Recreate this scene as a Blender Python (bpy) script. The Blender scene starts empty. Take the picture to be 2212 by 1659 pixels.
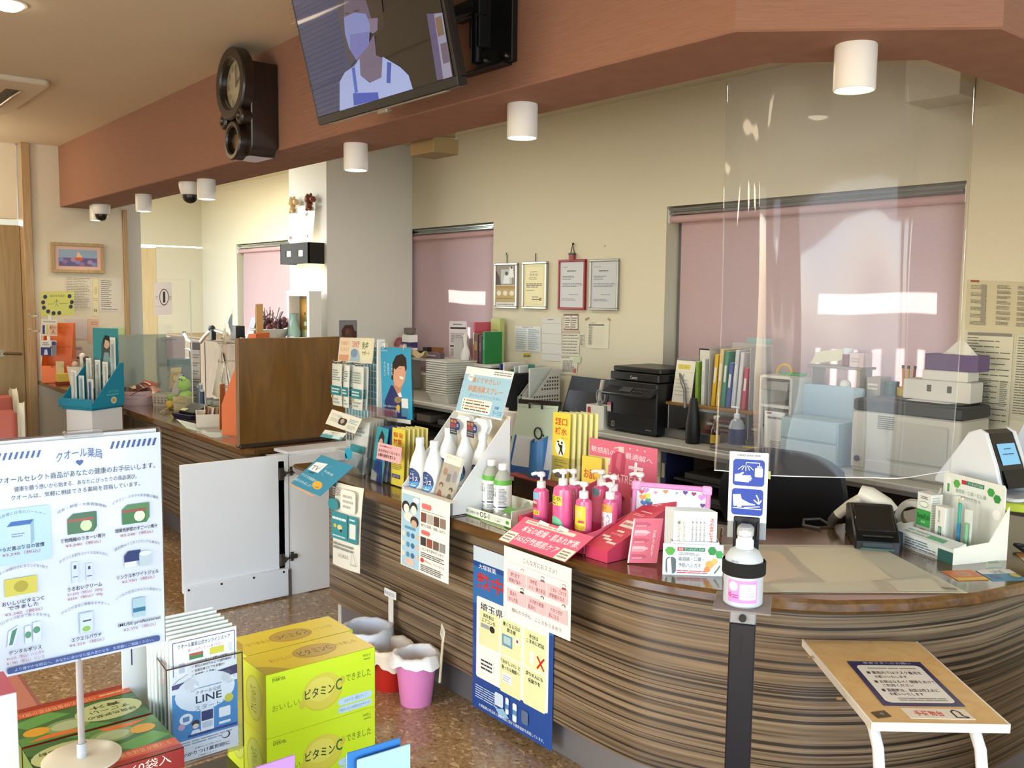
import bpy,bmesh,math,random
from mathutils import Vector as V,Matrix as Mx
R = math.radians
random.seed(7)
sc = bpy.context.scene
COL = sc.collection
# ---------------------------------------------------------------- camera
FPX,PCX,PCY,EYE = 1990.0,1106.0,829.5,V((0,0,1.5))
_a,_p,_r = R(39.3),math.atan(190 / FPX),0.0125
FW = V((-math.cos(_a) * math.cos(_p),math.sin(_a) * math.cos(_p),-math.sin(_p)))
_rt = V((math.sin(_a),math.cos(_a),0));_up = _rt.cross(FW)
RT = _rt * math.cos(_r) + _up * math.sin(_r)
UP = _up * math.cos(_r) - _rt * math.sin(_r)
cam = bpy.data.cameras.new('camera');cam.sensor_width = 36;cam.lens = 36 * FPX / 2212;cam.clip_start = 0.02
co = bpy.data.objects.new('camera',cam);COL.objects.link(co)
mw = Mx((RT,UP,-FW)).transposed().to_4x4();mw.translation = EYE
co.matrix_world = mw;sc.camera = co

def P(px,py,X=None,Y=None,Z=None):
    """the point of a known plane of the room seen at a photo pixel"""
    d = FW + RT * ((px - PCX) / FPX) + UP * ((PCY - py) / FPX)
    if X is not None: k = (X - EYE.x) / d.x
    elif Y is not None: k = (Y - EYE.y) / d.y
    else: k = (Z - EYE.z) / d.z
    return EYE + d * k
# ---------------------------------------------------------------- world, lights, exposure
sc.view_settings.view_transform = 'Standard';sc.view_settings.look = 'None'
sc.view_settings.gamma = 1;sc.view_settings.use_curve_mapping = False
sc.view_settings.exposure = EXPOSURE = 0.0
sc.cycles.use_denoising = True
try: sc.cycles.denoiser = 'OPENIMAGEDENOISE'
except Exception: pass
sc.cycles.max_bounces = 8;sc.cycles.diffuse_bounces = 4;sc.cycles.transparent_max_bounces = 16
sc.cycles.sample_clamp_indirect = 4;sc.cycles.caustics_reflective = False;sc.cycles.caustics_refractive = False
w = bpy.data.worlds.new('sky');sc.world = w;w.use_nodes = True
bg = w.node_tree.nodes['Background']
sky = w.node_tree.nodes.new('ShaderNodeTexSky');sky.sky_type = 'NISHITA';sky.sun_disc = False
sky.sun_elevation = R(38);sky.sun_rotation = R(200)
w.node_tree.links.new(sky.outputs[0],bg.inputs[0]);bg.inputs[1].default_value = 1.5
def lamp(name,kind,loc,energy,col,aim=None,size=None,sizey=None,**kw):
    l = bpy.data.lights.new(name,kind);l.energy = energy;l.color = col
    o = bpy.data.objects.new(name,l);COL.objects.link(o);o.location = loc
    if aim is not None: o.rotation_euler = V(aim).to_track_quat('-Z','Y').to_euler()
    if kind == 'AREA':
        l.size = size
        if sizey: l.shape = 'RECTANGLE';l.size_y = sizey
    for k,v in kw.items(): setattr(l,k,v)
    return o
SUN = V((-0.62,-0.66,-0.42)).normalized()
lamp('sun','SUN',(4,9,6),22,(1,.95,.88),SUN,angle=R(.5))
lamp('daylight_glass_front','AREA',(2.55,-.2,1.25),80,(.62,.80,1),(-1,.12,0),3.6,2.1)
lamp('daylight_entrance','AREA',(-1.6,-2.75,1.25),34,(.75,.87,1),(0,1,0),3.0,2.1)
for i,x in enumerate((-8.6,-5.0,-3.2)):
    lamp('back_office_light','AREA',(x,3.0,2.70),14 if i else 60,(1,.96,.83) if i else (.93,1,.84),(0,0,-1),1.2,.3)
for i,(x,y) in enumerate(((-5.6,-.4),(-3.2,-.6),(-.8,-.6))):
    lamp('waiting_room_light','AREA',(x,y,2.44),9,(1,.80,.55),(0,0,-1),.5,.5)
for x,y in ((-6.6,.6),(-4.8,-2.1),(-3.2,-2.3)):
    lamp('ceiling_fill_point','POINT',(x,y,2.2),20,(1,.82,.58),shadow_soft_size=.12)  # unseen point lights added to brighten the ceiling, not fittings of the room
# ---------------------------------------------------------------- materials
_mats = {}
def lin(h):
    h = h.lstrip('#');c = [int(h[i:i + 2],16) / 255 for i in (0,2,4)]
    return tuple(x / 12.92 if x <= .04045 else ((x + .055) / 1.055) ** 2.4 for x in c) + (1,)
def M(h,rough=.5,metal=0.,emit=0.,alpha=1.,trans=0.,coat=0.):
    k = (h,rough,metal,emit,alpha,trans,coat)
    if k in _mats: return _mats[k]
    m = bpy.data.materials.new('m' + h);m.use_nodes = True;b = m.node_tree.nodes['Principled BSDF']
    b.inputs['Base Color'].default_value = lin(h);b.inputs['Roughness'].default_value = rough
    b.inputs['Metallic'].default_value = metal;b.inputs['Alpha'].default_value = alpha
    b.inputs['Transmission Weight'].default_value = trans;b.inputs['Coat Weight'].default_value = coat
    if emit: b.inputs['Emission Color'].default_value = lin(h);b.inputs['Emission Strength'].default_value = emit
    m.diffuse_color = lin(h);_mats[k] = m;return m
def nodes(name):
    m = bpy.data.materials.new(name);m.use_nodes = True;nt = m.node_tree
    return m,nt,nt.nodes['Principled BSDF']
def N(nt,t,**kw):
    n = nt.nodes.new(t)
    for k,v in kw.items():
        if k in n.inputs: n.inputs[k].default_value = v
        else: setattr(n,k,v)
    return n
def coords(nt,scale=(1,1,1),src='Object'):
    tc = N(nt,'ShaderNodeTexCoord');mp = N(nt,'ShaderNodeMapping');mp.inputs['Scale'].default_value = scale
    nt.links.new(tc.outputs[src],mp.inputs[0]);return mp.outputs[0]
def ramp(nt,src,stops):
    r = N(nt,'ShaderNodeValToRGB');e = r.color_ramp.elements
    while len(e) < len(stops): e.new(.5)
    for q,(p,c) in zip(e,stops): q.position = p;q.color = lin(c)
    nt.links.new(src,r.inputs[0]);return r.outputs[0]
def mix(nt,a,b,f,mode='MIX'):
    n = N(nt,'ShaderNodeMix',data_type='RGBA',blend_type=mode)
    for s,v in ((n.inputs[6],a),(n.inputs[7],b),(n.inputs[0],f)):
        if hasattr(v,'is_output'): nt.links.new(v,s)
        else: s.default_value = v if not isinstance(v,str) else lin(v)
    return n.outputs[2]
def noise_mat(name,stops,scale,rough=.6,detail=4,bump=0.,coat=0.,src='Object'):
    m,nt,b = nodes(name);c = coords(nt,scale,src)
    n = N(nt,'ShaderNodeTexNoise',Scale=1.,Detail=detail);nt.links.new(c,n.inputs[0])
    nt.links.new(ramp(nt,n.outputs[0],stops),b.inputs['Base Color'])
    b.inputs['Roughness'].default_value = rough;b.inputs['Coat Weight'].default_value = coat
    if bump:
        bp = N(nt,'ShaderNodeBump',Strength=bump,Distance=.002);nt.links.new(n.outputs[0],bp.inputs['Height'])
        nt.links.new(bp.outputs[0],b.inputs['Normal'])
    return m
def wood(name,a,b_,c_,scale,rough=.35,coat=.3):
    m,nt,b = nodes(name);c = coords(nt,scale)
    n = N(nt,'ShaderNodeTexNoise',Scale=1.,Detail=6.,Distortion=1.2);nt.links.new(c,n.inputs[0])
    nt.links.new(ramp(nt,n.outputs[0],[(.3,a),(.5,b_),(.7,c_)]),b.inputs['Base Color'])
    b.inputs['Roughness'].default_value = rough;b.inputs['Coat Weight'].default_value = coat;b.inputs['Coat Roughness'].default_value = .15
    return m
def clear_mat(name,tint='#ffffff',rough=.03,gloss=.12,haze=0.,hazecol='#e8eef0',fres=.5):
    """thin clear plastic or glass: see-through with a Fresnel sheen, optional milky haze"""
    m = bpy.data.materials.new(name);m.use_nodes = True;nt = m.node_tree;nt.nodes.clear()
    o = N(nt,'ShaderNodeOutputMaterial');t = N(nt,'ShaderNodeBsdfTransparent');g = N(nt,'ShaderNodeBsdfGlossy')
    t.inputs[0].default_value = lin(tint);g.inputs['Roughness'].default_value = rough
    lw = N(nt,'ShaderNodeLayerWeight',Blend=.25);mm = N(nt,'ShaderNodeMath',operation='MULTIPLY_ADD')
    nt.links.new(lw.outputs['Fresnel'],mm.inputs[0]);mm.inputs[1].default_value = fres;mm.inputs[2].default_value = gloss * .2
    s = N(nt,'ShaderNodeMixShader');nt.links.new(mm.outputs[0],s.inputs[0]);nt.links.new(t.outputs[0],s.inputs[1]);nt.links.new(g.outputs[0],s.inputs[2])
    out = s.outputs[0]
    if haze:
        d = N(nt,'ShaderNodeBsdfDiffuse');d.inputs[0].default_value = lin(hazecol)
        s2 = N(nt,'ShaderNodeMixShader');s2.inputs[0].default_value = haze
        nt.links.new(out,s2.inputs[1]);nt.links.new(d.outputs[0],s2.inputs[2]);out = s2.outputs[0]
    nt.links.new(out,o.inputs[0]);return m
WHITE = '#f2f2ee'
# ---------------------------------------------------------------- mesh builder
class MB:
    def __init__(s): s.v = [];s.f = [];s.mi = [];s.mats = [];s.cur = 0;s.m = Mx.Identity(4)
    def mat(s,m):
        if isinstance(m,str): m = M(m)
        if m not in s.mats: s.mats.append(m)
        s.cur = s.mats.index(m);return s
    def at(s,loc=(0,0,0),rz=0,rx=0,ry=0):
        s.m = Mx.Translation(V(loc)) @ Mx.Rotation(rz,4,'Z') @ Mx.Rotation(ry,4,'Y') @ Mx.Rotation(rx,4,'X');return s
    def add(s,vs,fs):
        n = len(s.v);s.v += [s.m @ V(q) for q in vs];s.f += [[i + n for i in f] for f in fs];s.mi += [s.cur] * len(fs);return s
    def rings(s,rs,closed=True,cap0=True,cap1=True):
        n = len(rs[0]);vs = [q for r in rs for q in r];fs = []
        for j in range(len(rs) - 1):
            for i in range(n if closed else n - 1):
                k = (i + 1) % n;fs.append([j * n + i,j * n + k,(j + 1) * n + k,(j + 1) * n + i])
        if cap0: fs.append(list(range(n))[::-1])
        if cap1: fs.append([(len(rs) - 1) * n + i for i in range(n)])
        return s.add(vs,fs)
    def prism(s,poly,z0,z1,b=0.):
        """upright prism over a 2D outline with chamfered rims"""
        if b <= 0: return s.rings([[(x,y,z0) for x,y in poly],[(x,y,z1) for x,y in poly]])
        n = len(poly);ins = []
        for i in range(n):
            a,c,d = V(poly[i - 1]),V(poly[i]),V(poly[(i + 1) % n])
            e1 = (c - a).normalized();e2 = (d - c).normalized();nn = V((-e1.y - e2.y,e1.x + e2.x))
            if nn.length < 1e-6: nn = V((-e1.y,e1.x))
            nn.normalize();k = b / max(.4,nn.dot(V((-e1.y,e1.x))));q = c + nn * k;ins.append((q.x,q.y))
        return s.rings([[(x,y,z0) for x,y in ins],[(x,y,z0 + b) for x,y in poly],[(x,y,z1 - b) for x,y in poly],[(x,y,z1) for x,y in ins]])
    def box(s,c,d,b=0.002,r=0.):
        x,y,z = c;w,l,h = d[0] / 2,d[1] / 2,d[2] / 2
        b = min(b,.3 * min(d));r = min(max(r,b),.49 * min(d[0],d[1]));poly = []
        if r <= 0: poly = [(-w,-l),(w,-l),(w,l),(-w,l)]
        else:
            k = 1 if r <= .004 else 4
            for cx,cy,a0 in ((w - r,-l + r,-90),(w - r,l - r,0),(-w + r,l - r,90),(-w + r,-l + r,180)):
                for i in range(k + 1): t = R(a0 + 90 * i / k);poly.append((cx + r * math.cos(t),cy + r * math.sin(t)))
        return s.prism([(x + p,y + q) for p,q in poly],z - h,z + h,b)
    def xz(s,poly,y0,y1,b=0.):
        """prism over an outline in the x-z plane, extruded along y"""
        m = s.m.copy();s.m = s.m @ Mx(((1,0,0,0),(0,0,-1,0),(0,1,0,0),(0,0,0,1)))
        s.prism(poly,-y1,-y0,b);s.m = m;return s
    def yz(s,poly,x0,x1,b=0.):
        m = s.m.copy();s.m = s.m @ Mx(((0,0,1,0),(1,0,0,0),(0,1,0,0),(0,0,0,1)))
        s.prism(poly,x0,x1,b);s.m = m;return s
    def lathe(s,prof,n=20,c=(0,0,0),sx=1.,sy=1.):
        rs = [[(c[0] + r * sx * math.cos(2 * math.pi * i / n),c[1] + r * sy * math.sin(2 * math.pi * i / n),c[2] + z) for i in range(n)] for r,z in prof]
        return s.rings(rs)
    def cyl(s,a,b,r,n=14,r2=None):
        return s.tube([a,b],[r,r if r2 is None else r2],n)
    def tube(s,pts,r,n=8):
        pts = [V(p) for p in pts];rs = [];up = None
        for i,p in enumerate(pts):
            t = ((pts[i + 1] - p if i == 0 else p - pts[i - 1]) if i in (0,len(pts) - 1) else (pts[i + 1] - p).normalized() + (p - pts[i - 1]).normalized()).normalized()
            if up is None: up = V((0,0,1)) if abs(t.z) < .9 else V((1,0,0))
            u = t.cross(up).normalized();w = u.cross(t);up = w
            q = r[i] if isinstance(r,(list,tuple)) else r
            rs.append([p + u * q * math.cos(2 * math.pi * k / n) + w * q * math.sin(2 * math.pi * k / n) for k in range(n)])
        return s.rings([r_[::-1] for r_ in rs])
    def ball(s,c,r,n=14,sz=1.,sx=1.,sy=1.):
        return s.lathe([(r * math.sin(math.pi * i / 8) if 0 < i < 8 else .0005,-r * sz * math.cos(math.pi * i / 8)) for i in range(9)],n,c,sx,sy)
    def sheet(s,fn,nu,nv,t=0.):
        """grid surface fn(u,v) with optional thickness along its normal"""
        g = [[V(fn(i / nu,j / nv)) for i in range(nu + 1)] for j in range(nv + 1)]
        idx = lambda i,j: j * (nu + 1) + i
        fs = [[idx(i,j),idx(i + 1,j),idx(i + 1,j + 1),idx(i,j + 1)] for j in range(nv) for i in range(nu)]
        vs = [p for r in g for p in r]
        if not t: return s.add(vs,fs)
        nr = []
        for j in range(nv + 1):
            for i in range(nu + 1):
                du = g[j][min(i + 1,nu)] - g[j][max(i - 1,0)];dv = g[min(j + 1,nv)][i] - g[max(j - 1,0)][i]
                nr.append(du.cross(dv).normalized())
        n = len(vs);vs2 = [p - q * t for p,q in zip(vs,nr)]
        fs += [[k + n for k in f][::-1] for f in fs]
        rim = [idx(i,0) for i in range(nu)] + [idx(nu,j) for j in range(nv)] + [idx(i,nv) for i in range(nu,0,-1)] + [idx(0,j) for j in range(nv,0,-1)]
        fs += [[rim[(k + 1) % len(rim)],rim[k],rim[k] + n,rim[(k + 1) % len(rim)] + n] for k in range(len(rim))]
        return s.add(vs + vs2,fs)
    def slab(s,TL,TR,BL,t):
        """flat card from three corners, thickness behind its face"""
        TL,TR,BL = V(TL),V(TR),V(BL);BR = TR + BL - TL;n = (BL - TL).cross(TR - TL).normalized()
        f = [TL,BL,BR,TR];k = [q - n * t for q in f]
        return s.add(f + k,[[0,1,2,3],[7,6,5,4],[1,0,4,5],[2,1,5,6],[3,2,6,7],[0,3,7,4]])
    def mesh(s,name,org=None,ang=38):
        me = bpy.data.meshes.new(name);o = V(org or (0,0,0))
        me.from_pydata([q - o for q in s.v],[],s.f)
        for m in (s.mats or [M('#888888')]): me.materials.append(m)
        me.polygons.foreach_set('material_index',s.mi);me.polygons.foreach_set('use_smooth',[True] * len(s.f))
        me.set_sharp_from_angle(angle=R(ang));me.update();return me
    def base(s):
        xs,ys,zs = zip(*s.v);return V(((min(xs) + max(xs)) / 2,(min(ys) + max(ys)) / 2,min(zs)))
def mb(m=None):
    q = MB()
    if m is not None: q.mat(m)
    return q
def tag(o,label=None,cat=None,group=None,kind=None):
    if label: o['label'] = label
    if cat: o['category'] = cat
    if group: o['group'] = group
    if kind: o['kind'] = kind
    return o
def thing(name,label,cat,loc=(0,0,0),rz=0,group=None):
    o = bpy.data.objects.new(name,None);COL.objects.link(o);o.empty_display_size = .05
    o.location = loc;o.rotation_euler = (0,0,rz);o['loc0'] = list(loc);return tag(o,label,cat,group)
def part(root,name,b,world=False,label=None,kind=None):
    """mesh part of a thing; world=True when its vertices were given in room coordinates (root unrotated)"""
    org = None
    if world:
        org = V(root.get('loc0',(0,0,0)))
        if root.parent: org = V(root.parent.get('loc0',(0,0,0))) + org
    o = bpy.data.objects.new(name,b.mesh(name,org));COL.objects.link(o);o.parent = root
    if label: o['label'] = label
    if kind: o['kind'] = kind
    return o
def solo(name,b,label,cat,group=None,kind=None):
    c = b.base();o = bpy.data.objects.new(name,b.mesh(name,c));COL.objects.link(o);o.location = c
    o['loc0'] = list(c);return tag(o,label,cat,group,kind)
def struct(name,b): return solo(name,b,None,None,kind='structure')
def copy_tree(o,loc,rz=None,label=None):
    c = o.copy();COL.objects.link(c);c.location = loc;c['loc0'] = list(loc)
    if rz is not None: c.rotation_euler = (0,0,rz)
    if label: c['label'] = label
    for ch in list(o.children):
        k = ch.copy();COL.objects.link(k);k.parent = c
        for g in list(ch.children): q = g.copy();COL.objects.link(q);q.parent = k
    return c
# ---------------------------------------------------------------- flat print
_cu = bpy.data.curves.new('type','FONT');_to = bpy.data.objects.new('type',_cu);_cu.resolution_u = 2
_tc = {}
def glyphs(st,bold=0):
    k = (st,bold)
    if k not in _tc:
        _cu.offset = .014 * bold;_cu.body = st;me = _to.to_mesh()
        vs = [(q.co.x,q.co.y) for q in me.vertices];fs = [list(p.vertices) for p in me.polygons];_to.to_mesh_clear()
        if not vs: vs = [(0,0)]
        x0,x1 = min(q[0] for q in vs),max(q[0] for q in vs);y0,y1 = min(q[1] for q in vs),max(q[1] for q in vs)
        _tc[k] = ([((x - x0) / max(x1 - x0,1e-6),(y1 - y) / max(y1 - y0,1e-6)) for x,y in vs],fs,(x1 - x0),(y1 - y0))
    return _tc[k]
class Sheet:
    """2D print on a face: x right, y down, both 0..1"""
    def __init__(s,TL,TR,BL,lift=.0004,rough=.5,fn=None):
        s.TL,s.U,s.D = V(TL),V(TR) - V(TL),V(BL) - V(TL);s.n = s.D.cross(s.U).normalized();s.l = lift;s.b = mb();s.rough = rough;s.fn = fn
    def uv(s,x,y,cr):
        ox,oy,k = cr;x,y = ox + x / k,oy + y / k
        d = FW + RT * ((x - PCX) / FPX) + UP * ((PCY - y) / FPX);nn = s.U.cross(s.D);p = EYE + d * ((s.TL - EYE).dot(nn) / d.dot(nn)) - s.TL
        uu,dd,ud = s.U.dot(s.U),s.D.dot(s.D),s.U.dot(s.D);a,b_ = p.dot(s.U),p.dot(s.D);q = uu * dd - ud * ud
        return ((a * dd - b_ * ud) / q,(b_ * uu - a * ud) / q)
    def conv(s,ops,cr):
        """artwork traced in photo-crop coordinates, turned into the sheet's own 0..1 coordinates"""
        q = [];f = lambda p: s.uv(p[0],p[1],cr)
        for op in ops:
            k = op[0]
            if k == 'g': q.append(('g',[f(p) for p in op[1]],op[2]))
            elif k == 'l': q.append(('l',[f(p) for p in op[1]],op[2],op[3]))
            elif k == 'e':
                _,x,y,rx,ry,c = op;q.append(('g',[f((x + rx * math.cos(R(i * 20)),y + ry * math.sin(R(i * 20)))) for i in range(18)],c))
            elif k in 'tT':
                _,st,x0,y0,x1,y1,h,c = op;a,b_ = f((x0,y0)),f((x1,y1));dv = f((x0,y0 + h))[1] - a[1]
                q.append(('Q' + k,st,a,b_,dv,c))
            elif k == 'b':
                _,x0,y0,x1,y1,h,n,c = op;a,b_ = f((x0,y0)),f((x1,y1));dv = f((x0,y0 + h))[1] - a[1]
                q.append(('b',a[0],min(a[1],b_[1]),b_[0],min(a[1],b_[1]) + dv,n,c))
            elif k in ('r','rr'):
                a,b_,c_ = f(op[1:3]),f(op[3:5]),f(op[5:7]);q.append(('r',a[0],(a[1] + b_[1]) / 2,b_[0],c_[1],op[7]) if k == 'r' else ('rr',a[0],(a[1] + b_[1]) / 2,b_[0],c_[1],op[7],op[8]))
            elif k == 'h':
                a,b_ = f((op[1],op[2])),f((op[1] + op[3],op[2]));q.append(('h',a[0],a[1],abs(b_[0] - a[0]),op[4]))
            else: q.append(op)
        return q
    def put(s,pts,fs,col):
        s.b.mat(M(col,s.rough) if isinstance(col,str) else col);s.l += .00004
        if s.fn:
            if len(fs) == 1 and len(pts) > 4:  # curved face: cut the outline into upright strips so that it follows the curve
                xs = [p[0] for p in pts];x0,x1 = min(xs),max(xs);k = max(2,int((x1 - x0) * 24));q = []
                for i in range(k + 1):
                    x = min(max(x0 + (x1 - x0) * i / k,x0 + 1e-5),x1 - 1e-5)
                    ys = [a[1] + (b_[1] - a[1]) * (x - a[0]) / (b_[0] - a[0]) for a,b_ in zip(pts,pts[1:] + pts[:1]) if (a[0] - x) * (b_[0] - x) < 0] or [pts[0][1]]
                    q += [(x,min(ys)),(x,max(ys))]
                pts,fs = q,[[2 * i,2 * i + 2,2 * i + 3,2 * i + 1] for i in range(k)]
            s.b.add([s.fn(x,y,s.l) for x,y in pts],fs)
        else: s.b.add([s.TL + s.U * x + s.D * y + s.n * s.l for x,y in pts],[f[::-1] for f in fs])
    def draw(s,ops,cr=None):
        if cr: ops = s.conv(ops,cr)
        asp = s.U.length / max(s.D.length,1e-6)
        for op in ops:
            k = op[0]
            if k == 'r': _,x0,y0,x1,y1,c = op;s.grid(x0,y0,x1,y1,c)
            elif k == 'rr':
                _,x0,y0,x1,y1,c,rd = op;pts = [];ry = rd * asp
                for cx,cy,a0 in ((x1 - rd,y0 + ry,-90),(x1 - rd,y1 - ry,0),(x0 + rd,y1 - ry,90),(x0 + rd,y0 + ry,180)):
                    for i in range(5): t = R(a0 + 22.5 * i);pts.append((cx + rd * math.cos(t),cy + ry * math.sin(t)))
                s.put(pts,[list(range(len(pts)))],c)
            elif k == 'e': _,cx,cy,rx,ry,c = op;s.put([(cx + rx * math.cos(R(i * 18)),cy + ry * math.sin(R(i * 18))) for i in range(20)],[list(range(20))],c)
            elif k == 'g': s.put(op[1],[list(range(len(op[1])))],op[2])
            elif k == 'l':  # stroke
                _,pts,wd,c = op
                for (x0,y0),(x1,y1) in zip(pts,pts[1:]):
                    dx,dy = (x1 - x0) * asp,(y1 - y0);L = math.hypot(dx,dy) or 1;nx,ny = -dy / L * wd / 2 / asp,dx / L * wd / 2
                    s.put([(x0 + nx,y0 + ny),(x1 + nx,y1 + ny),(x1 - nx,y1 - ny),(x0 - nx,y0 - ny)],[[0,1,2,3]],c)
            elif k in 'tT':
                _,st,x0,y0,x1,y1,c = op;vs,fs,_w,_h = glyphs(st,1 if k == 'T' else 0)
                s.put([(x0 + (x1 - x0) * x,y0 + (y1 - y0) * y) for x,y in vs],fs,c)
            elif k in ('Qt','QT'):
                _,st,a,b_,dv,c = op;vs,fs,_w,_h = glyphs(st,1 if k == 'QT' else 0)
                s.put([(a[0] + (b_[0] - a[0]) * x,a[1] + (b_[1] - a[1]) * x + dv * y) for x,y in vs],fs,c)
            elif k == 'a':  # text on an arc: sag lifts the middle
                _,st,x0,y0,x1,h,sag,c = op;vs,fs,_w,_h = glyphs(st,0)
                q = []
                for x,y in vs: q.append((x0 + (x1 - x0) * x,y0 - sag * (1 - (2 * x - 1) ** 2) + h * y + sag))
                s.put(q,fs,c)
            elif k in 'vV':  # vertical text
                _,st,x0,y0,x1,y1,c = op;h = (y1 - y0) / len(st)
                for i,ch in enumerate(st):
                    if ch in ' \u3000': continue
                    vs,fs,_w,_h = glyphs(ch,1 if k == 'V' else 0)
                    a,d = (x0,x1);yy0,yy1 = y0 + h * (i + .06),y0 + h * (i + .94)
                    if ch in 'ー': vs = [(y,x) for x,y in vs];fs = [f[::-1] for f in fs];a,d = x0 + (x1 - x0) * .42,x0 + (x1 - x0) * .58
                    s.put([(a + (d - a) * x,yy0 + (yy1 - yy0) * y) for x,y in vs],fs,c)
            elif k == 'b':  # rows of print too small to read
                _,x0,y0,x1,y1,n,c = op;h = (y1 - y0) / n
                for i in range(n):
                    x = x0;e = x1 - (x1 - x0) * random.choice((0,0,.1,.25))
                    while x < e - .004:
                        q = min(e,x + (x1 - x0) * random.uniform(.12,.4));s.grid(x,y0 + h * (i + .25),q,y0 + h * (i + .75),c);x = q + (x1 - x0) * .025
            elif k == 'h':  # heart
                _,cx,cy,z,c = op
                s.put([(cx + z * .062 * 16 * math.sin(R(t * 15)) ** 3,cy - asp * z * .062 * (13 * math.cos(R(t * 15)) - 5 * math.cos(R(t * 30)) - 2 * math.cos(R(t * 45)) - math.cos(R(t * 60)))) for t in range(24)],[list(range(24))[::-1]],c)
    def grid(s,x0,y0,x1,y1,c):
        if not s.fn: return s.put([(x0,y0),(x1,y0),(x1,y1),(x0,y1)],[[0,1,2,3]],c)
        n = max(1,int((x1 - x0) * 12));vs = [(x0 + (x1 - x0) * i / n,y) for y in (y0,y1) for i in range(n + 1)]
        s.put(vs,[[i,i + 1,n + 2 + i,n + 1 + i] for i in range(n)],c)
def pr(root,TL,TR,BL,ops,name='print',lift=.0004,rough=.5,world=True,fn=None,cr=None):
    s = Sheet(TL,TR,BL,lift,rough,fn);s.draw(ops,cr);return part(root,name,s.b,world)
def card(name,label,cat,TL,TR,BL,ops,base=WHITE,t=.0012,group=None,rough=.45,parent=None,printname='print',cr=None):
    TL,TR,BL = V(TL),V(TR),V(BL)
    b = mb(M(base,rough) if isinstance(base,str) else base).slab(TL,TR,BL,t)
    o = part(parent,name,b,True,label) if parent else solo(name,b,label,cat,group)
    if parent: o['loc0'] = (0,0,0)
    if ops:
        s = Sheet(TL,TR,BL,.0004,rough);s.draw(ops,cr)
        org = V(parent['loc0']) if parent else V(o['loc0'])
        p = bpy.data.objects.new(printname,s.b.mesh(printname,org));COL.objects.link(p);p.parent = o
    return o
def pxcard(name,label,cat,tl,tr,bl,plane,ops,**kw):
    """card whose corners are read off the photo; plane = one dict or three"""
    pl = plane if isinstance(plane,(list,tuple)) else [plane] * 3
    q = [P(*c,**d) for c,d in zip((tl,tr,bl),pl)]
    return card(name,label,cat,q[0],q[1],q[2],ops,**kw)
def boxy(name,label,cat,base,rz,dims,faces,group=None,b=.001,base_col=WHITE,rough=.4,pname='carton'):
    """printed carton: base = centre of its bottom; faces = {'f','t','r','l': (colour or None, ops)}"""
    w,d,h = dims;r = thing(name,label,cat,base,rz,group)
    part(r,pname,mb(M(base_col,rough)).box((0,0,h / 2),dims,b))
    F = {'f': ((-w/2,-d/2,h),(w/2,-d/2,h),(-w/2,-d/2,0)),'t': ((-w/2,d/2,h),(w/2,d/2,h),(-w/2,-d/2,h)),
         'r': ((w/2,-d/2,h),(w/2,d/2,h),(w/2,-d/2,0)),'l': ((-w/2,d/2,h),(-w/2,-d/2,h),(-w/2,d/2,0)),'b': ((w/2,d/2,h),(-w/2,d/2,h),(w/2,d/2,0))}
    for k,ops in faces.items():
        pr(r,*F[k],ops,world=False,rough=rough)
    return r
# ================================================================ SETTING
wallw = noise_mat('wall_paper',[(.3,'#d3cbb8'),(.7,'#d9d2c0')],(260,260,260),.85,3,.12)
wallb = noise_mat('office_wall_paper',[(.3,'#cdc6ae'),(.7,'#d4cdb6')],(260,260,260),.85,3,.12)
wallp = noise_mat('pillar_paper',[(.3,'#d6d5cf'),(.7,'#dcdbd5')],(260,260,260),.85,3,.12)
ceilm = noise_mat('ceiling_paper',[(.3,'#d8ccb4'),(.7,'#dfd3bc')],(300,300,300),.9,3,.1)
# soffit: terracotta paper with a fine horizontal weave
soffm = noise_mat('terracotta_paper',[(.3,'#8d6551'),(.7,'#99705c')],(14,14,420),.85,3,.35)
trimw = wood('light_oak','#a08660','#ad9169','#b89d76',(60,60,3),.5,.1)
topm = wood('walnut_top','#4a3217','#5c3f1e','#6a4a24',(3,26,26),.16,.7)
boardm = wood('walnut_board','#563709','#64420f','#714d16',(30,18,2.5),.3,.3)
# zebra laminate of the counter front: long thin horizontal strips
zebra,nt,b = nodes('zebra_laminate')
n1 = N(nt,'ShaderNodeTexNoise',Scale=1.,Detail=3.);nt.links.new(coords(nt,(.9,.9,84)),n1.inputs[0])
n2 = N(nt,'ShaderNodeTexNoise',Scale=1.,Detail=2.);nt.links.new(coords(nt,(2.4,2.4,150)),n2.inputs[0])
n3 = N(nt,'ShaderNodeTexNoise',Scale=1.,Detail=1.);nt.links.new(coords(nt,(.4,.4,100)),n3.inputs[0])
c1 = ramp(nt,n1.outputs[0],[(.32,'#33271c'),(.44,'#54432f'),(.55,'#6f5b45'),(.68,'#8d785e')])
c2 = mix(nt,c1,ramp(nt,n2.outputs[0],[(.35,'#5c4a38'),(.6,'#9a8468')]),.35)
c3 = mix(nt,c2,ramp(nt,n3.outputs[0],[(.40,'#241810'),(.45,'#ffffff')]),.85,'MULTIPLY')
nt.links.new(c3,b.inputs['Base Color']);b.inputs['Roughness'].default_value = .38
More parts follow.
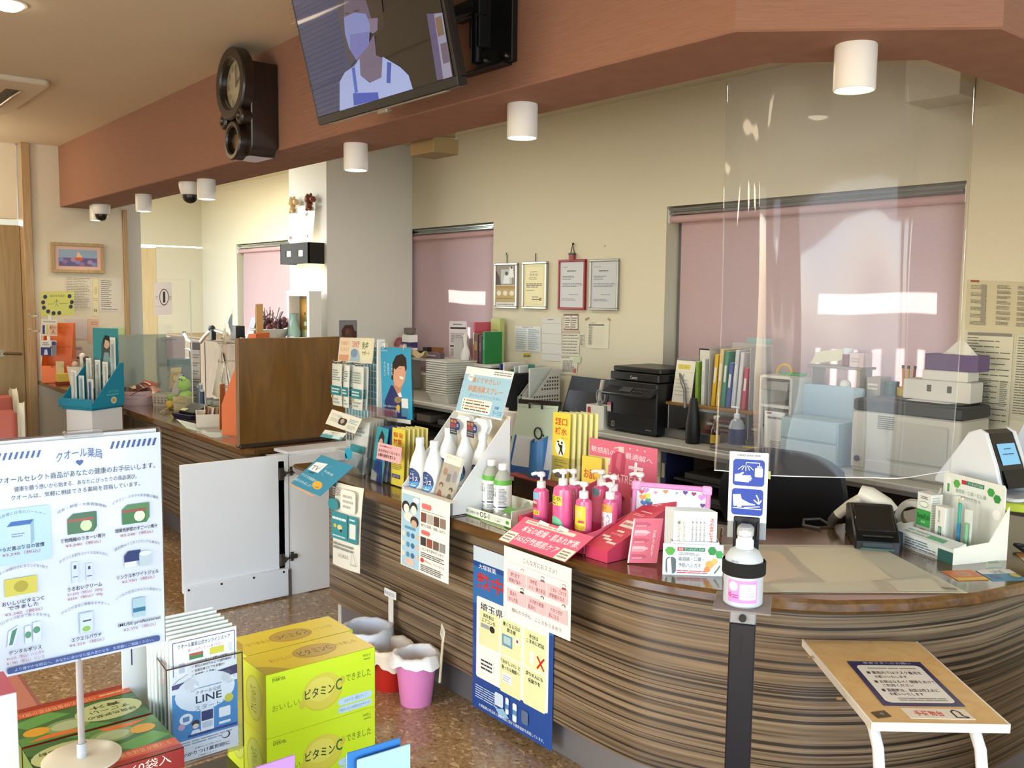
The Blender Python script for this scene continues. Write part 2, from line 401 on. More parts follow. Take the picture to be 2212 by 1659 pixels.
# flecked cork-look floor tile
floorm,nt,b = nodes('flecked_floor')
na = N(nt,'ShaderNodeTexNoise',Scale=1.,Detail=2.,Distortion=.6);nt.links.new(coords(nt,(30,52,40)),na.inputs[0])
no = N(nt,'ShaderNodeTexNoise',Scale=1.,Detail=5.);nt.links.new(coords(nt,(70,70,40)),no.inputs[0])
nc = N(nt,'ShaderNodeTexNoise',Scale=1.,Detail=2.,Distortion=.6);nt.links.new(coords(nt,(58,46,33)),nc.inputs[0])
base = ramp(nt,no.outputs[0],[(.3,'#7f6242'),(.5,'#967750'),(.7,'#a98a62')])
m1 = N(nt,'ShaderNodeSeparateColor');nt.links.new(ramp(nt,na.outputs[0],[(.60,'#000000'),(.63,'#ffffff')]),m1.inputs[0])
m2 = N(nt,'ShaderNodeSeparateColor');nt.links.new(ramp(nt,nc.outputs[0],[(.33,'#ffffff'),(.36,'#000000')]),m2.inputs[0])
c1 = mix(nt,base,'#c4a67c',m1.outputs[0]);nt.links.new(mix(nt,c1,'#654c32',m2.outputs[0]),b.inputs['Base Color'])
b.inputs['Roughness'].default_value = .2;b.inputs['Coat Weight'].default_value = .25
steel = M('#b9bcc0',.3,.9);chrome = M('#dfe3e6',.12,1.);black = M('#0b0b0c',.45);glass = clear_mat('window_glass');clearp = clear_mat('clear_plastic',gloss=.2)
frost = clear_mat('frosted_acrylic','#e8efec',.25,.1,.38,'#b9c2bd')

FX0,FX1,FY0,FY1,ZC,ZB = -13.2,2.7,-2.9,4.3,2.48,2.735
fl = struct('floor',mb(floorm).box(((FX0 + FX1) / 2,.7,-.055),(FX1 - FX0,7.6,.1),0))
tb = mb(floorm).box((0,0,.0),(.599,.599,.01),.0008);tm = tb.mesh('tile')
for i in range(12):
    for j in range(5):
        t = bpy.data.objects.new('tile',tm);COL.objects.link(t);t.parent = fl
        t.location = V((-6.6 + .6 * i,-.62 + .6 * j,-.005)) - fl.location
struct('ceiling',mb(ceilm).box(((-7.1 + FX1) / 2,(FY0 + 1.7) / 2,ZC + .05),(FX1 + 7.1,1.7 - FY0,.1),0))
struct('ceiling',mb(wallb).box(((FX0 + FX1) / 2,3.1,ZB + .05),(FX1 - FX0,2.8,.1),0))
# terracotta soffit over the counter
so = [(-6.97,1.65),(-1.28,1.652),(-.897,2.05),(-.897,4.25),(-1.13,4.25),(-1.13,2.18),(-1.39,1.935),(-6.97,1.95)]
struct('trim_1',mb(soffm).prism(so,2.07,2.75,.004))
# back wall with three windows
WB = ((-10.28,-8.45),(-7.05,-5.496),(-3.792,-2.0));Z0,Z1 = .86,2.05
b = mb(wallb);xs = [-11.34] + [q for w_ in WB for q in w_] + [-1.945]
for i in range(0,len(xs),2): b.box(((xs[i] + xs[i + 1]) / 2,4.38,ZB / 2),(xs[i + 1] - xs[i],.16,ZB),0)
for x0,x1 in WB:
    b.box(((x0 + x1) / 2,4.38,Z0 / 2),(x1 - x0,.16,Z0),0);b.box(((x0 + x1) / 2,4.38,(Z1 + ZB) / 2),(x1 - x0,.16,ZB - Z1),0)
struct('wall_back',b)
struct('wall_back_right',mb(wallb).box((.38,4.34,ZB / 2),(4.65,.24,ZB),0))
struct('trim_2',mb(wallb).box((-2.075,4.19,2.57),(.25,.22,.35),.002))
struct('pillar',mb(wallp).box((-6.93,3.9,ZB / 2),(.66,.8,ZB),.002))
b = mb(wallb);b.box((-11.39,3.2,2.4),(.1,2.3,.68),0)
b.box((-11.39,2.75,1.02),(.1,1.4,2.04),0);b.box((-11.39,4.02,1.02),(.1,.56,2.04),0)
struct('wall_office_left',b)
d = struct('door_1',mb(wood('pale_door','#c3ac7c','#cdb788','#d3bf92',(20,20,2))).box((-11.37,3.6,1.01),(.05,.28,2.02),.003))
part(d,'door_handle',mb(steel).cyl((-11.34,3.52,.98),(-11.29,3.52,.98),.012).cyl((-11.30,3.52,.98),(-11.30,3.62,.98),.009),True)
# stub wall on the left, its wooden edge posts and the hall door
struct('wall_left',mb(wallw).box((-7.03,1.76,ZC / 2 + .1),(.16,.60,ZC + .2),.002))
struct('wall_left_hall',mb(wallw).box((-7.08,-.85,2.24),(.1,4.5,.52),0).box((-7.08,-1.3,1.0),(.1,3.2,2.0),0))
struct('trim_3',mb(trimw).box((-7.0,1.44,ZC / 2),(.14,.055,ZC),.003))
struct('trim_4',mb(trimw).box((-7.0,2.075,1.62),(.14,.03,.92),.003))
struct('wall_office_partition',mb(wallp).box((-7.07,2.155,1.2),(.03,.13,2.4),.002))
dm = wood('hall_door_veneer','#8b744f','#967e57','#9f8760',(30,30,2),.5,.1)
d = struct('door_2',mb(dm).box((-7.05,.86,.97),(.045,1.10,1.93),.003))
part(d,'lever_handle',mb(M('#9a8c78',.3,.9)).cyl((-7.03,1.27,1.07),(-6.98,1.27,1.07),.011).tube([(-6.985,1.27,1.07),(-6.98,1.33,1.068),(-6.985,1.385,1.062)],.009).cyl((-7.027,1.27,1.07),(-7.02,1.27,1.07),.026),True)
# unseen shell: right glass front and entrance side, so that light and reflections behave
b = mb(wallw);b.box((FX1 + .05,.7,2.42),(.1,7.6,.7),0);b.box((FX1 + .05,.7,.1),(.1,7.6,.2),0)
for y in (-2.6,2.2,3.6): b.box((FX1 + .05,y,1.2),(.1,.5,2.4),0)
struct('wall_right',b)
b = mb(wallw);b.box(((FX0 + FX1) / 2,FY0 - .05,2.42),(FX1 - FX0,.1,.7),0);b.box((-8.2,FY0 - .05,1.2),(10,.1,2.4),0);b.box((1.5,FY0 - .05,1.2),(2.6,.1,2.4),0)
struct('wall_front',b)
# windows: frame, panes, sill; blinds hang in the reveals
blindm = bpy.data.materials.new('pink_blind_fabric');blindm.use_nodes = True;nt = blindm.node_tree;nt.nodes.clear()
o = N(nt,'ShaderNodeOutputMaterial');df = N(nt,'ShaderNodeBsdfDiffuse');tl = N(nt,'ShaderNodeBsdfTranslucent');s = N(nt,'ShaderNodeMixShader')
no = N(nt,'ShaderNodeTexNoise',Scale=1.,Detail=2.);nt.links.new(coords(nt,(40,40,500)),no.inputs[0])
cc = ramp(nt,no.outputs[0],[(.3,'#e6c6c6'),(.7,'#ebcfce')])
nt.links.new(cc,df.inputs[0]);nt.links.new(cc,tl.inputs[0]);s.inputs[0].default_value = .5
nt.links.new(df.outputs[0],s.inputs[1]);nt.links.new(tl.outputs[0],s.inputs[2]);nt.links.new(s.outputs[0],o.inputs[0])
alu = M('#8f9497',.35,.8);rail = M('#aab4b3',.22,.9)
blabel = ('pink roller blind in the far window beside the wall lamp','pink roller blind between the pillar and the framed certificates','wide pink roller blind behind the clear hanging film')
for i,(x0,x1) in enumerate(WB):
    f = struct('window_%d' % (i + 1),mb(alu).box(((x0 + x1) / 2,4.44,Z0 + .02),(x1 - x0,.05,.04),.003).box(((x0 + x1) / 2,4.44,Z1 - .02),(x1 - x0,.05,.04),.003)
               .box((x0 + .02,4.44,(Z0 + Z1) / 2),(.04,.05,Z1 - Z0 - .08),.003).box((x1 - .02,4.44,(Z0 + Z1) / 2),(.04,.05,Z1 - Z0 - .08),.003).box(((x0 + x1) / 2,4.44,(Z0 + Z1) / 2),(.05,.05,Z1 - Z0 - .08),.003))
    for sx in (0,1):
        a,c = (x0 + .04,(x0 + x1) / 2 - .025) if sx == 0 else ((x0 + x1) / 2 + .025,x1 - .04)
        part(f,'pane',mb(glass).box(((a + c) / 2,4.44,(Z0 + Z1) / 2),(c - a,.005,Z1 - Z0 - .08),0),True)
    part(f,'sill',mb(WHITE).box(((x0 + x1) / 2,4.335,Z0 - .012),(x1 - x0 - .004,.15,.02),.002),True)
    r = thing('roller_blind',blabel[i],'blind',((x0 + x1) / 2,4.34,Z0 + .02))
    part(r,'head_rail',mb(rail).box(((x0 + x1) / 2,4.335,Z1 - .017),(x1 - x0 - .01,.05,.012),.002).box(((x0 + x1) / 2,4.325,Z1 - .042),(x1 - x0 - .03,.04,.016),.004).box(((x0 + x1) / 2,4.34,Z1 - .03),(x1 - x0 - .02,.02,.03),.002),True)
    part(r,'roller',mb(blindm).cyl((x0 + .012,4.335,Z1 - .076),(x1 - .012,4.335,Z1 - .076),.023,16),True)
    ph = (0,2.2,.4)[i];wv = lambda x: .016 * math.sin(5.2 * x + ph) * 1.0 + .006 * math.sin(13 * x)
    xa,xb = x0 + (.075 if i != 1 else .02),x1 - .012
    part(r,'fabric',mb(blindm).sheet(lambda u,v: (xa + (xb - xa) * u,4.352 + wv(xa + (xb - xa) * u) * min(1,(1 - v) * 1.6),Z0 + .03 + (Z1 - .09 - Z0 - .03) * v),48,10),True)
    part(r,'bottom_bar',mb(blindm).box(((xa + xb) / 2,4.352,Z0 + .022),(xb - xa,.02,.022),.004),True)
    for x in (x0 + .006,x1 - .006): part(r,'bracket',mb(WHITE).box((x,4.335,Z1 - .055),(.006,.05,.085),.001),True)
# outside: ground, fence, plus unseen board and blocks added to shade the blinds
struct('exterior_ground',mb('#9a968c').box((-5,8.5,-.08),(24,8,.1),0))
YF = 5.15
def out(x,z):  # a point of the blind carried back along the sun's direction to the fence line
    k = (YF - 4.36) / -SUN.y;return (x - SUN.x * k,z - SUN.z * k)
dx,dz = out(0,0)
fm = M('#5d4a3c',.7);b = mb(fm)
zt,zb,zr = 1.555,1.425,1.27
b.box((-5 + dx,YF,zt + dz + .3),(16,.05,.6),0)            # unseen board added to shade the blinds above the sunlit band
b.box((-5 + dx,YF,(zb + zr) / 2 + dz),(16,.04,zb - zr),0)   # rail
for a,c in ((-12.5,-6.2),(-5.3,-2.775)): b.box(((a + c) / 2 + dx,YF,.9 + dz),(c - a,.06,2.2),0)  # unseen solid blocks added to keep sun off the unlit blind stretches
struct('exterior_fence',b)
fe = bpy.data.objects['exterior_fence']
for a,c in ((-6.2,-5.3),(-2.775,-1.2)):
    x = a + .068
    while x < c: part(fe,'picket',mb(fm).box((x + .021 + dx,YF,zr + dz - .4),(.042,.03,.82),.002),True);x += .105
# ---------------------------------------------------------------- counters
def counter_top(name,poly,holes=None): return mb(topm).prism(poly,.682,.72,.008)
cl = thing('service_counter','long dark wood counter with striped front running to the left wall','counter',(-5.5,2.15,0))
part(cl,'worktop',mb(topm).prism([(-6.93,1.855),(-4.42,1.855),(-4.36,1.90),(-4.36,2.44),(-6.93,2.44)],.682,.72,.008),True)
part(cl,'striped_front',mb(zebra).box((-5.27,1.945,.408),(2.24,.03,.548),0),True)
part(cl,'plain_front',mb(wood('dark_panel','#33200f','#3d2713','#452d18',(30,30,2))).box((-6.66,1.945,.41),(.52,.032,.544),.002),True)
part(cl,'kick_board',mb(M('#8d8a8c',.35,.6)).box((-5.54,1.985,.067),(2.78,.02,.134),.001),True)
part(cl,'end_panel',mb('#e9ebee').box((-4.165,2.236,.352),(.02,.496,.704),.001).box((-4.27,2.44,.35),(.2,.02,.7),.001),True,label='white end panel at the passage')
part(cl,'end_top',mb('#e9ebee').box((-4.25,2.235,.712),(.16,.49,.016),.002),True)
g = thing('swing_gate','low white gate standing open with screwed kick board and dark hinges','gate',(-4.15,1.71,0))
part(g,'leaf',mb('#dfe3e9').box((-4.16,1.719,.413),(.02,.527,.60),.001),True)
part(g,'kick_board',mb('#dfe3e9').box((-4.145,1.715,.078),(.02,.512,.140),.002),True)
for y in (1.475,1.63,1.79,1.945): part(g,'screw',mb(M('#3d3b3a',.4,.7)).cyl((-4.137,y,.132),(-4.1325,y,.132),.0055,10),True)
for z in (.19,.62):
    part(g,'hinge',mb(M('#5c5651',.35,.8)).box((-4.147,1.945,z),(.006,.022,.062),.001).cyl((-4.15,1.952,z),(-4.14,1.952,z),.016,14).tube([(-4.142,1.955,z),(-4.138,1.972,z + .004),(-4.142,1.988,z + .006)],.005).box((-4.147,2.005,z + .008),(.012,.04,.022),.002).box((-4.15,1.998,z + .008),(.005,.018,.045),.001),True)
# right counter: straight run, rounded corner, then along +Y
edge = [(-3.87,1.87),(-3.80,1.848),(-1.93,1.848),(-1.76,1.862),(-1.63,1.902),(-1.50,1.962),(-1.376,2.035),(-1.27,2.13),(-1.155,2.30),(-1.068,2.51),(-1.025,2.72),(-1.0,3.2),(-1.0,3.55)]
inner = [(-1.68,3.55),(-1.70,3.0),(-1.745,2.83),(-1.80,2.69),(-1.85,2.63),(-1.95,2.565),(-2.08,2.53),(-3.80,2.43)]
cr = thing('reception_counter','curved dark wood reception counter with striped front covered in products','counter',(-2.4,2.1,0))
part(cr,'worktop',mb(topm).prism(edge + inner,.682,.72,.009),True)
def offs(pl,d):
    q = []
    for i,p in enumerate(pl):
        t = (V(pl[min(i + 1,len(pl) - 1)]) - V(pl[max(i - 1,0)])).normalized();q.append((p[0] - t.y * d,p[1] + t.x * d))
    return q
def smooth(pl,n=4):
    q = []
    for i in range(len(pl) - 1):
        a,b_,c,d = (V(pl[max(i - 1,0)]),V(pl[i]),V(pl[i + 1]),V(pl[min(i + 2,len(pl) - 1)]))
        for k in range(n): t = k / n;r = .5 * (2 * b_ + (c - a) * t + (2 * a - 5 * b_ + 4 * c - d) * t * t + (3 * b_ - a - 3 * c + d) * t ** 3);q.append((r.x,r.y))
    return q + [pl[-1]]
fr = [(-3.635,1.848),(-3.0,1.848),(-2.4,1.848)] + smooth([(-2.1,1.848)] + edge[2:],4);face = offs(fr,.082);kick = offs(fr,.13)
part(cr,'striped_front',mb(zebra).rings([[(x,y,z) for x,y in face + offs(face,.02)[::-1]] for z in (.132,.683)]),True)
part(cr,'kick_board',mb(M('#8d8a8c',.35,.6)).rings([[(x,y,z) for x,y in kick + offs(kick,.015)[::-1]] for z in (0,.134)]),True)
part(cr,'end_panel',mb('#cfc9bd').box((-3.62,2.20,.342),(.025,.46,.68),.002),True)
bd = thing('privacy_board','upright brown wooden privacy board standing across the counter end','partition',(-4.41,2.14,.72))
part(bd,'board',mb(boardm).box((-4.415,2.14,1.0),(.022,.60,.545),.003),True)
part(bd,'foot_strip',mb('#2a1a10').box((-4.42,2.12,.73),(.05,.56,.02),.003),True)
part(bd,'edge_strip',mb('#8a6a45').box((-4.415,1.838,1.0),(.02,.006,.54),.001),True)
# ================================================================ CEILING AND SOFFIT FIXTURES
def bx_(x0,x1,y0,y1,z0,z1): return mb('#8f7a50').box(((x0 + x1) / 2,(y0 + y1) / 2,(z0 + z1) / 2),(x1 - x0,y1 - y0,z1 - z0),.002)
glow = M('#fff3dc',.5,0,9.0);white_en = M('#e9e9e6',.35)
where = ('on the soffit corner at the curved end','between the television and the corner lamp','below the television, over the gate','beside the dome camera under the soffit','between the two dome cameras','at the far wall end, half behind a dome camera')
for i,x in enumerate((-1.166,-2.166,-3.158,-4.672,-5.656,-6.62)):
    y = 1.94 if i == 0 else 1.80
    r = thing('ceiling_spotlight','white cylinder spotlight ' + where[i],'ceiling lamp',(x,y,2.07),0,'cylinder spotlights under the soffit')
    part(r,'housing',mb(white_en).rings([[(q * math.cos(2 * math.pi * k / 24),q * math.sin(2 * math.pi * k / 24),z) for k in range(24)] for q,z in ((.045,0),(.046,-.004),(.046,-.098),(.044,-.1),(.041,-.098),(.038,-.075))],cap0=False))
    part(r,'bulb',mb(glow).lathe([(.038,-.085),(.037,-.096),(.02,-.1015),(.001,-.102)],20))
    lamp('spot','SPOT',(x,y,1.955),9,(1,.80,.56),(0,0,-1),spot_size=R(110),spot_blend=.8,shadow_soft_size=.04)
for i,(x,y) in enumerate(((-4.86,1.785),(-6.52,1.80))):
    r = thing('dome_camera',('white dome security camera under the soffit beside a lit spotlight','white dome security camera nearest the left wall')[i],'camera',(x,y,2.07),0,'dome cameras')
    k = 1.0
    part(r,'housing',mb(white_en).lathe([(.056,0),(.058,-.004),(.055,-.03),(.046,-.062),(.040,-.066)],24))
    part(r,'dome',mb(M('#0c0c0e',.06,0,0,1,0,.8)).lathe([(.041,-.064),(.039,-.08),(.031,-.096),(.017,-.106),(.002,-.109)],20))
    part(r,'ring',mb(M('#5a5a5c',.3,.5)).lathe([(.043,-.062),(.043,-.067),(.040,-.069)],22))
r = thing('ceiling_downlight','small lit downlight in the ceiling above the waiting area','ceiling lamp',(-3.64,.72,2.48))
part(r,'trim_ring',mb(white_en).rings([[(q * math.cos(2 * math.pi * k / 24),q * math.sin(2 * math.pi * k / 24),z) for k in range(24)] for q,z in ((.062,0),(.062,-.004),(.050,-.006),(.048,0))],cap0=False,cap1=False))
part(r,'bulb',mb(M('#fff0d0',.5,0,14)).lathe([(.048,-.001),(.046,-.012),(.03,-.022),(.002,-.026)],20))
r = thing('air_conditioner','ceiling cassette air conditioner with angled louvre at the upper left','air conditioner',(-5.28,.645,2.48))
acm = M('#d9cfb8',.5)
part(r,'panel',mb(acm).box((0,0,-.014),(.95,.95,.028),.006,.03))
part(r,'intake_grille',mb(M('#c4b99f',.6)).box((0,0,-.034),(.50,.50,.016),.004,.02))
for i in range(9): part(r,'grille_slat',mb(acm).box((0,-.2 + .05 * i,-.044),(.46,.012,.006),.001))
for a in range(4):
    q = mb(acm);q.at((0,0,0),R(90 * a));q.box((0,.36,-.026),(.56,.11,.004),.001)
    part(r,'outlet',mb(M('#6a6152',.8)).at((0,0,0),R(90 * a)).box((0,.36,-.0275),(.54,.075,.006),.001))
    q = mb(M('#e3d8bd',.45));q.m = Mx.Rotation(R(90 * a),4,'Z') @ Mx.Translation((0,.37,-.045)) @ Mx.Rotation(R(38),4,'X')
    part(r,'louvre',q.box((0,0,0),(.54,.07,.008),.003))
# television on its wall bracket
t14 = R(14);BL = V((-2.69,1.40,2.045));dn = V((0,math.sin(t14),-math.cos(t14)))
TL = BL - dn * .43;TR = TL + V((.75,0,0));back = V((0,1,0)) * math.cos(t14) + V((0,0,1)) * math.sin(t14)
r = thing('television','flat television tilted down from the terracotta soffit on a black bracket','television',BL)
def frame_box(m,u0,u1,v0,v1,t0,t1,bb=.002):
    q = mb(m);q.m = Mx.Translation(TL) @ Mx((V((1,0,0)),back,-dn)).transposed().to_4x4()
    return q.box(((u0 + u1) / 2,(t0 + t1) / 2,-(v0 + v1) / 2),(u1 - u0,t1 - t0,v1 - v0),bb)
part(r,'back_shell',frame_box(black,0,.75,0,.43,.003,.03,.004).box((.375,.05,-.2),(.5,.04,.28),.008),True)
part(r,'bezel',frame_box(M('#17181a',.4),0,.75,.422,.448,-.004,.028).box((.002,.005,-.215),(.006,.014,.43),.001).box((.748,.005,-.215),(.006,.014,.43),.001).box((.375,.005,-.002),(.75,.014,.006),.001),True)
part(r,'lower_trim',frame_box(M('#8f8a7e',.35,.5),.06,.69,.4485,.453,0,.014,.001).box((.37,.01,-.457),(.05,.02,.012),.002),True)
part(r,'screen',mb(M('#05060a',.12,0,0,1,0,.5)).slab(TL,TR,BL,.002),True)
E1 = lambda h,s=.9: M(h,.25,0,s * .55,1,0,.6)
s = Sheet(TL,TR,BL,.001);cr = (600,0,4.424)
ops = [('r',0,0,1,.98,E1('#0b0a10',.6)),('g',[(.005,0),(.56,0),(.52,.4),(.44,.7),(.42,.98),(.005,.98)],E1('#2c3a66',.55))]
s.draw(ops)
ops = []
for i in range(34):
    y = -330 + 46 * i;ops.append(('l',[(110 + i * 4.5,y + 330),(640 - max(0,i - 22) * 8,y + 60 + i * 5)],.0016,E1('#151c38',.5)))
s.draw(ops,cr)
s.draw([('g',[(560,0),(700,0),(760,560),(700,640),(590,200)],E1('#3a3d52',.5)),('g',[(1560,0),(1130,0),(930,200),(950,560),(1180,620),(1300,850),(1690,730)],E1('#17130f',.5)),
        ('g',[(1430,130),(1500,130),(1590,755),(1530,765)],E1('#4a4772',.6)),('g',[(1500,130),(1580,120),(1675,730),(1590,755)],E1('#7d83a6',.5)),('g',[(1510,170),(1570,150),(1600,330),(1540,350)],E1('#6a5a50',.5)),('g',[(1560,420),(1620,400),(1650,590),(1590,610)],E1('#57516c',.5)),
        ('g',[(780,0),(1000,0),(1030,250),(960,330),(920,330),(640,170),(640,0)],E1('#2a211f',.6)),
        ('g',[(640,0),(850,0),(900,170),(880,340),(680,350),(640,170)],E1('#554e6a',.6)),('g',[(870,180),(965,170),(960,290),(920,320),(880,300)],E1('#6a6486',.6)),
        ('g',[(760,570),(870,420),(930,330),(950,530),(1030,560),(1000,760),(900,790),(800,720)],E1('#5e597a',.6)),
        ('g',[(640,165),(740,120),(850,130),(890,240),(880,420),(760,575),(690,460),(650,320)],E1('#6e7fc0',.6)),('g',[(700,330),(880,300),(880,430),(760,575),(700,470)],E1('#5f6ab2',.6)),
        ('l',[(650,130),(690,125)],.006,E1('#1d1a28',.5)),('l',[(735,110),(785,95)],.006,E1('#1d1a28',.5)),
        ('g',[(740,630),(790,560),(800,720),(890,790),(1000,740),(1010,540),(1060,570),(1180,640),(1260,720),(1300,850),(600,1060),(600,780),(650,690)],E1('#8ba0dc',.62)),
        ('g',[(715,650),(745,640),(775,880),(745,890)],E1('#3a58b8',.7)),('g',[(1055,590),(1095,600),(1085,795),(1048,790)],E1('#2f4ba8',.7)),
        ('g',[(728,890),(965,880),(975,950),(735,1010)],E1('#2c49ad',.75))],cr)
part(r,'picture',s.b,True)
bp = [P(x,y,Y=1.646) for x,y in ((1005,108),(1075,88),(1075,-70))]
part(r,'wall_plate',mb(black).box((-2.09,1.64,2.27),(.16,.02,.26),.002).box((-2.13,1.63,2.137),(.2,.035,.006),.001),True)
part(r,'bracket_pole',mb(M('#2c3136',.3,.8)).cyl((-2.13,1.60,2.15),(-2.13,1.60,2.45),.016),True)
part(r,'bracket_arm',mb(black).box((-2.13,1.615,2.30),(.05,.05,.22),.003).tube([(-2.13,1.60,2.30),(-2.28,1.54,2.29),(-2.33,1.46,2.27)],.02).box((-2.16,1.60,2.30),(.12,.03,.05),.003),True)
for x,z in ((-2.135,2.165),(-2.04,2.16),(-2.135,2.375),(-2.04,2.375)): part(r,'bolt',mb(chrome).cyl((x,1.632,z),(x,1.624,z),.008,8),True)
# pendulum clock
wd = wood('clock_wood','#120a06','#1d110a','#291910',(20,20,6),.35,.3);Y0 = 1.646
cx = -3.62;r = thing('pendulum_clock','dark wooden pendulum wall clock with round cream dial on the soffit','clock',(cx,Y0,2.06))
part(r,'case',mb(wd).xz([(-.115,2.06),(-.085,2.03),(.085,2.03),(.115,2.06),(.115,2.42),(-.115,2.42)],1.53,Y0,.004).at() if False else mb(wd).at((cx,0,0)).xz([(-.085,2.04),(.085,2.04),(.115,2.08),(.115,2.40),(-.115,2.40),(-.115,2.08)],1.535,Y0,.004),True)
def ring(b,c,ro,ri,y0,y1,n=28):
    rs = []
    for q,y in ((ro,y1),(ro,y0 + .006),(ro - .006,y0),(ri + .006,y0),(ri,y0 + .006),(ri,y1)): rs.append([(c[0] + q * math.cos(-2 * math.pi * k / n),y,c[1] + q * math.sin(-2 * math.pi * k / n)) for k in range(n)])
    return b.rings(rs,cap0=False,cap1=False)
cz = 2.325
part(r,'bezel',ring(mb(wd),(cx,cz),.142,.098,1.495,1.54),True)
dial = part(r,'dial',mb('#e2dcb4').cyl((cx,1.538,cz),(cx,1.526,cz),.101,28),True)
ops = [('t',('XII','I','II','III','IIII','V','VI','VII','VIII','IX','X','XI')[k],.5 + .39 * math.sin(R(30 * k)) - .05,.5 - .39 * math.cos(R(30 * k)) - .06,.5 + .39 * math.sin(R(30 * k)) + .05,.5 - .39 * math.cos(R(30 * k)) + .06,'#2a241a') for k in range(12)]
pr(r,(cx - .098,1.5255,cz + .098),(cx + .098,1.5255,cz + .098),(cx - .098,1.5255,cz - .098),ops,'numerals')
hd = mb('#15110c');hd.slab((cx - .004,1.521,cz + .075),(cx + .004,1.521,cz + .075),(cx - .004,1.521,cz - .01),.001);hd.slab((cx - .006,1.522,cz + .004),(cx + .052,1.522,cz + .034),(cx - .002,1.522,cz - .004),.001)
part(r,'hands',hd,True)
part(r,'glass',mb(clearp).cyl((cx,1.514,cz),(cx,1.511,cz),.098,28),True)
part(r,'lower_ring',ring(mb(wd),(cx,2.105),.078,.052,1.50,1.54),True)
part(r,'pendulum_window',mb(M('#2b2a26',.08,0,0,1,0,1)).cyl((cx,1.53,2.105),(cx,1.525,2.105),.054,24),True)
part(r,'pendulum',mb(M('#7a6136',.25,.9)).cyl((cx,1.522,2.10),(cx,1.518,2.10),.03,18),True)
for sx in (-1,1): part(r,'carved_rosette',ring(mb(wd),(cx + sx * .082,2.19),.034,.012,1.497,1.54,16).cyl((cx + sx * .082,1.54,2.19),(cx + sx * .082,1.503,2.19),.018,12),True)
# ================================================================ ON THE BACK WALL
silver = M('#a9aaa8',.28,.75)
def frame4(name,label,i,tl,br,fm,ops,paper,hook,w=.016):
    a,c = P(*tl,Y=4.285),P(*br,Y=4.285);x0,x1,z0,z1 = a.x,c.x,c.z,a.z
    r = thing(name,label,'picture frame',((x0 + x1) / 2,4.29,z0),0,'framed documents on the office wall')
    y = 4.287
    part(r,'frame',mb(fm).box(((x0 + x1) / 2,y,z1 - w / 2),(x1 - x0,.022,w),.003).box(((x0 + x1) / 2,y,z0 + w / 2),(x1 - x0,.022,w),.003).box((x0 + w / 2,y,(z0 + z1) / 2),(w,.022,z1 - z0 - 2 * w),.003).box((x1 - w / 2,y,(z0 + z1) / 2),(w,.022,z1 - z0 - 2 * w),.003),True)
    TL,TR_,BL_ = (x0 + w,4.284,z1 - w),(x1 - w,4.284,z1 - w),(x0 + w,4.284,z0 + w)
    part(r,'paper',mb(paper).slab(TL,TR_,BL_,.004),True)
    pr(r,TL,TR_,BL_,ops)
    part(r,'hook',hook((x0 + x1) / 2,z1),True)
D_ = '#55544c'
hk = lambda x,z: mb(black).tube([(x,4.292,z),(x,4.292,z + .055),(x - .012,4.292,z + .075)],.003)
frame4('certificate_frame','silver frame with a photograph above a tan caption block',0,(1069.5,569),(1117,667),silver,
       [('r',0,0,1,.48,'#8b8376'),('r',.25,.1,.8,.45,'#b9bdb8'),('g',[(.35,.45),(.42,.25),(.55,.2),(.66,.28),(.7,.45)],'#dfe3e2'),('e',.53,.2,.08,.05,'#3b332c'),('g',[(.62,.3),(.68,.05),(.85,.03),(.9,.3)],'#e6e6e0'),('g',[(0,.48),(0,.12),(.18,.28),(.25,.48)],'#3a2a22'),('e',.78,.06,.05,.03,'#2e2620'),('r',0,.5,1,.57,'#a5833f'),('r',0,.57,1,.9,'#b49b5c'),('e',.15,.68,.11,.06,'#e3dcc8'),('e',.47,.68,.11,.06,'#e3dcc8'),('e',.8,.68,.11,.06,'#e3dcc8'),('b',.05,.78,.95,.83,1,'#7d6a38'),('r',0,.9,1,1,'#d8d6ce'),('b',.08,.93,.9,.98,1,'#8a8a84')],'#c9c3ae',hk)
frame4('certificate_frame','silver frame with a cream certificate hung from a thin black hook',1,(1129.5,566),(1180.5,668),silver,
       [('r',.06,.06,.92,.94,'#d8cf9c'),('r',.08,.07,.9,.93,'#e6deb0'),('b',.3,.17,.62,.2,1,D_),('t','認定証',.28,.22,.66,.28,D_),('b',.25,.31,.6,.37,2,'#8a865f'),('b',.12,.45,.85,.56,3,D_),('b',.12,.6,.5,.64,1,'#9a966f'),('b',.4,.76,.72,.79,1,D_),('b',.4,.81,.75,.85,1,D_),('r',.74,.79,.84,.86,'#8d7440')],'#e2daab',lambda x,z: mb(black).cyl((x,4.292,z),(x,4.292,z + .06),.003,6))
doc = [('b',.1,.1,.4,.13,1,'#8d939a'),('b',.3,.18,.72,.22,1,D_),('b',.1,.3,.6,.40,3,'#7c828a'),('b',.1,.46,.95,.55,3,'#7c828a'),('b',.4,.7,.9,.73,1,'#7c828a'),('b',.1,.8,.7,.86,2,'#8d939a')]
def rope(x,z):
    q = mb(black).tube([(x - .022,4.288,z + .035),(x - .002,4.288,z + .10),(x + .02,4.288,z + .035)],.003).ball((x + .002,4.288,z + .105),.008)
    q.mat('#8c3b3c').box((x,4.282,z + .012),(.05,.02,.05),.006).mat('#3d4a3a').box((x,4.282,z + .038),(.06,.02,.012),.003);return q
frame4('certificate_frame','red framed letter hung by a clip on a black string',2,(1207.5,561.5),(1263.5,670),M('#93132b',.4),doc,'#c3c6ca',rope)
frame4('certificate_frame','silver framed grey letter, last of the four in the row',3,(1275,560.5),(1334,671.5),silver,doc,'#bcc0c3',lambda x,z: mb('#b7b29a').ball((x - .01,4.297,z + .085),.006))
Y1 = dict(Y=4.296);gp = 'notices taped to the office wall'
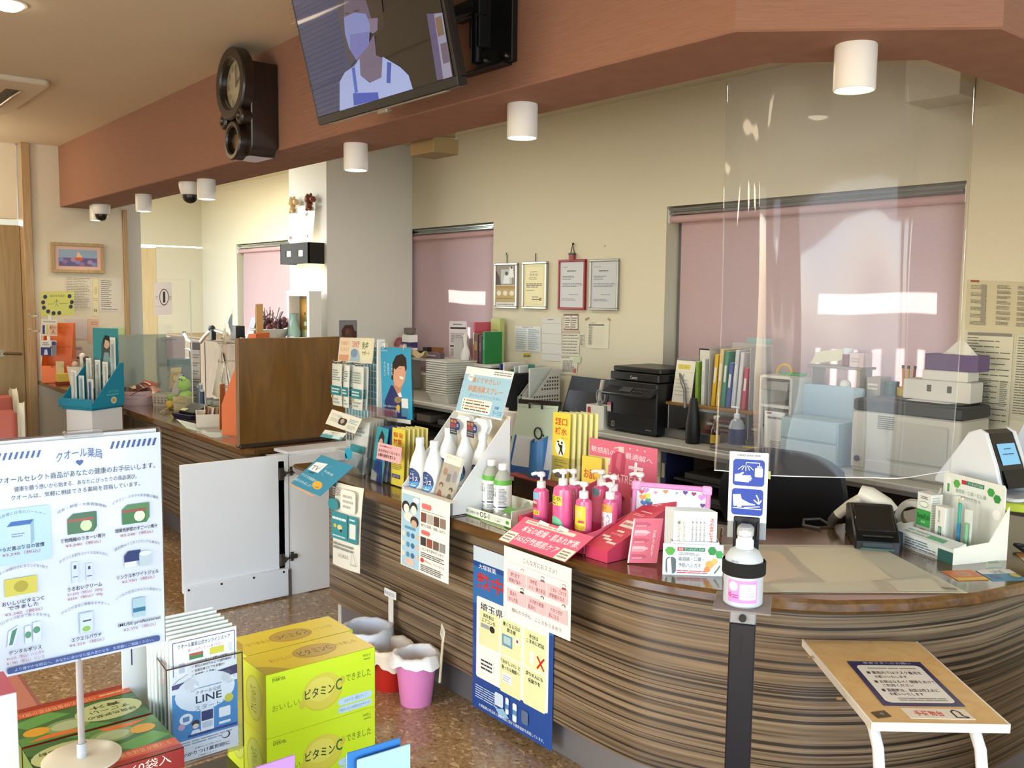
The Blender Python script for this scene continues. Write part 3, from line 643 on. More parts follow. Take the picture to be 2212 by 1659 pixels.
tablep = [('t','電話番号一覧',.3,.01,.7,.06,D_),('r',.02,.08,.98,.97,'#b9c0c2'),('r',.03,.09,.97,.96,'#d6dadb')] + [('b',.05,.1 + .085 * i,.46,.16 + .085 * i,2,'#8b949a') for i in range(10)] + [('b',.54,.1 + .085 * i,.95,.16 + .085 * i,2,'#8b949a') for i in range(10)]
pxcard('wall_notice','white two-column telephone list taped below the first framed certificate','notice',(1112,704),(1168,706),(1112,757),Y1,tablep,base='#d3d6d5',group=gp)
pxcard('wall_notice','large pale sheet ruled with widely spaced lines beside the telephone list','notice',(1170,686),(1213,687),(1170,778),Y1,[('b',.3,.03,.7,.06,1,D_)] + [('l',[(.03,y),(.97,y)],.006,'#6d7073') for y in (.13,.37,.6,.84)],base='#c9c8c0',group=gp)
pxcard('wall_notice','small brown-edged double notice under the red frame','notice',(1218,678),(1249,678),(1218,712),Y1,[('r',0,0,1,.12,'#6d4a3c'),('r',.04,.12,.48,.95,'#d8d4c6'),('r',.54,.12,.96,.95,'#d8d4c6'),('b',.08,.2,.45,.9,5,'#6a5a50'),('b',.58,.2,.92,.9,5,'#6a5a50'),('r',0,.94,1,1,'#6d4a3c')],base='#8a6a58',group=gp)
pxcard('wall_notice','monthly calendar sheet with rows of dates below the brown notice','notice',(1214,715),(1252,715),(1213,768),Y1,[('r',0,0,1,.1,'#b59b8b')] + [('b',.03,.14 + .12 * i,.97,.2 + .12 * i,1,D_) for i in range(7)],base='#cfc9b5',group=gp)
pxcard('wall_notice','small narrow notice at the right edge of the calendar sheet','notice',(1252,722),(1261,722),(1252,748),Y1,[('b',.1,.05,.9,.9,5,'#6b665a')],base='#c5bfae',group=gp)
pxcard('wall_notice','price table with a dark heading bar on white paper','notice',(1269,696),(1316,696),(1267,752),Y1,[('t','料金表',.1,.01,.4,.06,D_),('r',.06,.08,.78,.13,'#3b3a36')] + [('r',.06,.16 + .042 * i,.78,.165 + .042 * i,'#b5b09c') for i in range(17)] + [('b',.08,.14,.25,.86,17,'#77735f')],base='#d4cfb9',group=gp)
pxcard('wall_notice','taped instruction sheet with a red stamp hanging above the laptop','notice',(1213,770),(1249,770),(1210,809),Y1,[('r',0,0,.5,.1,'#a8a08c'),('b',.1,.2,.9,.85,6,'#77736a'),('r',.78,.65,.95,.9,'#b5645a')],base='#d5d0bd',group=gp)
pxcard('sticky_note','pale green note stuck on the instruction sheet above the laptop','note',(1238,770),(1254,770),(1238,784),dict(Y=4.292),[],base='#c5cdae')
pxcard('wall_sticker','small yellow and black sticker above the perforated file boxes','sticker',(1131,763),(1147,763),(1131,771),Y1,[('r',0,0,.85,.6,'#c9b53a'),('b',0,.5,1,1,1,'#3a362a')],base='#c9c2a6')
for i,q in enumerate((((1263,689),(1271,684),(1265,693)),((1314,686),(1319,690),(1312,690)))):
    pxcard('tape_scrap',('torn patterned tape scrap above the price table, its left one','torn patterned tape scrap above the price table, its right one')[i],'tape',*q,Y1,[('b',0,.1,1,.9,2,'#7a4f42')],base='#b9a58c')
Y2 = dict(Y=4.215);fine = lambda n,sd: [('b',.03,.03 + .94 * i / n,.97,.03 + .94 * i / n + .5 / n,1,'#5d5c55') for i in range(n) if (i * sd) % 7 not in (2,)]
pxcard('notice_sheet','upper closely printed price sheet on the wall right of the large window','notice',(2090,604),(2240,610),(2086,713),Y2,[('r',.05,.005,.18,.045,'#8f4038')] + [('b',.06,.1 + .14 * i,.3,.18 + .14 * i,3,'#6d6b60') for i in range(6)] + [('r',.22,.08,.29,.85,'#8a8577')] + [('b',.45,.08 + .1 * i,.65,.15 + .1 * i,3,'#66645a') for i in range(8)] + [('b',.75,.08 + .1 * i,.98,.15 + .1 * i,3,'#66645a') for i in range(8)],base='#bdb595',group='price sheets right of the window')
pxcard('notice_sheet','tall closely printed sheet under the upper price sheet','notice',(2088,717),(2190,721),(2077,908),Y2,[('r',.03,.0,.97,.035,'#77736a')] + [('b',.03,.05 + .031 * i,(.3,.95)[i % 2],.07 + .031 * i,1,'#55534a') for i in range(30)] + [('b',.3,.5,.6,.95,26,'#7d7a6e'),('b',.8,.52,.95,.8,14,'#77746a')],base='#c4bfa8',group='price sheets right of the window')
pxcard('notice_sheet','printed sheet cut by the picture edge beside the tall price sheet','notice',(2197,722),(2300,726),(2182,908),Y2,[('b',.04,.03 + .03 * i,.5,.05 + .03 * i,1,'#55534a') for i in range(30)],base='#c0bba2',group='price sheets right of the window')
# pillar: lamp, clear folder, photo, box frame
r = thing('wall_lamp','dark brown box wall lamp with two glowing square openings on the pillar','lamp',(-6.90,3.5,1.73))
dk = M('#150d07',.7);x0,x1,y0,y1,z0,z1 = -7.14,-6.64,3.36,3.50,1.735,1.90
q = mb(dk).box(((x0 + x1) / 2,y0 + .006,z1 - .03),(x1 - x0,.012,.06),.001).box(((x0 + x1) / 2,y0 + .006,z0 + .03),(x1 - x0,.012,.06),.001)
for a,c in ((x0,x0 + .10),(x0 + .19,x0 + .31),(x1 - .10,x1)): q.box(((a + c) / 2,y0 + .006,(z0 + z1) / 2),(c - a,.012,.05),.001)
q.box((x0 + .006,(y0 + y1) / 2,(z0 + z1) / 2),(.012,y1 - y0,z1 - z0),.001).box((x1 - .006,(y0 + y1) / 2,(z0 + z1) / 2),(.012,y1 - y0,z1 - z0),.001)
part(r,'shade',q,True);part(r,'diffuser',mb(M('#ffe9c0',.5,0,7)).box(((x0 + x1) / 2,y0 + .02,(z0 + z1) / 2),(x1 - x0 - .04,.006,.08),.001),True)
part(r,'bulb',mb(M('#ffe9c0',.5,0,6)).cyl((-6.84,3.43,1.77),(-6.84,3.43,1.86),.025,14),True)
for z,dz,e in ((1.93,1,1.0),(1.70,-1,1.5)): lamp('wall_lamp_light','SPOT',(-6.78,3.435,1.90 if dz > 0 else 1.735),e,(1,.80,.48),(0,.1,dz),spot_size=R(75),spot_blend=.6,shadow_soft_size=.02)
r = thing('clear_folder','clear plastic folder with two animal clips hanging above the wall lamp','folder',(-6.93,3.47,1.91))
fq = [P(628,447,Y=3.455),P(681,441,Y=3.455),P(622,523,Y=3.455)]
part(r,'pouch',mb(clear_mat('milky_pouch','#fffdf6',.15,.3,.35,'#d8d2c2')).slab(*fq,.004),True)
pr(r,*fq,[('r',0,0,1,.06,'#c9c5bb'),('e',.1,.88,.06,.05,'#8e2b22'),('e',.8,.86,.03,.045,'#5a3a26'),('e',.68,.24,.05,.06,'#55503f'),('e',.68,.2,.03,.03,'#e2ddd0')])
for (px,py),c,nm in (((632,447),'#d9bc85','cream'),((668,441),'#6e3314','brown')):
    p_ = P(px,py,Y=3.45);q = mb(c).ball(p_ + V((0,0,-.01)),.032,12,1.2).ball(p_ + V((0,-.005,.04)),.036,12)
    for sx in (-1,1): q.ball(p_ + V((sx * .028,0,.072)),.013,8).ball(p_ + V((sx * .024,-.01,-.04)),.014,8)
    q.ball(p_ + V((.06,0,.035)),.026,10);part(r,'clip',q,True,nm + ' animal clip')
a,c = P(733,692,X=-6.598),P(771,692,X=-6.598)
card('photo_print','small dark photo stuck on the pillar above the wooden board','photo',a,c,a + V((0,0,-.18)),[('r',.04,.03,.96,1,'#7f8388'),('g',[(.15,1),(.12,.45),(.3,.22),(.75,.2),(.85,.45),(.97,.5),(.97,1)],'#4a2a20'),('g',[(.3,.5),(.5,.35),(.7,.4),(.75,1),(.4,1)],'#5e3a2c'),('e',.45,.5,.12,.14,'#6e4a3a')],base='#5f6266')
r = thing('shadow_box','white deep picture frame with a yellow bottle illustration leaning by the pillar','picture frame',(-6.70,3.37,1.10))
wm = M('#e4e2e0',.45);x0,x1,z0,z1 = -6.905,-6.515,1.10,1.518;y0,y1 = 3.30,3.405
part(r,'frame',mb(wm).box((x0 + .02,(y0 + y1) / 2,(z0 + z1) / 2),(.04,y1 - y0,z1 - z0),.002).box((x1 - .02,(y0 + y1) / 2,(z0 + z1) / 2),(.04,y1 - y0,z1 - z0),.002).box(((x0 + x1) / 2,(y0 + y1) / 2,z1 - .02),(x1 - x0 - .08,y1 - y0,.04),.002).box(((x0 + x1) / 2,(y0 + y1) / 2,z0 + .02),(x1 - x0 - .08,y1 - y0,.04),.002).box(((x0 + x1) / 2,y1 - .005,(z0 + z1) / 2),(x1 - x0 - .08,.01,z1 - z0 - .08),0),True)
TLp,TRp,BLp = (x0 + .04,y1 - .011,z1 - .04),(x1 - .04,y1 - .011,z1 - .04),(x0 + .04,y1 - .011,z0 + .04)
pr(r,TLp,TRp,BLp,[('r',0,0,1,1,'#8d8468'),('r',.06,.06,.94,.80,'#b98a2c'),('r',.06,.8,.94,1,'#b8bfa2'),('rr',.2,.52,.4,.78,'#77773f',.05),('r',.27,.42,.33,.54,'#77773f'),('r',.26,.38,.34,.43,'#1d1a14'),('r',.22,.6,.38,.7,'#d6cfae'),('r',.52,.3,.56,.74,'#d8d3a8'),('e',.54,.28,.02,.03,'#2a2116'),('e',.62,.76,.05,.03,'#b54a22'),('e',.74,.77,.05,.03,'#c5722c'),('e',.85,.77,.04,.025,'#a8421e'),('b',.3,.1,.8,.2,2,'#a47822')],'illustration')
# left wall: picture and notices
XL = dict(X=-6.947)
a,c,e = P(108,523,**XL),P(222,528,**XL),P(108,588,**XL);z1,z0 = a.z,P(108,588,**XL).z
r = thing('picture_frame','wooden framed painting of a little boat among purple waves','picture frame',(-6.95,(a.y + c.y) / 2,z0))
ya,yb = a.y,c.y
part(r,'frame',mb(trimw).box((-6.935,(ya + yb) / 2,z1 - .011),(.03,yb - ya,.022),.002).box((-6.935,(ya + yb) / 2,z0 + .011),(.03,yb - ya,.022),.002).box((-6.935,ya + .011,(z0 + z1) / 2),(.03,.022,z1 - z0 - .044),.002).box((-6.935,yb - .011,(z0 + z1) / 2),(.03,.022,z1 - z0 - .044),.002),True)
pa = [(-6.929,ya + .022,z1 - .022),(-6.929,yb - .022,z1 - .022),(-6.929,ya + .022,z0 + .022)]
part(r,'mount',mb('#d9b5a4').slab(*pa,.01),True)
pr(r,*pa,[('r',.08,.14,.92,.86,'#93a9c6'),('r',.08,.5,.92,.86,'#6a5f8e')] + [('e',.13 + .09 * i,.58 + .09 * (i % 3),.06,.09,('#7d8fc4','#9a6f9c','#5a5f94','#b58ab0')[i % 4]) for i in range(9)] + [('g',[(.42,.48),(.62,.48),(.58,.62),(.46,.62)],'#d3622e'),('g',[(.5,.2),(.6,.47),(.46,.47)],'#e6c79a')],'painting')
gp = 'notices on the left wall'
pxcard('posted_sheet','closely printed fee sheet under the framed painting','notice',(141,597),(200,599),(141,668),XL,[('b',.04,.03 + .05 * i,.9,.06 + .05 * i,1,'#8a867c') for i in range(19)],base='#d2cdbd',group=gp)
pxcard('posted_sheet','printed table sheet beside the oak post on the left wall','notice',(214,600),(262,603),(214,671),XL,[('b',.08,.06 + .06 * i,.55,.1 + .06 * i,1,'#77746c') for i in range(14)] + [('b',.1,.92,.9,.96,1,'#77746c')],base='#d6d2c6',group=gp)
pxcard('posted_sheet','pale yellow faded sheet between the two printed sheets','notice',(201,604),(213,605),(201,682),dict(X=-6.944),[('e',.5,.3,.3,.12,'#c5bd8a'),('b',.1,.5,.9,.6,2,'#b5ae86'),('e',.3,.85,.12,.05,'#8a8a7c'),('e',.6,.85,.12,.05,'#8a8a7c')],base='#d9d2ab',group=gp)
pxcard('posted_sheet','lilac blank sheet low on the left wall behind the orange rack','notice',(140,688),(188,690),(140,732),XL,[],base='#cdc1c0',group=gp)
pxcard('posted_sheet','pink notice with small portraits low on the left wall','notice',(139,748),(178,748),(139,790),XL,[('r',0,0,.45,.25,'#c9627a'),('b',.5,.05,.95,.2,2,'#8a6a70')] + [('e',x,y,.06,.06,'#3a2f30') for x,y in ((.2,.45),(.25,.68),(.5,.62),(.75,.6))],base='#cfb2b4',group=gp)
pxcard('posted_sheet','peach leaflet pinned beside the pale yellow sheet','notice',(189,688),(214,690),(189,742),XL,[('b',.3,.1,.9,.25,2,'#b08a78')],base='#d8b29a',group=gp)
pxcard('posted_sheet','pale green paper at the foot of the oak post','notice',(243,706),(270,708),(243,724),XL,[],base='#b9cf97',group=gp)
q = thing('ceiling_box','small tan box with a slot under the soffit above the blue grey pillar','box',(-2.97,2.03,2.03));part(q,'body',bx_(-3.05,-2.89,1.975,2.09,2.03,2.09),True);part(q,'bracket',bx_(-3.03,-2.91,1.94,2.09,2.09,2.735),True)
# ================================================================ OFFICE DESK AND WHAT STANDS ON IT
deskm = noise_mat('desk_laminate',[(.3,'#b9b6ab'),(.7,'#c2bfb4')],(60,60,60),.4,3)
ZD = .72
def bx(x0,x1,y0,y1,z0,z1,b=.002,m=None,q=None,r=0.):
    q = q or mb();
    if m is not None: q.mat(m)
    return q.box(((x0 + x1) / 2,(y0 + y1) / 2,(z0 + z1) / 2),(x1 - x0,y1 - y0,z1 - z0),b,r)
d = thing('office_desk','long pale grey desk along the window wall with dark open shelves below','desk',(-3.6,4.0,0))
part(d,'desktop',bx(-6.58,-.95,3.745,4.29,.69,ZD,.006,deskm),True)
part(d,'edge_channel',bx(-6.57,-.96,3.752,3.765,.672,.69,.001,'#77756e'),True)
for x in (-6.55,-5.2,-4.05,-2.72,-1.6): part(d,'side_panel',bx(x - .012,x + .012,3.78,4.28,0,.69,.002,'#8d8b84'),True)
part(d,'back_panel',bx(-6.5,-1.0,4.262,4.278,.1,.69,.002,'#3c3834'),True)
for z in (.18,.36,.54): part(d,'dark_shelf',bx(-6.5,-5.22,3.83,4.2,z - .008,z + .008,.001,'#22201f'),True)
for z in (.2,.31,.42,.53): part(d,'dark_shelf',bx(-3.25,-2.74,3.80,4.2,z - .006,z + .006,.001,'#1e1d1d'),True)
gp = 'paper stacks on the dark shelves'
for i in range(6):
    x,z = (-6.05 + .28 * (i % 3),.548 - .18 * (i // 3));h = .04 + .012 * (i % 2)
    solo('paper_stack',bx(x - .09,x + .09,3.86,4.12,z,z + h,.001,('#7d7a74','#8e8b84','#6c6a66')[i % 3]),('left','middle','right')[i % 3] + ' grey paper stack on the ' + ('upper','lower')[i // 3] + ' dark shelf under the stacked white baskets','paper',gp)
for i,z in enumerate((.206,.316,.426,.536)):
    solo('paper_stack',bx(-3.2,-2.8,3.83,4.12,z,z + .03,.001,'#4e4c4a'),('lowest','second lowest','second highest','highest')[i] + ' dark letter tray stack under the desk behind the office chair','paper')
gp = 'binders under the desk'
for i,(c,x,w_,h,lb) in enumerate((('#8e1f2b',-3.40,.035,.30,'dark red binder standing under the desk behind the pink card'),('#d8d2b8',-3.362,.03,.29,'cream binder between the red and the navy binder'),('#27305c',-3.325,.035,.30,'navy binder under the desk beside the cream one'))):
    bn = thing('ring_binder',lb,'binder',(x,3.92,.38),0,gp)
    part(bn,'cover',bx(x - w_ / 2,x + w_ / 2,3.80,4.04,.38,.38 + h,.003,c),True);part(bn,'spine_label',bx(x - w_ * .3,x + w_ * .3,3.797,3.8,.52,.6,.0005,'#b9b4a8'),True)
solo('document_box',mb('#8a7464').prism([(-3.46,3.79),(-3.28,3.79),(-3.28,4.06),(-3.46,4.06)],0.0,.375,.002),'brown cardboard document box under the desk holding the binders','box')
# stacked white baskets
bk = thing('white_basket','bottom white plastic basket of the tall stack by the window','basket',(-5.50,3.98,ZD),0,'stack of white baskets')
bm = M('#d8d6cb',.45)
def open_tray(b,w_,l,h,t,tp=.9,z=0.):
    k = tp
    def rr(sx,sy,zz): return [(-w_ / 2 * sx,-l / 2 * sy,zz),(w_ / 2 * sx,-l / 2 * sy,zz),(w_ / 2 * sx,l / 2 * sy,zz),(-w_ / 2 * sx,l / 2 * sy,zz)]
    i = 1 - 2 * t / w_;j = 1 - 2 * t / l
    return b.rings([rr(k,k,z),rr(1,1,z + h),rr(i,j,z + h),rr(k * i,k * j,z + t)])
part(bk,'body',open_tray(mb(bm),.25,.36,.075,.003,.86))
part(bk,'rim',mb(bm).rings([[(x * .25 / 2 * k,y * .36 / 2 * k,z) for x,y in ((-1,-1),(1,-1),(1,1),(-1,1))] for k,z in ((1.0,.066),(1.06,.067),(1.06,.075),(1.0,.076))],cap0=False,cap1=False))
for i in range(1,15):
    copy_tree(bk,(-5.50 + .002 * (i % 2),3.98,ZD + .0165 * i),R(random.uniform(-.6,.6)),'white plastic basket %s in the tall stack by the window' % ('second from the bottom','third from the bottom','fourth from the bottom','fifth from the bottom','sixth from the bottom','seventh from the bottom','in the exact middle','seventh from the top','sixth from the top','fifth from the top','fourth from the top','third from the top','second from the top','on the very top')[i - 1])
gr = mb(M('#9d9b92',.6))
# small black printer behind the spray display
pm = M('#17181a',.42);r = thing('printer','black desktop printer between the stacked baskets and the spray display','printer',(-5.02,3.98,ZD))
part(r,'body',mb(pm).at((-5.02,0,0)).yz([(3.80,ZD),(4.2,ZD),(4.2,.975),(3.92,.975),(3.80,.91)],-.2,.2,.006).at(),True)
part(r,'panel',bx(-5.1,-4.95,3.86,3.90,.945,.955,.001,'#34373a'),True);part(r,'tray_gap',bx(-5.17,-4.87,3.797,3.803,.80,.812,.001,'#000000'),True)
s_ = thing('desk_shelf','white raised shelf by the window carrying books and small boxes','shelf',(-5.75,4.14,ZD))
part(s_,'board',bx(-6.5,-5.16,4.03,4.27,.985,1.005,.002,'#d2d0c8'),True)
for x in (-6.4,-5.28): part(s_,'leg',bx(x - .01,x + .01,4.06,4.25,ZD,.985,.002,'#9a9890'),True)
ZS = 1.005
# items on the raised shelf
def book(x,w_,h,c,lb,dpt=.16,y=4.06,z=ZS,gp='books and files on the raised shelf',cat='book',nm='book',sp='#d9d4c4',tilt=0):
    b_ = thing(nm,lb,cat,(x,y + dpt / 2,z),0,gp)
    if tilt: b_.rotation_euler = (0,R(tilt),0)
    part(b_,'cover',mb(c).box((0,0,h / 2),(w_,dpt,h),.0015));part(b_,'pages',mb('#e6e1d2').box((0,.002,h / 2 + .0008),(w_ * .7,dpt * .97,h),.0005));part(b_,'spine_label',mb(sp).box((0,-dpt / 2 - .0006,h * .6),(w_ * .6,.001,h * .3),.0002));return b_
book(-5.385,.05,.215,'#5d3a1f','thick brown patterned book on the raised shelf next to the certificates',sp='#94742f')
book(-5.33,.035,.205,'#4a1f3f','dark purple book between the brown and green books',sp='#7a4a6a')
book(-5.29,.03,.235,'#1f7a3c','bright green book at the right end of the raised shelf',sp='#2d9a50')
book(-5.45,.02,.30,'#c4556a','pink document file leaning behind the brown book',cat='file',nm='document_file',y=4.09)
book(-5.36,.11,.33,'#b7bf78','tall pale green document box with a dark lid by the window',cat='file',nm='document_box',y=4.22,dpt=.045,sp='#a5ad68')
solo('plastic_bag',mb(M('#d9d6d2',.3)).sheet(lambda u,v: (-5.56 + .05 * math.cos(6.283 * u) * (1 - .75 * v) + .012 * math.sin(9 * v + 5 * u),4.10 + .03 * math.sin(6.283 * u) * (1 - .6 * v),ZS + .01 + .2 * v),14,8),'crumpled white plastic bag beside the pink file on the raised shelf','bag')
a = P(971,694,Y=4.2);card('notice_stand','standing white notice with a black banded table against the blind','notice',a,a + V((.23,0,.005)),a + V((0,0,-.30)),[('b',.2,.05,.8,.1,1,'#55524c'),('r',.05,.15,.95,.2,'#2d2a28'),('b',.1,.3,.9,.55,6,'#8a8580'),('r',.05,.62,.95,.66,'#2d2a28'),('b',.1,.7,.9,.9,4,'#8a8580')],base='#dcd2d2')
solo('grey_file_box',bx(-5.72,-5.60,4.10,4.2,ZS,ZS + .17,.003,'#b9b4ae'),'grey file box beside the plastic bag on the raised shelf','box')
boxy('carton','white and navy carton next to the pillar on the raised shelf','carton',(-6.36,4.12,ZS),0,(.11,.08,.17),{'f': [('r',0,.35,1,.62,'#2b3478'),('b',.1,.7,.9,.85,2,'#8a8890')],'r': [('r',0,.35,1,.62,'#232b66')]})
q = thing('desk_tray','grey grooved holder sitting on the white and navy carton','holder',(-6.36,4.12,ZS + .171));part(q,'body',mb('#6e6862').lathe([(.03,0),(.045,.01),(.05,.05),(.046,.055),(.04,.012)],16))
solo('dried_flowers',mb('#8e4a56').ball((-6.48,4.10,ZS + .08),.05,10,1.3),'dusty red dried flower ball next to the pillar','flowers')
gp = 'small dark boxes by the blind'
for i,(x,w_,h,c,lb) in enumerate(((-6.20,.10,.05,'#2a2a30','flat dark box leaning on the raised shelf by the blind'),(-6.06,.05,.085,'#1d1d24','upright black box with a brown carton behind it'),(-5.99,.10,.085,'#8a5a34','small brown carton on the raised shelf by the blind'),(-5.95,.16,.05,'#6e5a68','low mauve striped box in front of the brown carton'))):
    boxy('small_box',lb,'box',(x,4.09 + (.05 if i == 2 else 0),ZS),R(8 * (i % 2)),(w_,.05,h),{'f': [('b',.1,.3,.9,.7,1,'#b9aebb')]},gp,base_col=c)
q = thing('kraft_bag','kraft paper bag lying folded on the white rack by the man poster','bag',(-6.2,4.06,1.0));
part(q,'bag',mb('#c9b184').sheet(lambda u,v: (-6.32 + .36 * u,4.035 - .05 * v,ZS + .012 + .05 * v * (1 - v) * 3 + .012 * math.sin(14 * u)),14,5,.002),True)
solo('orange_ball',mb('#b5562c').ball((-6.28,4.0,ZS + .06),.035,12),'small orange round ornament beside the clipped poster','ornament')
# perforated file boxes with files
fb = mb(M('#c9c9c1',.5))
fx = thing('file_box','perforated white file box at the right of its pair beside the laptop','file box',(-4.72,4.12,ZD),0,'perforated file boxes')
def perf(b,w_,l,h):  # side with a slanted front edge and square holes
    for sx in (-1,1):
        x = sx * (w_ / 2 - .0015);b.yz([(-l / 2,0),(l / 2,0),(l / 2,h),(l / 2 - .07,h),(-l / 2,h * .35)],x - .0015,x + .0015)
    b.box((0,l / 2 - .0015,h / 2),(w_,.003,h),0).box((0,-l / 2 + .0015,h * .175),(w_,.003,h * .35),0).box((0,0,.0015),(w_,l,.003),0);return b
part(fx,'body',perf(mb(M('#c9c9c1',.5)),.11,.25,.285))
hm = M('#4a4a46',.8);hb = mb(hm)
for i in range(10):
    for j in range(10):
        y,z = -.105 + .023 * i,.03 + .025 * j
        if z < .09 + (y + .125) * .9 and (j % 5) != 4: hb.box((.0556,y,z),(.0006,.013,.013),0)
for i in range(4):
    for j in range(3): hb.box((-.035 + .023 * i,-.1256,.025 + .022 * j),(.013,.0006,.013),0)
part(fx,'holes',hb,kind='stuff')
copy_tree(fx,(-4.86,4.12,ZD),0,'perforated white file box at the left of its pair beside the laptop')
for i,(x,c,h,lb) in enumerate(((-5.06,'#2b3a8c',.30,'navy file upright left of the perforated boxes'),(-5.02,'#d6d3ca',.31,'white file beside the navy file'),(-4.97,'#a8302c',.26,'red topped file left of the perforated boxes'),(-4.94,'#2f6a44',.27,'green edged file left of the perforated boxes'),(-4.90,'#c4cdd2',.29,'pale blue clear file in the left perforated box'),(-4.85,'#d9dcda',.30,'white clear file in the left perforated box'),(-4.74,'#cfd4d2',.29,'clear file in the right perforated box'))):
    book(x,.016,h,c,lb,.20,4.03,ZD + .004,'files beside the laptop','file','document_file','#e3e1da')
q = thing('green_tag','dark green tab card on top of the perforated boxes','card',(-4.80,4.1,ZD + .292));part(q,'card',mb('#1f6a58').box((0,0,.006),(.07,.003,.035),.0005))
# laptop
lp = thing('laptop','open black laptop leaning back against the wall beside the black printer','laptop',(-4.30,4.05,ZD))
part(lp,'base',bx(-4.50,-4.12,3.88,4.12,ZD,ZD + .018,.003,'#1b1b1d'),True)
part(lp,'keyboard',bx(-4.47,-4.15,3.95,4.09,ZD + .018,ZD + .020,.0005,'#26272a'),True)
ll = [V((-4.50,4.20,ZD + .255)),V((-4.12,4.20,ZD + .255)),V((-4.50,4.115,ZD + .018))]
part(lp,'lid',mb('#141416').slab(*ll,.01),True);e = .012
part(lp,'screen',mb(M('#2e2a25',.18,0,0,1,0,.6)).slab(ll[0] + V((e,-.001,-e)),ll[1] + V((-e,-.001,-e)),ll[2] + V((e,-.0012,e)),.0005),True)
# white pen box, scissors
pb = thing('pen_box','white pen box with a red square next to the black printer','pen box',(-3.93,3.90,ZD))
part(pb,'box',open_tray(mb('#e4e1d6'),.15,.075,.135,.003,1.0));pr(pb,(-.075,-.038,.135),(.075,-.038,.135),(-.075,-.038,0),[('r',.08,.1,.26,.38,'#b0242c'),('b',.35,.78,.6,.84,1,'#55524c')],world=False)
sc_ = thing('scissors','grey handled scissors standing in the white pen box','scissors',(-3.93,3.91,ZD + .04))
for sx in (-1,1):
    part(sc_,'handle',mb('#8a8d8f').tube([(sx * .018 + .02 * math.cos(R(k * 30)) * .9,0,.145 + .036 * math.sin(R(k * 30))) for k in range(13)],.0055))
    part(sc_,'blade',mb(steel).box((sx * .004,sx * .002,.055),(.012,.002,.11),.0005))
q = thing('paper_roll','rolled pale paper standing in the white pen box','paper',(-3.98,3.915,ZD + .01));part(q,'roll',mb('#cfc8bb').cyl((0,0,0),(.03,.03,.27),.014,12))
card('pen_ad','long printed leaflet lying under the white pen box','leaflet',V((-4.25,3.87,ZD + .003)),V((-3.80,3.83,ZD + .003)),V((-4.25,3.82,ZD + .003)),[('b',.03,.2,.97,.8,1,'#4a4642')],base='#d6d0c2')
for i in range(3): solo('paper_stack',bx(-4.33 + .01 * i,-4.06,3.86 + .01 * i,3.95,ZD + .021 + .008 * i,ZD + .028 + .008 * i,.0005,('#c4c0b6','#b5b1a8','#cac6bc')[i]),('lowest','middle','top')[i] + ' sheaf of loose papers in front of the laptop','paper','papers by the laptop')
# big black multifunction printer
x0,x1,y0,y1 = -3.815,-3.435,3.855,4.21
m1_,m2_ = M('#0c0c0d',.38),M('#101218',.3)
r = thing('multifunction_printer','tall black multifunction printer with control panel at the desk centre','printer',(-3.62,4.03,ZD))
part(r,'body',bx(x0,x1,y0,y1,ZD + .012,ZD + .30,.005,m1_,r=.012),True);part(r,'feet',bx(x0 + .03,x1 - .03,y0 + .03,y1 - .03,ZD,ZD + .013,.001,'#050505'),True)
part(r,'scanner_unit',bx(x0,x1,y0 + .01,y1,ZD + .305,ZD + .35,.004,m1_,r=.012),True)
part(r,'scanner_lid',bx(x0 + .004,x1 - .004,y0 + .03,y1 - .005,ZD + .352,ZD + .382,.006,m1_,r=.012),True)
q = mb(m2_);q.m = Mx.Translation((x0 + .19,y0 - .02,ZD + .245)) @ Mx.Rotation(R(32),4,'X');part(r,'control_panel',q.box((0,0,0),(.38,.085,.02),.004),True)
q = mb(M('#3b4146',.2));q.m = Mx.Translation((x0 + .17,y0 - .026,ZD + .256)) @ Mx.Rotation(R(32),4,'X');part(r,'display',q.box((0,0,0),(.085,.04,.003),.0005),True)
for i in range(9):
    q = mb(M('#3a3b3e',.4));q.m = Mx.Translation((x0 + .235 + .02 * (i % 5),y0 - .012 - .026 * (i // 5),ZD + .262 - .014 * (i // 5))) @ Mx.Rotation(R(32),4,'X');part(r,'button',q.cyl((0,0,-.001),(0,0,.003),.006,8),True)
part(r,'paper_drawer',bx(x0 + .004,x1 - .004,y0 - .004,y0 + .01,ZD + .02,ZD + .11,.003,m1_),True)
pr(r,(x0,y0 - .0046,ZD + .30),(x1,y0 - .0046,ZD + .30),(x0,y0 - .0046,ZD),[('r',.1,.80,.16,.90,'#9b9a98'),('r',.108,.81,.152,.89,'#3a3a3a'),('b',.8,.86,.93,.9,1,'#77787a'),('r',-.0,.45,.08,.62,'#d9c7c4'),('g',[(0,.45),(.04,.43),(.09,.47),(.09,.5),(0,.5)],'#c4566a')])
pr(r,(x0,y0 + .0085,ZD + .35),(x1,y0 + .0085,ZD + .35),(x0,y0 + .0085,ZD + .305),[('t','Canon',.44,.35,.58,.75,'#d8d8d6')],'lettering')
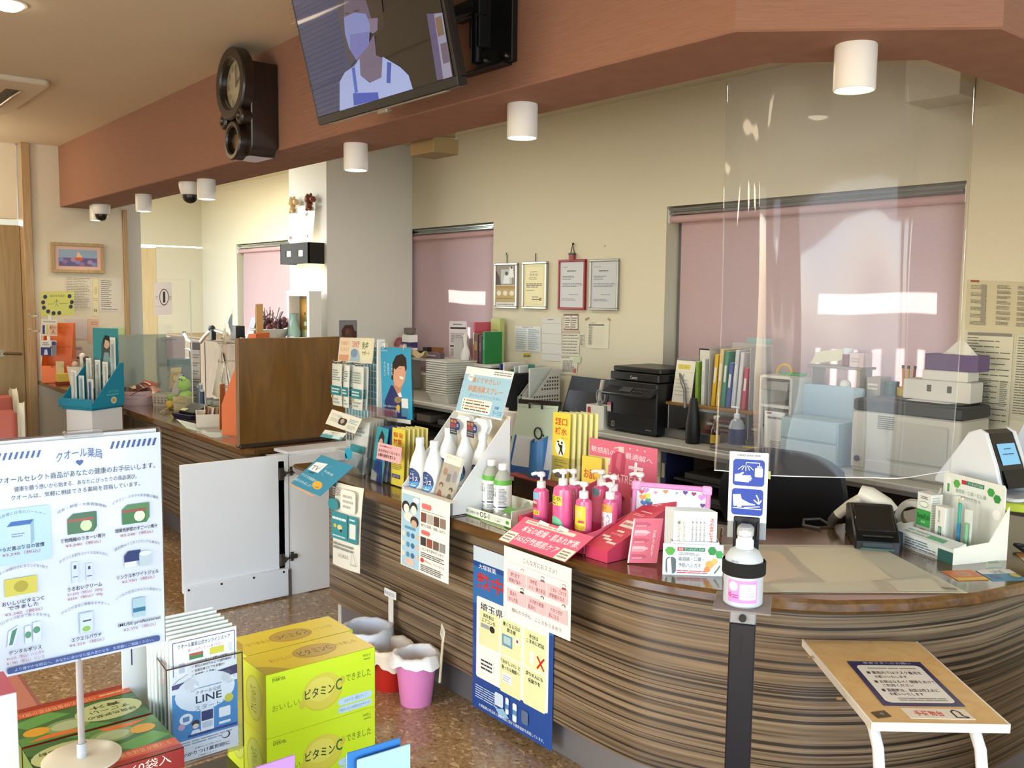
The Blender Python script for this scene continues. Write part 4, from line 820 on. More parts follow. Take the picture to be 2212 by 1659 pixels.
# wooden desk shelf on grey steel frame
steelg = M('#8a8b8c',.35,.7)
r = thing('desk_rack','small wooden shelf on a bent grey steel frame holding the calendar and files','shelf',(-3.2,4.02,ZD))
part(r,'board',bx(-3.46,-2.86,3.93,4.14,.905,.922,.003,wood('pine_board','#8a5f2c','#9c7038','#ab7f45',(3,30,30),.4,.2)),True)
part(r,'wire_frame',mb(steelg).tube([(-3.45,4.13,.905),(-3.45,4.13,1.02),(-3.45,4.11,1.09),(-3.43,4.06,1.115),(-3.40,4.0,1.10),(-3.34,3.95,1.04),(-3.30,3.93,1.00),(-3.29,3.925,.90)],.009,10).tube([(-3.45,4.13,.985),(-3.36,4.13,.985)],.006),True)
for x in (-3.44,-2.9): part(r,'leg',bx(x - .01,x + .01,3.95,4.12,ZD + .04,.905,.002,steelg),True)
part(r,'foot_rail',bx(-3.46,-2.88,3.93,3.97,ZD,ZD + .05,.003,steelg),True)
ZR = .922
q = thing('desk_calendar','white tent calendar with a yellow heading on the wooden shelf','calendar',(-3.34,4.0,ZR))
fa = [V((-.07,-.012,.235)),V((.065,-.012,.235)),V((-.07,-.05,0))]
part(q,'front_leaf',mb('#e0dccb').slab(*fa,.002));part(q,'back_leaf',mb('#dcdad2').slab(V((.065,-.01,.235)),V((-.07,-.01,.235)),V((.065,.05,0)),.002))
pr(q,*fa,[('rr',.1,.1,.75,.22,'#d6c25c',.03),('t','カレンダー',.18,.12,.68,.2,'#7a6a2a'),('l',[(.02,.28),(.98,.28)],.006,'#b5ae96'),('t','8',.42,.32,.5,.4,'#6a6450')] + [('b',.1,.45 + .09 * i,.9,.48 + .09 * i,1,'#a8a28e') for i in range(5)],world=False)
part(q,'spiral',mb(steel).tube([(-.068,-.012,.237),(.064,-.012,.237)],.004))
book(-3.245,.018,.235,'#7a9a38','olive green spiral notebook beside the tent calendar',.16,3.96,ZR,'files on the wooden shelf','notebook','notebook','#88a84a')
book(-3.21,.02,.25,'#d9d8d2','white ring notebook with black spiral behind the green one',.16,3.97,ZR,'files on the wooden shelf','notebook','notebook','#c9c8c2')
a = V((-3.33,4.08,ZR + .30));card('black_edged_pad','white pad with black edge standing behind the tent calendar','pad',a,a + V((.16,0,0)),a + V((0,0,-.29)),[('r',0,0,1,.03,'#1a1a1a'),('r',0,0,.03,1,'#1a1a1a')],base='#dad8cc')
r = thing('clear_file_rack','tall translucent rack full of coloured files on the wooden shelf','file rack',(-3.03,4.05,ZR))
cm = clear_mat('milky_rack','#f4f4f2',.2,.2,.45,'#d6d4d2')
part(r,'back_panel',bx(-3.16,-2.90,4.15,4.154,ZR,ZR + .34,.001,cm),True);part(r,'side_panel',bx(-3.164,-3.16,3.96,4.15,ZR,ZR + .32,.001,cm),True);part(r,'side_panel',bx(-2.90,-2.896,3.96,4.15,ZR,ZR + .33,.001,cm),True)
for i,(c,h,lb) in enumerate((('#d6a92e',.28,'deep yellow file at the left of the clear rack'),('#d9bd72',.31,'sand yellow wide file in the clear rack'),('#2f8a70',.30,'teal green file in the clear rack'),('#3f5aa0',.24,'blue file in the middle of the clear rack'),('#c9ccd0',.31,'pale grey file right of the blue file'),('#d8d2d4',.30,'whitish file right of the pale grey one'),('#c24a62',.22,'crimson file at the right of the clear rack'))):
    book(-3.14 + .033 * i,.022,h,c,lb,.16,3.97,ZR + .001,'files in the clear rack','file','document_file','#e0dcd4',tilt=4)
solo('mint_file',bx(-3.08,-2.92,4.165,4.175,ZR,ZR + .37,.001,'#8fa8a6'),'tall mint grey file behind the clear rack','file')
q = thing('paper_bundle','untidy bundle of red and white papers under the wooden shelf','paper',(-3.1,4.05,ZD))
for i,c in enumerate(('#b9b5ae','#8a4a42','#a8605a','#c4c0b8','#7a3a36')): part(q,'sheet',mb(c).at((-3.08 + .02 * i,4.05,ZD + .03 + .025 * i),R(7 * i - 14)).box((0,0,0),(.30,.17,.012),.002).at(),True)
q = thing('black_bottle','tall matt black bottle with narrow neck in front of the wooden shelf','bottle',(-3.19,3.875,ZD))
part(q,'body',mb(M('#141415',.5)).lathe([(.034,0),(.038,.005),(.040,.06),(.038,.12),(.030,.175),(.024,.215),(.022,.232),(.018,.236)],24));part(q,'cap',mb('#1c1c1d').cyl((0,0,.234),(0,0,.246),.019,18))
q = thing('brown_bottle','small brown glass bottle with yellow label on the desk edge','bottle',(-3.05,3.89,ZD))
part(q,'glass',mb(M('#2b1208',.1,0,0,1,0,.6)).lathe([(.022,0),(.026,.004),(.026,.075),(.022,.10),(.012,.125),(.010,.148)],20));part(q,'label',mb('#c9a62a').lathe([(.0264,.02),(.0264,.065)],20));part(q,'cap',mb('#c9c4ba').lathe([(.013,.146),(.013,.162),(.006,.166)],14));part(q,'cord',mb('#cfc4bc').tube([(.01,-.005,.155),(.022,-.01,.17),(.03,-.01,.163),(.018,-.012,.15)],.003))
# behind the hanging film
r = thing('storage_rack','white storage rack with a grey tray behind the clear hanging film','rack',(-2.755,4.12,ZD))
wr = M('#c9c6bd',.45)
part(r,'frame',bx(-2.85,-2.838,3.98,4.26,ZD,1.11,.003,wr).box((-2.665,4.12,ZD + .195),(.015,.28,.39),.003).box((-2.755,4.25,ZD + .195),(.18,.015,.39),.003),True)
for z in (1.10,.95): part(r,'shelf',bx(-2.838,-2.672,3.98,4.245,z,z + .015,.002,wr),True)
part(r,'grey_tray',bx(-2.83,-2.68,3.97,4.2,1.04,1.085,.004,'#7c7a76'),True)
q = thing('soap_pump','clear pump bottle with navy label behind the hanging film','bottle',(-2.93,3.91,ZD))
part(q,'bottle',mb(M('#cfd6da',.15,0,0,1,.4)).lathe([(.038,0),(.042,.008),(.042,.12),(.03,.15),(.015,.165)],20));part(q,'label',mb('#27386a').lathe([(.0426,.03),(.0426,.11)],20));part(q,'pump',mb(WHITE).lathe([(.016,.162),(.016,.185),(.006,.19),(.006,.215)],12).box((-.012,0,.219),(.05,.016,.010),.003))
boxy('white_carton','white carton with faint print behind the navy labelled pump bottle','carton',(-2.755,4.03,ZD),0,(.12,.09,.21),{'f': [('b',.15,.1,.85,.2,1,'#8a8680'),('r',.1,.02,.35,.06,'#a85a52'),('b',.3,.7,.9,.9,5,'#a8a49c')]})
gp = 'trays on the storage rack'
q = thing('toy_ring','round yellow ring toy on top of the white storage rack','toy',(-2.77,4.08,1.115));part(q,'ring',mb('#c9a12e').tube([(.045 * math.cos(R(15 * k)),0,.006 + .045 * math.sin(R(15 * k))) for k in range(13)],.007));part(q,'base',mb('#3f9a5e').box((.05,0,.006),(.13,.06,.012),.003))
q = thing('magazine_pile','flat pile of magazines with a yellow pencil behind the film','magazines',(-2.84,3.86,ZD))
for i,c in enumerate(('#b9b4aa','#77736c','#8e8a82')): part(q,'magazine',mb(c).at((-2.85 + .01 * i,3.87,ZD + .006 + .009 * i),R(6 * i - 5)).box((0,0,0),(.32,.2 - .02 * i,.008),.001).at(),True)
part(q,'pencil',mb('#d6b648').at((-2.78,3.86,ZD + .032),R(20)).box((0,0,0),(.12,.012,.008),.002).at(),True)
# screens and boxes further right
r = thing('monitor','pale monitor seen from behind through the hanging film','monitor',(-2.50,4.10,ZD))
part(r,'stand',bx(-2.56,-2.44,4.05,4.17,ZD,ZD + .015,.003,'#8f8f8c'),True);part(r,'neck',mb('#8f8f8c').cyl((-2.50,4.11,ZD),(-2.50,4.11,.9),.018,12),True);part(r,'panel',bx(-2.66,-2.33,4.08,4.10,.86,1.08,.004,'#9db4c2'),True)
q = thing('desk_caddy','grey shelf caddy stacked with papers and small boxes by the blind','caddy',(-2.53,4.2,1.09))
part(q,'top',bx(-2.68,-2.38,4.14,4.28,1.16,1.172,.002,'#8d887f'),True)
for x in (-2.66,-2.40): part(q,'leg',bx(x - .006,x + .006,4.15,4.27,ZD,1.16,.002,'#9a958c'),True)
part(q,'shelf',bx(-2.65,-2.41,4.15,4.27,1.02,1.03,.002,'#8d887f'),True)
card('leaning_sheet','pale yellowish sheet leaning on the grey caddy','paper',V((-2.66,4.19,1.235)),V((-2.50,4.21,1.26)),V((-2.68,4.17,1.175)),[],base='#c9c4a6')
q = thing('drink_can','dark red and white can standing on the grey caddy','can',(-2.49,4.2,1.173));part(q,'body',mb('#6e2436').lathe([(.022,0),(.026,.004),(.026,.06)],18));part(q,'top',mb('#c9cdd6').lathe([(.026,.06),(.026,.085),(.022,.09),(.02,.088)],18))
boxy('pale_box','pale pink box right of the dark red can','box',(-2.42,4.2,1.173),0,(.075,.08,.07),{'f': [('b',.1,.3,.8,.7,2,'#b09aa0')]},base_col='#cfb9bd')
for x,c,h,lb in ((-2.33,'#9a9084',.13,'taupe box behind the film beside the dark green jar'),): boxy('storage_box',lb,'box',(x,4.22,1.0),0,(.07,.1,h),{'f': [('b',.1,.2,.8,.5,2,'#d6cfc2')]},base_col=c)
solo('box_riser',bx(-2.37,-2.13,4.16,4.285,ZD,1.0,.003,'#6e675e'),'dark riser under the small boxes left of the large printer','riser')
q = thing('green_jar','dark green jar left of the large beige printer','jar',(-2.262,4.22,1.001));part(q,'body',mb('#1f4a42').lathe([(.03,0),(.034,.01),(.034,.09),(.03,.1)],16));part(q,'lid',mb('#2c5a50').cyl((0,0,.1),(0,0,.112),.033,16))
for i,(x,c,lb) in enumerate(((-2.20,'#d9892e','orange pen'),(-2.185,'#d6b23a','yellow pen'),(-2.165,'#8a3a2c','dark red pen'))):
    q = thing('pen',lb + ' upright in the cup left of the large printer','pen',(x,4.22,1.01));part(q,'barrel',mb(c).cyl((0,0,0),(.012 * (i - 1),0,.17),.006,8));part(q,'cap',mb('#3a3632').cyl((.012 * (i - 1),0,.17),(.0125 * (i - 1),0,.185),.0065,8))
q = thing('pen_cup','yellow striped pen cup left of the large printer','cup',(-2.182,4.22,1.001));part(q,'cup',mb('#c9b04a').rings([[(q_ * math.cos(R(24 * k)),q_ * math.sin(R(24 * k)),z) for k in range(15)] for q_,z in ((.045,0),(.05,.09),(.046,.09),(.042,.004))]))
beige = M('#c2beb2',.45)
r = thing('laser_printer','large beige laser printer with a dark top behind the hanging film','printer',(-2.02,4.06,ZD))
x0,x1,y0,y1 = -2.255,-1.765,3.875,4.14
part(r,'body',bx(x0,x1,y0,y1,ZD,1.0,.008,beige,r=.012),True);part(r,'dark_top',bx(x0 - .004,x1 + .004,y0 - .004,y1,1.0,1.055,.008,'#26282e',r=.012),True)
part(r,'output_tray',bx(x0 + .16,x1 - .03,y0 + .06,y1 - .03,1.0545,1.062,.003,'#17181b'),True);part(r,'left_column',bx(x0 - .002,x0 + .06,y0 - .006,y0 + .05,ZD + .02,.995,.004,beige),True)
part(r,'front_cover',bx(x0 + .17,x1 - .05,y0 - .012,y0 + .02,ZD + .07,.97,.01,M('#b9b5a9',.4),r=.01),True);part(r,'paper_drawer',bx(x0 + .07,x1 - .004,y0 - .006,y0 + .02,ZD + .008,ZD + .062,.004,beige),True)
for i in range(7): part(r,'vent_slat',bx(x0 + .125,x0 + .20,y0 - .0135,y0 - .011,.93 + .009 * i,.934 + .009 * i,.0004,'#57544c'),True)
part(r,'paper',bx(x0 + .22,x1 - .08,y0 + .05,y1 - .1,1.0625,1.0655,.0005,'#d6d6d2'),True)
part(r,'round_key',mb('#3a3f66').cyl((x0 + .03,y0 - .006,.78),(x0 + .03,y0 - .01,.78),.014,14),True)
q = thing('white_box','long low white box on top of the large beige printer','box',(-1.94,4.055,1.063));part(q,'box',mb('#c9c6bd').box((0,0,.045),(.30,.12,.09),.003));part(q,'hand_hole',mb('#4a4a46').box((-.03,-.0605,.055),(.02,.002,.03),.004))
part(q,'hand_hole',mb('#4a4a46').box((.06,-.0605,.055),(.02,.002,.03),.004))
q = thing('tissue_box','purple tissue box with a white tissue on the stacked boxes','tissue box',(-1.885,4.06,1.20));part(q,'box',mb('#5d4a72').box((0,0,.035),(.23,.115,.07),.002));part(q,'tissue',mb('#d8d4c9').sheet(lambda u,v: (-.06 + .15 * u,.02 * math.sin(6 * u) + .04 * (v - .5),.07 + .065 * math.sin(math.pi * u) * (1 - abs(2 * v - 1))),10,6))
solo('flat_carton',mb('#cfccc4').box((-1.91,4.06,1.176),(.20,.11,.046),.004),'white carton between the long white box and the tissue box','carton')
r = thing('flower_ornament','white paper flower on a thin stem beside the blind','ornament',(-2.44,4.12,1.0));part(r,'stem',mb('#6a6a55').tube([(0,0,-.07),(.02,0,.04),(0,0,.07)],.003));part(r,'bloom',mb('#d3cfc4').ball((-.01,0,.085),.028,10))
solo('bloom_holder',bx(-2.48,-2.40,4.09,4.15,ZD,.935,.003,'#a39c90'),'pale stand under the white paper flower','stand')
r = thing('green_crate','long mint plastic drawer unit across the desk behind the film','drawers',(-2.5,3.97,ZD));part(r,'body',bx(-2.63,-2.32,3.86,4.03,ZD,.93,.004,'#9fb6ba'),True)
for i in range(2): part(r,'drawer',bx(-2.625,-2.325,3.852,3.862,ZD + .012 + .1 * i,ZD + .102 + .1 * i,.003,('#b5c6c9','#a9bfc4')[i]),True)
# office chair
chm = noise_mat('black_chair_fabric',[(.3,'#0e0e10'),(.7,'#17171a')],(300,300,300),.9,2)
r = thing('office_chair','black fabric office chair with a rounded back behind the counter','chair',(-2.13,3.12,0),R(14))
def chair_back(u,v):
    a = (u - .5) * 2;w_ = .26 * (1 - .16 * abs(v - .45) ** 1.6 * 2);z = .50 + .40 * v
    return (a * w_,.0 + .05 * a * a - .03 * math.sin(3 * v),z - (.07 * abs(a) ** 3.2 if v > .5 else -.07 * abs(a) ** 3.2) * abs(v - .5) * 2)
part(r,'backrest',mb(chm).sheet(chair_back,16,12,.05));part(r,'seat',mb(chm).box((0,-.28,.46),(.50,.48,.09),.03,.12))
part(r,'back_shell',mb('#1a1a1c').sheet(lambda u,v: tuple(V(chair_back(u,v)) + V((0,.056,0))),10,8,.004));part(r,'column',mb('#1a1a1c').cyl((0,-.26,.08),(0,-.26,.42),.025,12))
part(r,'back_bar',mb('#111').box((0,-.08,.46),(.07,.32,.02),.004) if False else mb('#111111').box((0,-.06,.47),(.07,.12,.02),.004))
for k in range(5):
    a = R(72 * k + 20);part(r,'leg',mb('#1a1a1c').cyl((0,-.26,.09),(.28 * math.cos(a),-.26 + .28 * math.sin(a),.06),.02,8,.014));part(r,'caster',mb('#0c0c0c').ball((.28 * math.cos(a),-.26 + .28 * math.sin(a),.028),.027,8))
# ================================================================ RIGHT COUNTER DISPLAYS
Zc = .72
def leaf_person(cx,cy,h,hair,coat,skin='#f0d9c8'):
    """small printed bust: hair, face, shoulders (fractions of the sheet)"""
    return [('e',cx,cy,h * .55,h * .5,hair),('e',cx,cy + h * .12,h * .4,h * .38,skin),('g',[(cx - h * .8,cy + h * 1.25),(cx - h * .5,cy + h * .6),(cx + h * .5,cy + h * .6),(cx + h * .8,cy + h * 1.25)],coat)]
# --- wire grid product display
r = thing('wire_grid_display','white wire grid display with hanging tablet packs at the counter end','display',(-3.90,2.27,Zc))
wr = M('#cfd9dc',.35,.4);q = mb(wr);gx0,gx1,gy = -4.06,-3.735,2.255
for i in range(12): x = gx0 + (gx1 - gx0) * i / 11;q.cyl((x,gy,Zc + .015),(x,gy,1.255),.0022,6)
for i in range(17): z = Zc + .02 + .033 * i;q.cyl((gx0,gy,z),(gx1,gy,z),.0022,6)
part(r,'wire_grid',q,True,kind='stuff');part(r,'back_panel',bx(gx0,gx1,gy + .012,gy + .015,.83,1.25,.001,'#7fb0bd'),True)
part(r,'side_edge',bx(gx1,gx1 + .012,gy - .02,gy + .02,Zc,1.29,.002,'#dfe6e8'),True);part(r,'foot',bx(gx0,gx1 + .012,gy - .06,gy + .09,Zc,Zc + .012,.002,'#c9d2d4'),True)
hd = [V((-4.085,2.235,1.285)),V((-3.755,2.235,1.295)),V((-4.09,2.225,1.165))]
part(r,'header',mb('#e9e6d6').slab(*hd,.003),True)
pr(r,*hd,[('rr',.02,.02,.34,.95,'#f0dcc0',.05),('t','乳酸菌で',.06,.15,.3,.3,'#c98a5a'),('t','はじめよう',.06,.4,.3,.55,'#c98a5a'),('r',.03,.7,.32,.95,'#e0a880'),('T','毎日の健康',.38,.12,.6,.4,'#d8604a'),('g',[(.36,.95),(.4,.5),(.55,.45),(.64,.6),(.66,.95)],'#a9c3d0'),('e',.47,.62,.1,.18,'#7f9fc0'),('e',.8,.45,.19,.46,'#efeccb'),('T','免疫',.68,.15,.86,.45,'#2f6a44'),('T','サポート',.7,.5,.92,.7,'#3f7a54')])
for i,x in enumerate((-4.06,-3.95,-3.86)):
    w_ = (.095,.055,.092)[i];pk = part(r,'hook',mb(chrome).tube([(x + w_ / 2,gy,1.17),(x + w_ / 2,gy - .09,1.17),(x + w_ / 2,gy - .1,1.18)],.003),True)
    gp = 'tablet packs on the wire grid'
    for k in range(2):
        y = gy - .05 - .025 * k;t_ = V((x - .006 * k,y,1.155));lb = ('left','middle','right')[i] + (' rear' if k == 0 else ' front') + ' white and teal tablet pack on the wire grid'
        pc = thing('tablet_pack',lb,'pack',(x + w_ / 2,y,.955),0,gp)
        part(pc,'pouch',mb('#dfe3dc').sheet(lambda u,v: (-w_ / 2 + w_ * u,-.006 * math.sin(math.pi * u) - .004 * math.sin(3 * v + i),.205 * v),4,6,.004))
        pr(pc,(-w_ / 2,-.009,.205),(w_ / 2,-.009,.205),(-w_ / 2,-.009,0),[('b',.1,.12,.9,.4,5,'#93a49c'),('r',0,.52,1,.74,'#2e8590'),('b',.1,.56,.9,.7,2,'#cfe3e4'),('e',.1,.78,.08,.04,'#c9a23a'),('b',.2,.8,.9,.95,2,'#a9b0aa')],world=False)
q = thing('teal_shelf_tag','teal tag with a yellow seal tilted behind the left packs','tag',(-4.08,2.2,.93));tq = [P(730,840,Y=2.2),P(757,851,Y=2.2),P(717,856,Y=2.2)]
part(q,'card',mb('#2c95b0').slab(*tq,.002),True);pr(q,*tq,[('t','乳酸菌',.15,.2,.75,.5,'#e8f4f6'),('e',.75,.7,.16,.18,'#d9b53a')])
# --- clear holder with white and teal pouches and its cards
r = thing('pouch_holder','clear counter holder full of white and teal tablet pouches','display',(-3.50,2.02,Zc))
part(r,'tray',mb(clearp).box((0,.02,.0035),(.24,.17,.005),.001).box((-.118,.02,.09),(.003,.17,.18),.0005).box((.118,.02,.09),(.003,.17,.18),.0005).box((0,.105,.14),(.24,.003,.28),.0005).box((0,-.064,.045),(.24,.003,.09),.0005))
for i in range(6):
    y = .085 - .026 * i;x = -.045 + .016 * i
    pc = thing('tablet_pouch',('backmost','second from the back','third from the back','third from the front','second from the front','foremost')[i] + ' clear and teal tablet pouch in the counter holder','pouch',(-3.50 + x,2.02 + y,Zc + .008),0,'pouches in the counter holder')
    part(pc,'pouch',mb(M('#c9cdc9',.2)).sheet(lambda u,v: (-.06 + .12 * u,-.008 * math.sin(math.pi * u) + .03 * v,.225 * v),5,5,.006));pr(pc,(-.06,.018,.225),(.06,.018,.225),(-.06,-.012,0),[('b',.15,.1,.8,.3,3,'#8c9a98'),('r',0,.46,1,.6,'#2f8793'),('r',.1,.64,.9,.95,'#a9c4c6')],world=False)
cq = [P(717,884,Y=1.95),P(782,905,Y=1.95),P(703,915,Y=1.95)]
card('header_card','cream card with a small portrait above the teal pouches','card',*cq,[('t','プラズマ乳酸菌',.08,.2,.42,.36,'#7aa0a0'),('b',.08,.45,.4,.7,3,'#b5b9ac'),('rr',.36,.3,.62,.75,'#3a3836',.06),('e',.48,.5,.06,.16,'#b89a88'),('b',.68,.2,.95,.5,3,'#8ab4c0'),('b',.68,.6,.95,.85,3,'#b0b6aa')],base='#e6e3d3')
cq = [P(702,928,Y=1.91),P(748,936,Y=1.91),P(691,943,Y=1.91)]
card('price_card','teal edged white tag hanging in front of the cream card','tag',*cq,[('r',0,.55,1,1,'#4f97a0'),('t','１個から',.3,.08,.7,.32,'#3a3a36'),('b',.1,.4,.9,.5,1,'#8a8a84'),('r',.55,.5,.9,.9,'#c8dde0')],base='#e0e2d8')
q = thing('heart_tag','blue speech bubble tag on the foremost pouch','tag',(-3.405,1.90,.83));part(q,'tag',mb('#1f9ac0').xz([(.03 * math.cos(R(20 * k)),.03 * math.sin(R(20 * k)) * .8) for k in range(18)],-.001,.001));part(q,'stem',mb('#1f9ac0').xz([(-.03,-.03),(-.01,-.02),(-.02,-.002),(-.03,-.005)],-.001,.001))
TVq = [P(671,985,Y=1.80),P(741,1010,Y=1.80),P(627,1045,Y=1.80)]
TVq[0] += V((0,.05,0));TVq[1] += V((0,.05,0))
card('tv_card','teal card with a TV symbol jutting out over the counter end','card',*TVq,[],base='#2a86a6')
t_ = bpy.data.objects['tv_card'];pr(t_,*TVq,[('g',[(1325,165),(1435,185),(1340,270),(1245,235)],'#e8eceb'),('t','TV',1305,195,1370,215,50,'#2a2e30'),('g',[(1265,255),(1310,270),(1300,278),(1250,262)],'#14384a'),('t','プラズマ乳酸菌が',1195,268,1330,335,28,'#e0eef0'),('t','紹介されました！',1140,315,1290,385,28,'#e0eef0'),('t','乳酸菌',1410,240,1490,285,22,'#cfe4e8'),('e',1335,385,48,40,'#d9a83a'),('t','1,000',1310,390,1355,402,22,'#6a3a18'),('g',[(1075,362),(1300,480),(1290,492),(1070,376)],'#d6a070'),('l',[(1410,222),(1480,205)],.003,'#d6e8ec'),('l',[(1375,260),(1390,300)],.003,'#d6e8ec')],cr=(380,960,4.367))
# --- man poster on a clear clip stand
pq = [P(822,750,Y=2.2),P(887,752,Y=2.2),P(826,898,Y=2.2)]
r = thing('clip_stand','clear stand with clips holding the blue poster of a man','stand',(-3.51,2.215,Zc))
part(r,'pole',mb(clearp).cyl((-3.51,2.22,Zc),(-3.51,2.22,.96),.006,10),True);part(r,'base',mb(clearp).box((-3.51,2.215,Zc + .003),(.14,.09,.006),.002),True)
part(r,'back_plate',mb(clearp).slab(pq[0] + V((-.004,.006,.006)),pq[1] + V((.004,.006,.006)),pq[2] + V((-.004,.006,-.004)),.002),True)
for x in (-3.60,-3.44): part(r,'clip',mb(clearp).box((x,2.195,1.27),(.03,.02,.03),.003),True)
card('man_poster','blue poster of a smiling dark haired man in a navy polo shirt','poster',*pq,[],base='#2f9cc8',rough=.3)
c_ = '#d3a287'
pr(bpy.data.objects['man_poster'],*pq,[('g',[(655,870),(660,720),(720,575),(760,590),(800,640),(825,690),(870,860),(870,895)],'#1f2f6a'),('g',[(740,460),(745,590),(780,660),(800,690),(830,560),(850,470),(820,390)],'#b9866c'),
   ('g',[(735,415),(760,340),(810,310),(850,350),(862,440),(850,530),(825,580),(795,600),(755,570),(738,490)],c_),('g',[(722,520),(728,380),(765,300),(825,280),(862,320),(868,420),(855,450),(848,400),(800,395),(760,430),(748,410),(738,530)],'#1d1719'),
   ('l',[(795,420),(825,415)],.004,'#2a1d1a'),('l',[(845,435),(858,440)],.004,'#2a1d1a'),('g',[(798,490),(838,500),(832,525),(805,515)],'#f0e8e2'),('l',[(836,450),(845,475),(832,480)],.003,'#a8745c'),('g',[(780,660),(800,690),(825,690),(810,640)],'#e8e4e2'),
   ('e',785,715,34,32,'#8a7a58'),('r',818,700,880,705,818,790,'#dfe6e6'),('r',818,790,880,795,818,870,'#4a86a8'),('e',787,790,18,30,'#d9b53a'),('g',[(655,875),(905,905),(908,945),(650,905)],'#e4e6e4')],cr=(680,700,4.364))
pr(bpy.data.objects['man_poster'],*pq,[('v','大切な',.36,.22,.42,.4,'#d9eef6'),('v','毎日を',.24,.22,.30,.4,'#d9eef6'),('v','守りたい',.12,.2,.18,.42,'#d9eef6'),('t','KIRIN',.05,.035,.25,.055,'#e6f2f6'),('t','免疫の健康を守る',.06,.83,.5,.86,'#d0dcec'),('t','プラズマ乳酸菌',.06,.885,.62,.92,'#e0e8f4')],lift=.003)
# --- leaflet holder in the middle
def holder(name,label,base,rz,w_,d_,h,hb):
    r = thing(name,label,'leaflet holder',base,rz)
    part(r,'shell',mb(clearp).box((0,0,.0015),(w_,d_,.003),.0005).box((0,d_ / 2,hb / 2),(w_,.003,hb),.0005).box((0,-d_ / 2,h / 2),(w_,.003,h),.0005).box((-w_ / 2,0,h / 2),(.003,d_,h),.0005).box((w_ / 2,0,h / 2),(.003,d_,h),.0005));return r
def leaflets(n,base,rz,w_,h,lean,dy,col,side,name,lab,gp,ops,fan=0.):
    """a row of thick folded leaflets; the first is the foremost"""
    ords = ('foremost','second','third','fourth','fifth','sixth','seventh','eighth')
    for i in range(n):
        o = V(base) + Mx.Rotation(rz,3,'Z') @ V((fan * i,dy * i,0))
        lf = thing(name,'%s %s' % (ords[i],lab),'leaflet',o,rz,gp)
        part(lf,'cover',mb(col if i == 0 else side).at((0,0,0),0,R(-lean)).box((0,0,h / 2 + .001 * (i % 2)),(w_,.0045,h),.0008))
        if i == 0:
            up = V((0,math.sin(R(lean)) * h,math.cos(R(lean)) * h));pr(lf,V((-w_ / 2,-.003,0)) + up,V((w_ / 2,-.003,0)) + up,V((-w_ / 2,-.003,0)),ops,world=False,lift=.0002)
holder('leaflet_holder','clear holder of teal leaflets with a pink tag in front of the man poster',(-3.27,2.0,Zc),R(-4),.15,.11,.10,.17)
leaflets(5,(-3.285,1.965,Zc + .005),R(-4),.10,.225,8,.018,'#2f93a4','#244a8a','teal_leaflet','teal leaflet with a dark haired woman in the clear holder','teal leaflets',
         [('g',[(.3,.6),(.28,.2),(.5,.05),(.75,.15),(.8,.6)],'#1d1a1c'),('e',.52,.3,.17,.1,'#c9a08a'),('g',[(.1,1),(.2,.65),(.5,.5),(.85,.62),(1,1)],'#2a4a9a'),('g',[(0,.8),(.5,.86),(.5,1),(0,1)],'#d9dcd6')],.006)
leaflets(6,(-3.155,1.985,Zc + .004),0,.095,.235,2,.019,'#d9c948','#e0d98a','infection_leaflet','yellow infection control leaflet in the row beside the teal ones','yellow infection leaflets',
         [('T','感染',.12,.07,.5,.16,'#c9442a'),('T','染',.55,.07,.88,.16,'#c9442a'),('T','対策',.12,.18,.8,.28,'#c9442a'),('b',.55,.3,.95,.33,1,'#8a8436'),('e',.62,.47,.26,.10,'#efe9d8'),('e',.6,.42,.05,.022,'#26241c'),('g',[(.5,.54),(.56,.45),(.66,.45),(.62,.54)],'#26241c'),('b',.1,.6,.9,.72,4,'#8a8436'),('r',.1,.8,.75,.87,'#46405e'),('t','公式アプリ',.16,.815,.68,.855,'#d6d4e4')],.004)
cq = [P(817,955,Y=1.90),P(868,967,Y=1.90),P(813,990,Y=1.90)]
card('pink_pop_tag','pink speech bubble tag clipped in front of the teal and yellow leaflets','tag',*cq,[('T','お口の潤滑にはこれ',.1,.12,.6,.22,'#5a2a34'),('T','水分がゆるくならない',.05,.35,.95,.55,'#3a2a2c'),('T','水腸内環境を整える',.05,.62,.8,.82,'#3a2a2c')],base='#e3aeb0')
# --- hanging cartoon-style card at the counter end
cq = [P(720,1042,Y=1.832),P(779,1056,Y=1.832),P(719,1203,Y=1.832)]
sh = thing('hanging_card','white and teal hanging card at the left end of the reception counter','card',(-3.39,1.835,.50))
part(sh,'card',mb('#e4e1d4').sheet(lambda u,v: tuple(cq[0] + (cq[1] - cq[0]) * u + (cq[2] - cq[0]) * v * 1.09 + V((0,-.006 * math.sin(3.1 * u) + .015 * (1 - v) ** 3,0))),8,8,-.001),True)
pr(sh,cq[0] + V((0,-.009,0)),cq[1] + V((0,-.009,0)),cq[2] + V((0,-.009,0)),[('b',.06,.04,.3,.16,4,'#8a8e86'),('rr',.36,.05,.9,.34,'#efece2',.08),('b',.44,.1,.82,.3,3,'#b9b4a8'),('e',.08,.28,.2,.08,'#2f8a96'),('r',.02,.37,.62,.72,'#2f8a96'),('b',.06,.42,.58,.48,1,'#e0ecec'),('e',.16,.55,.06,.025,'#d9b53a'),('e',.34,.56,.09,.035,'#e0d090'),('e',.38,.6,.05,.02,'#3a2a1a'),('b',.08,.66,.55,.7,1,'#bcd8da'),('r',.66,.37,.98,.72,'#2f8a96'),('r',.7,.47,.92,.66,'#dfe3dc'),('b',.7,.4,.95,.44,1,'#d6e8e8'),('b',.06,.76,.9,.86,2,'#8a8e86'),('t','はじめよう',.3,.9,.66,.95,'#4a4a44'),('l',[(.8,.86),(.75,1),(.95,1),(.86,.86)],.006,'#6a6a64')])
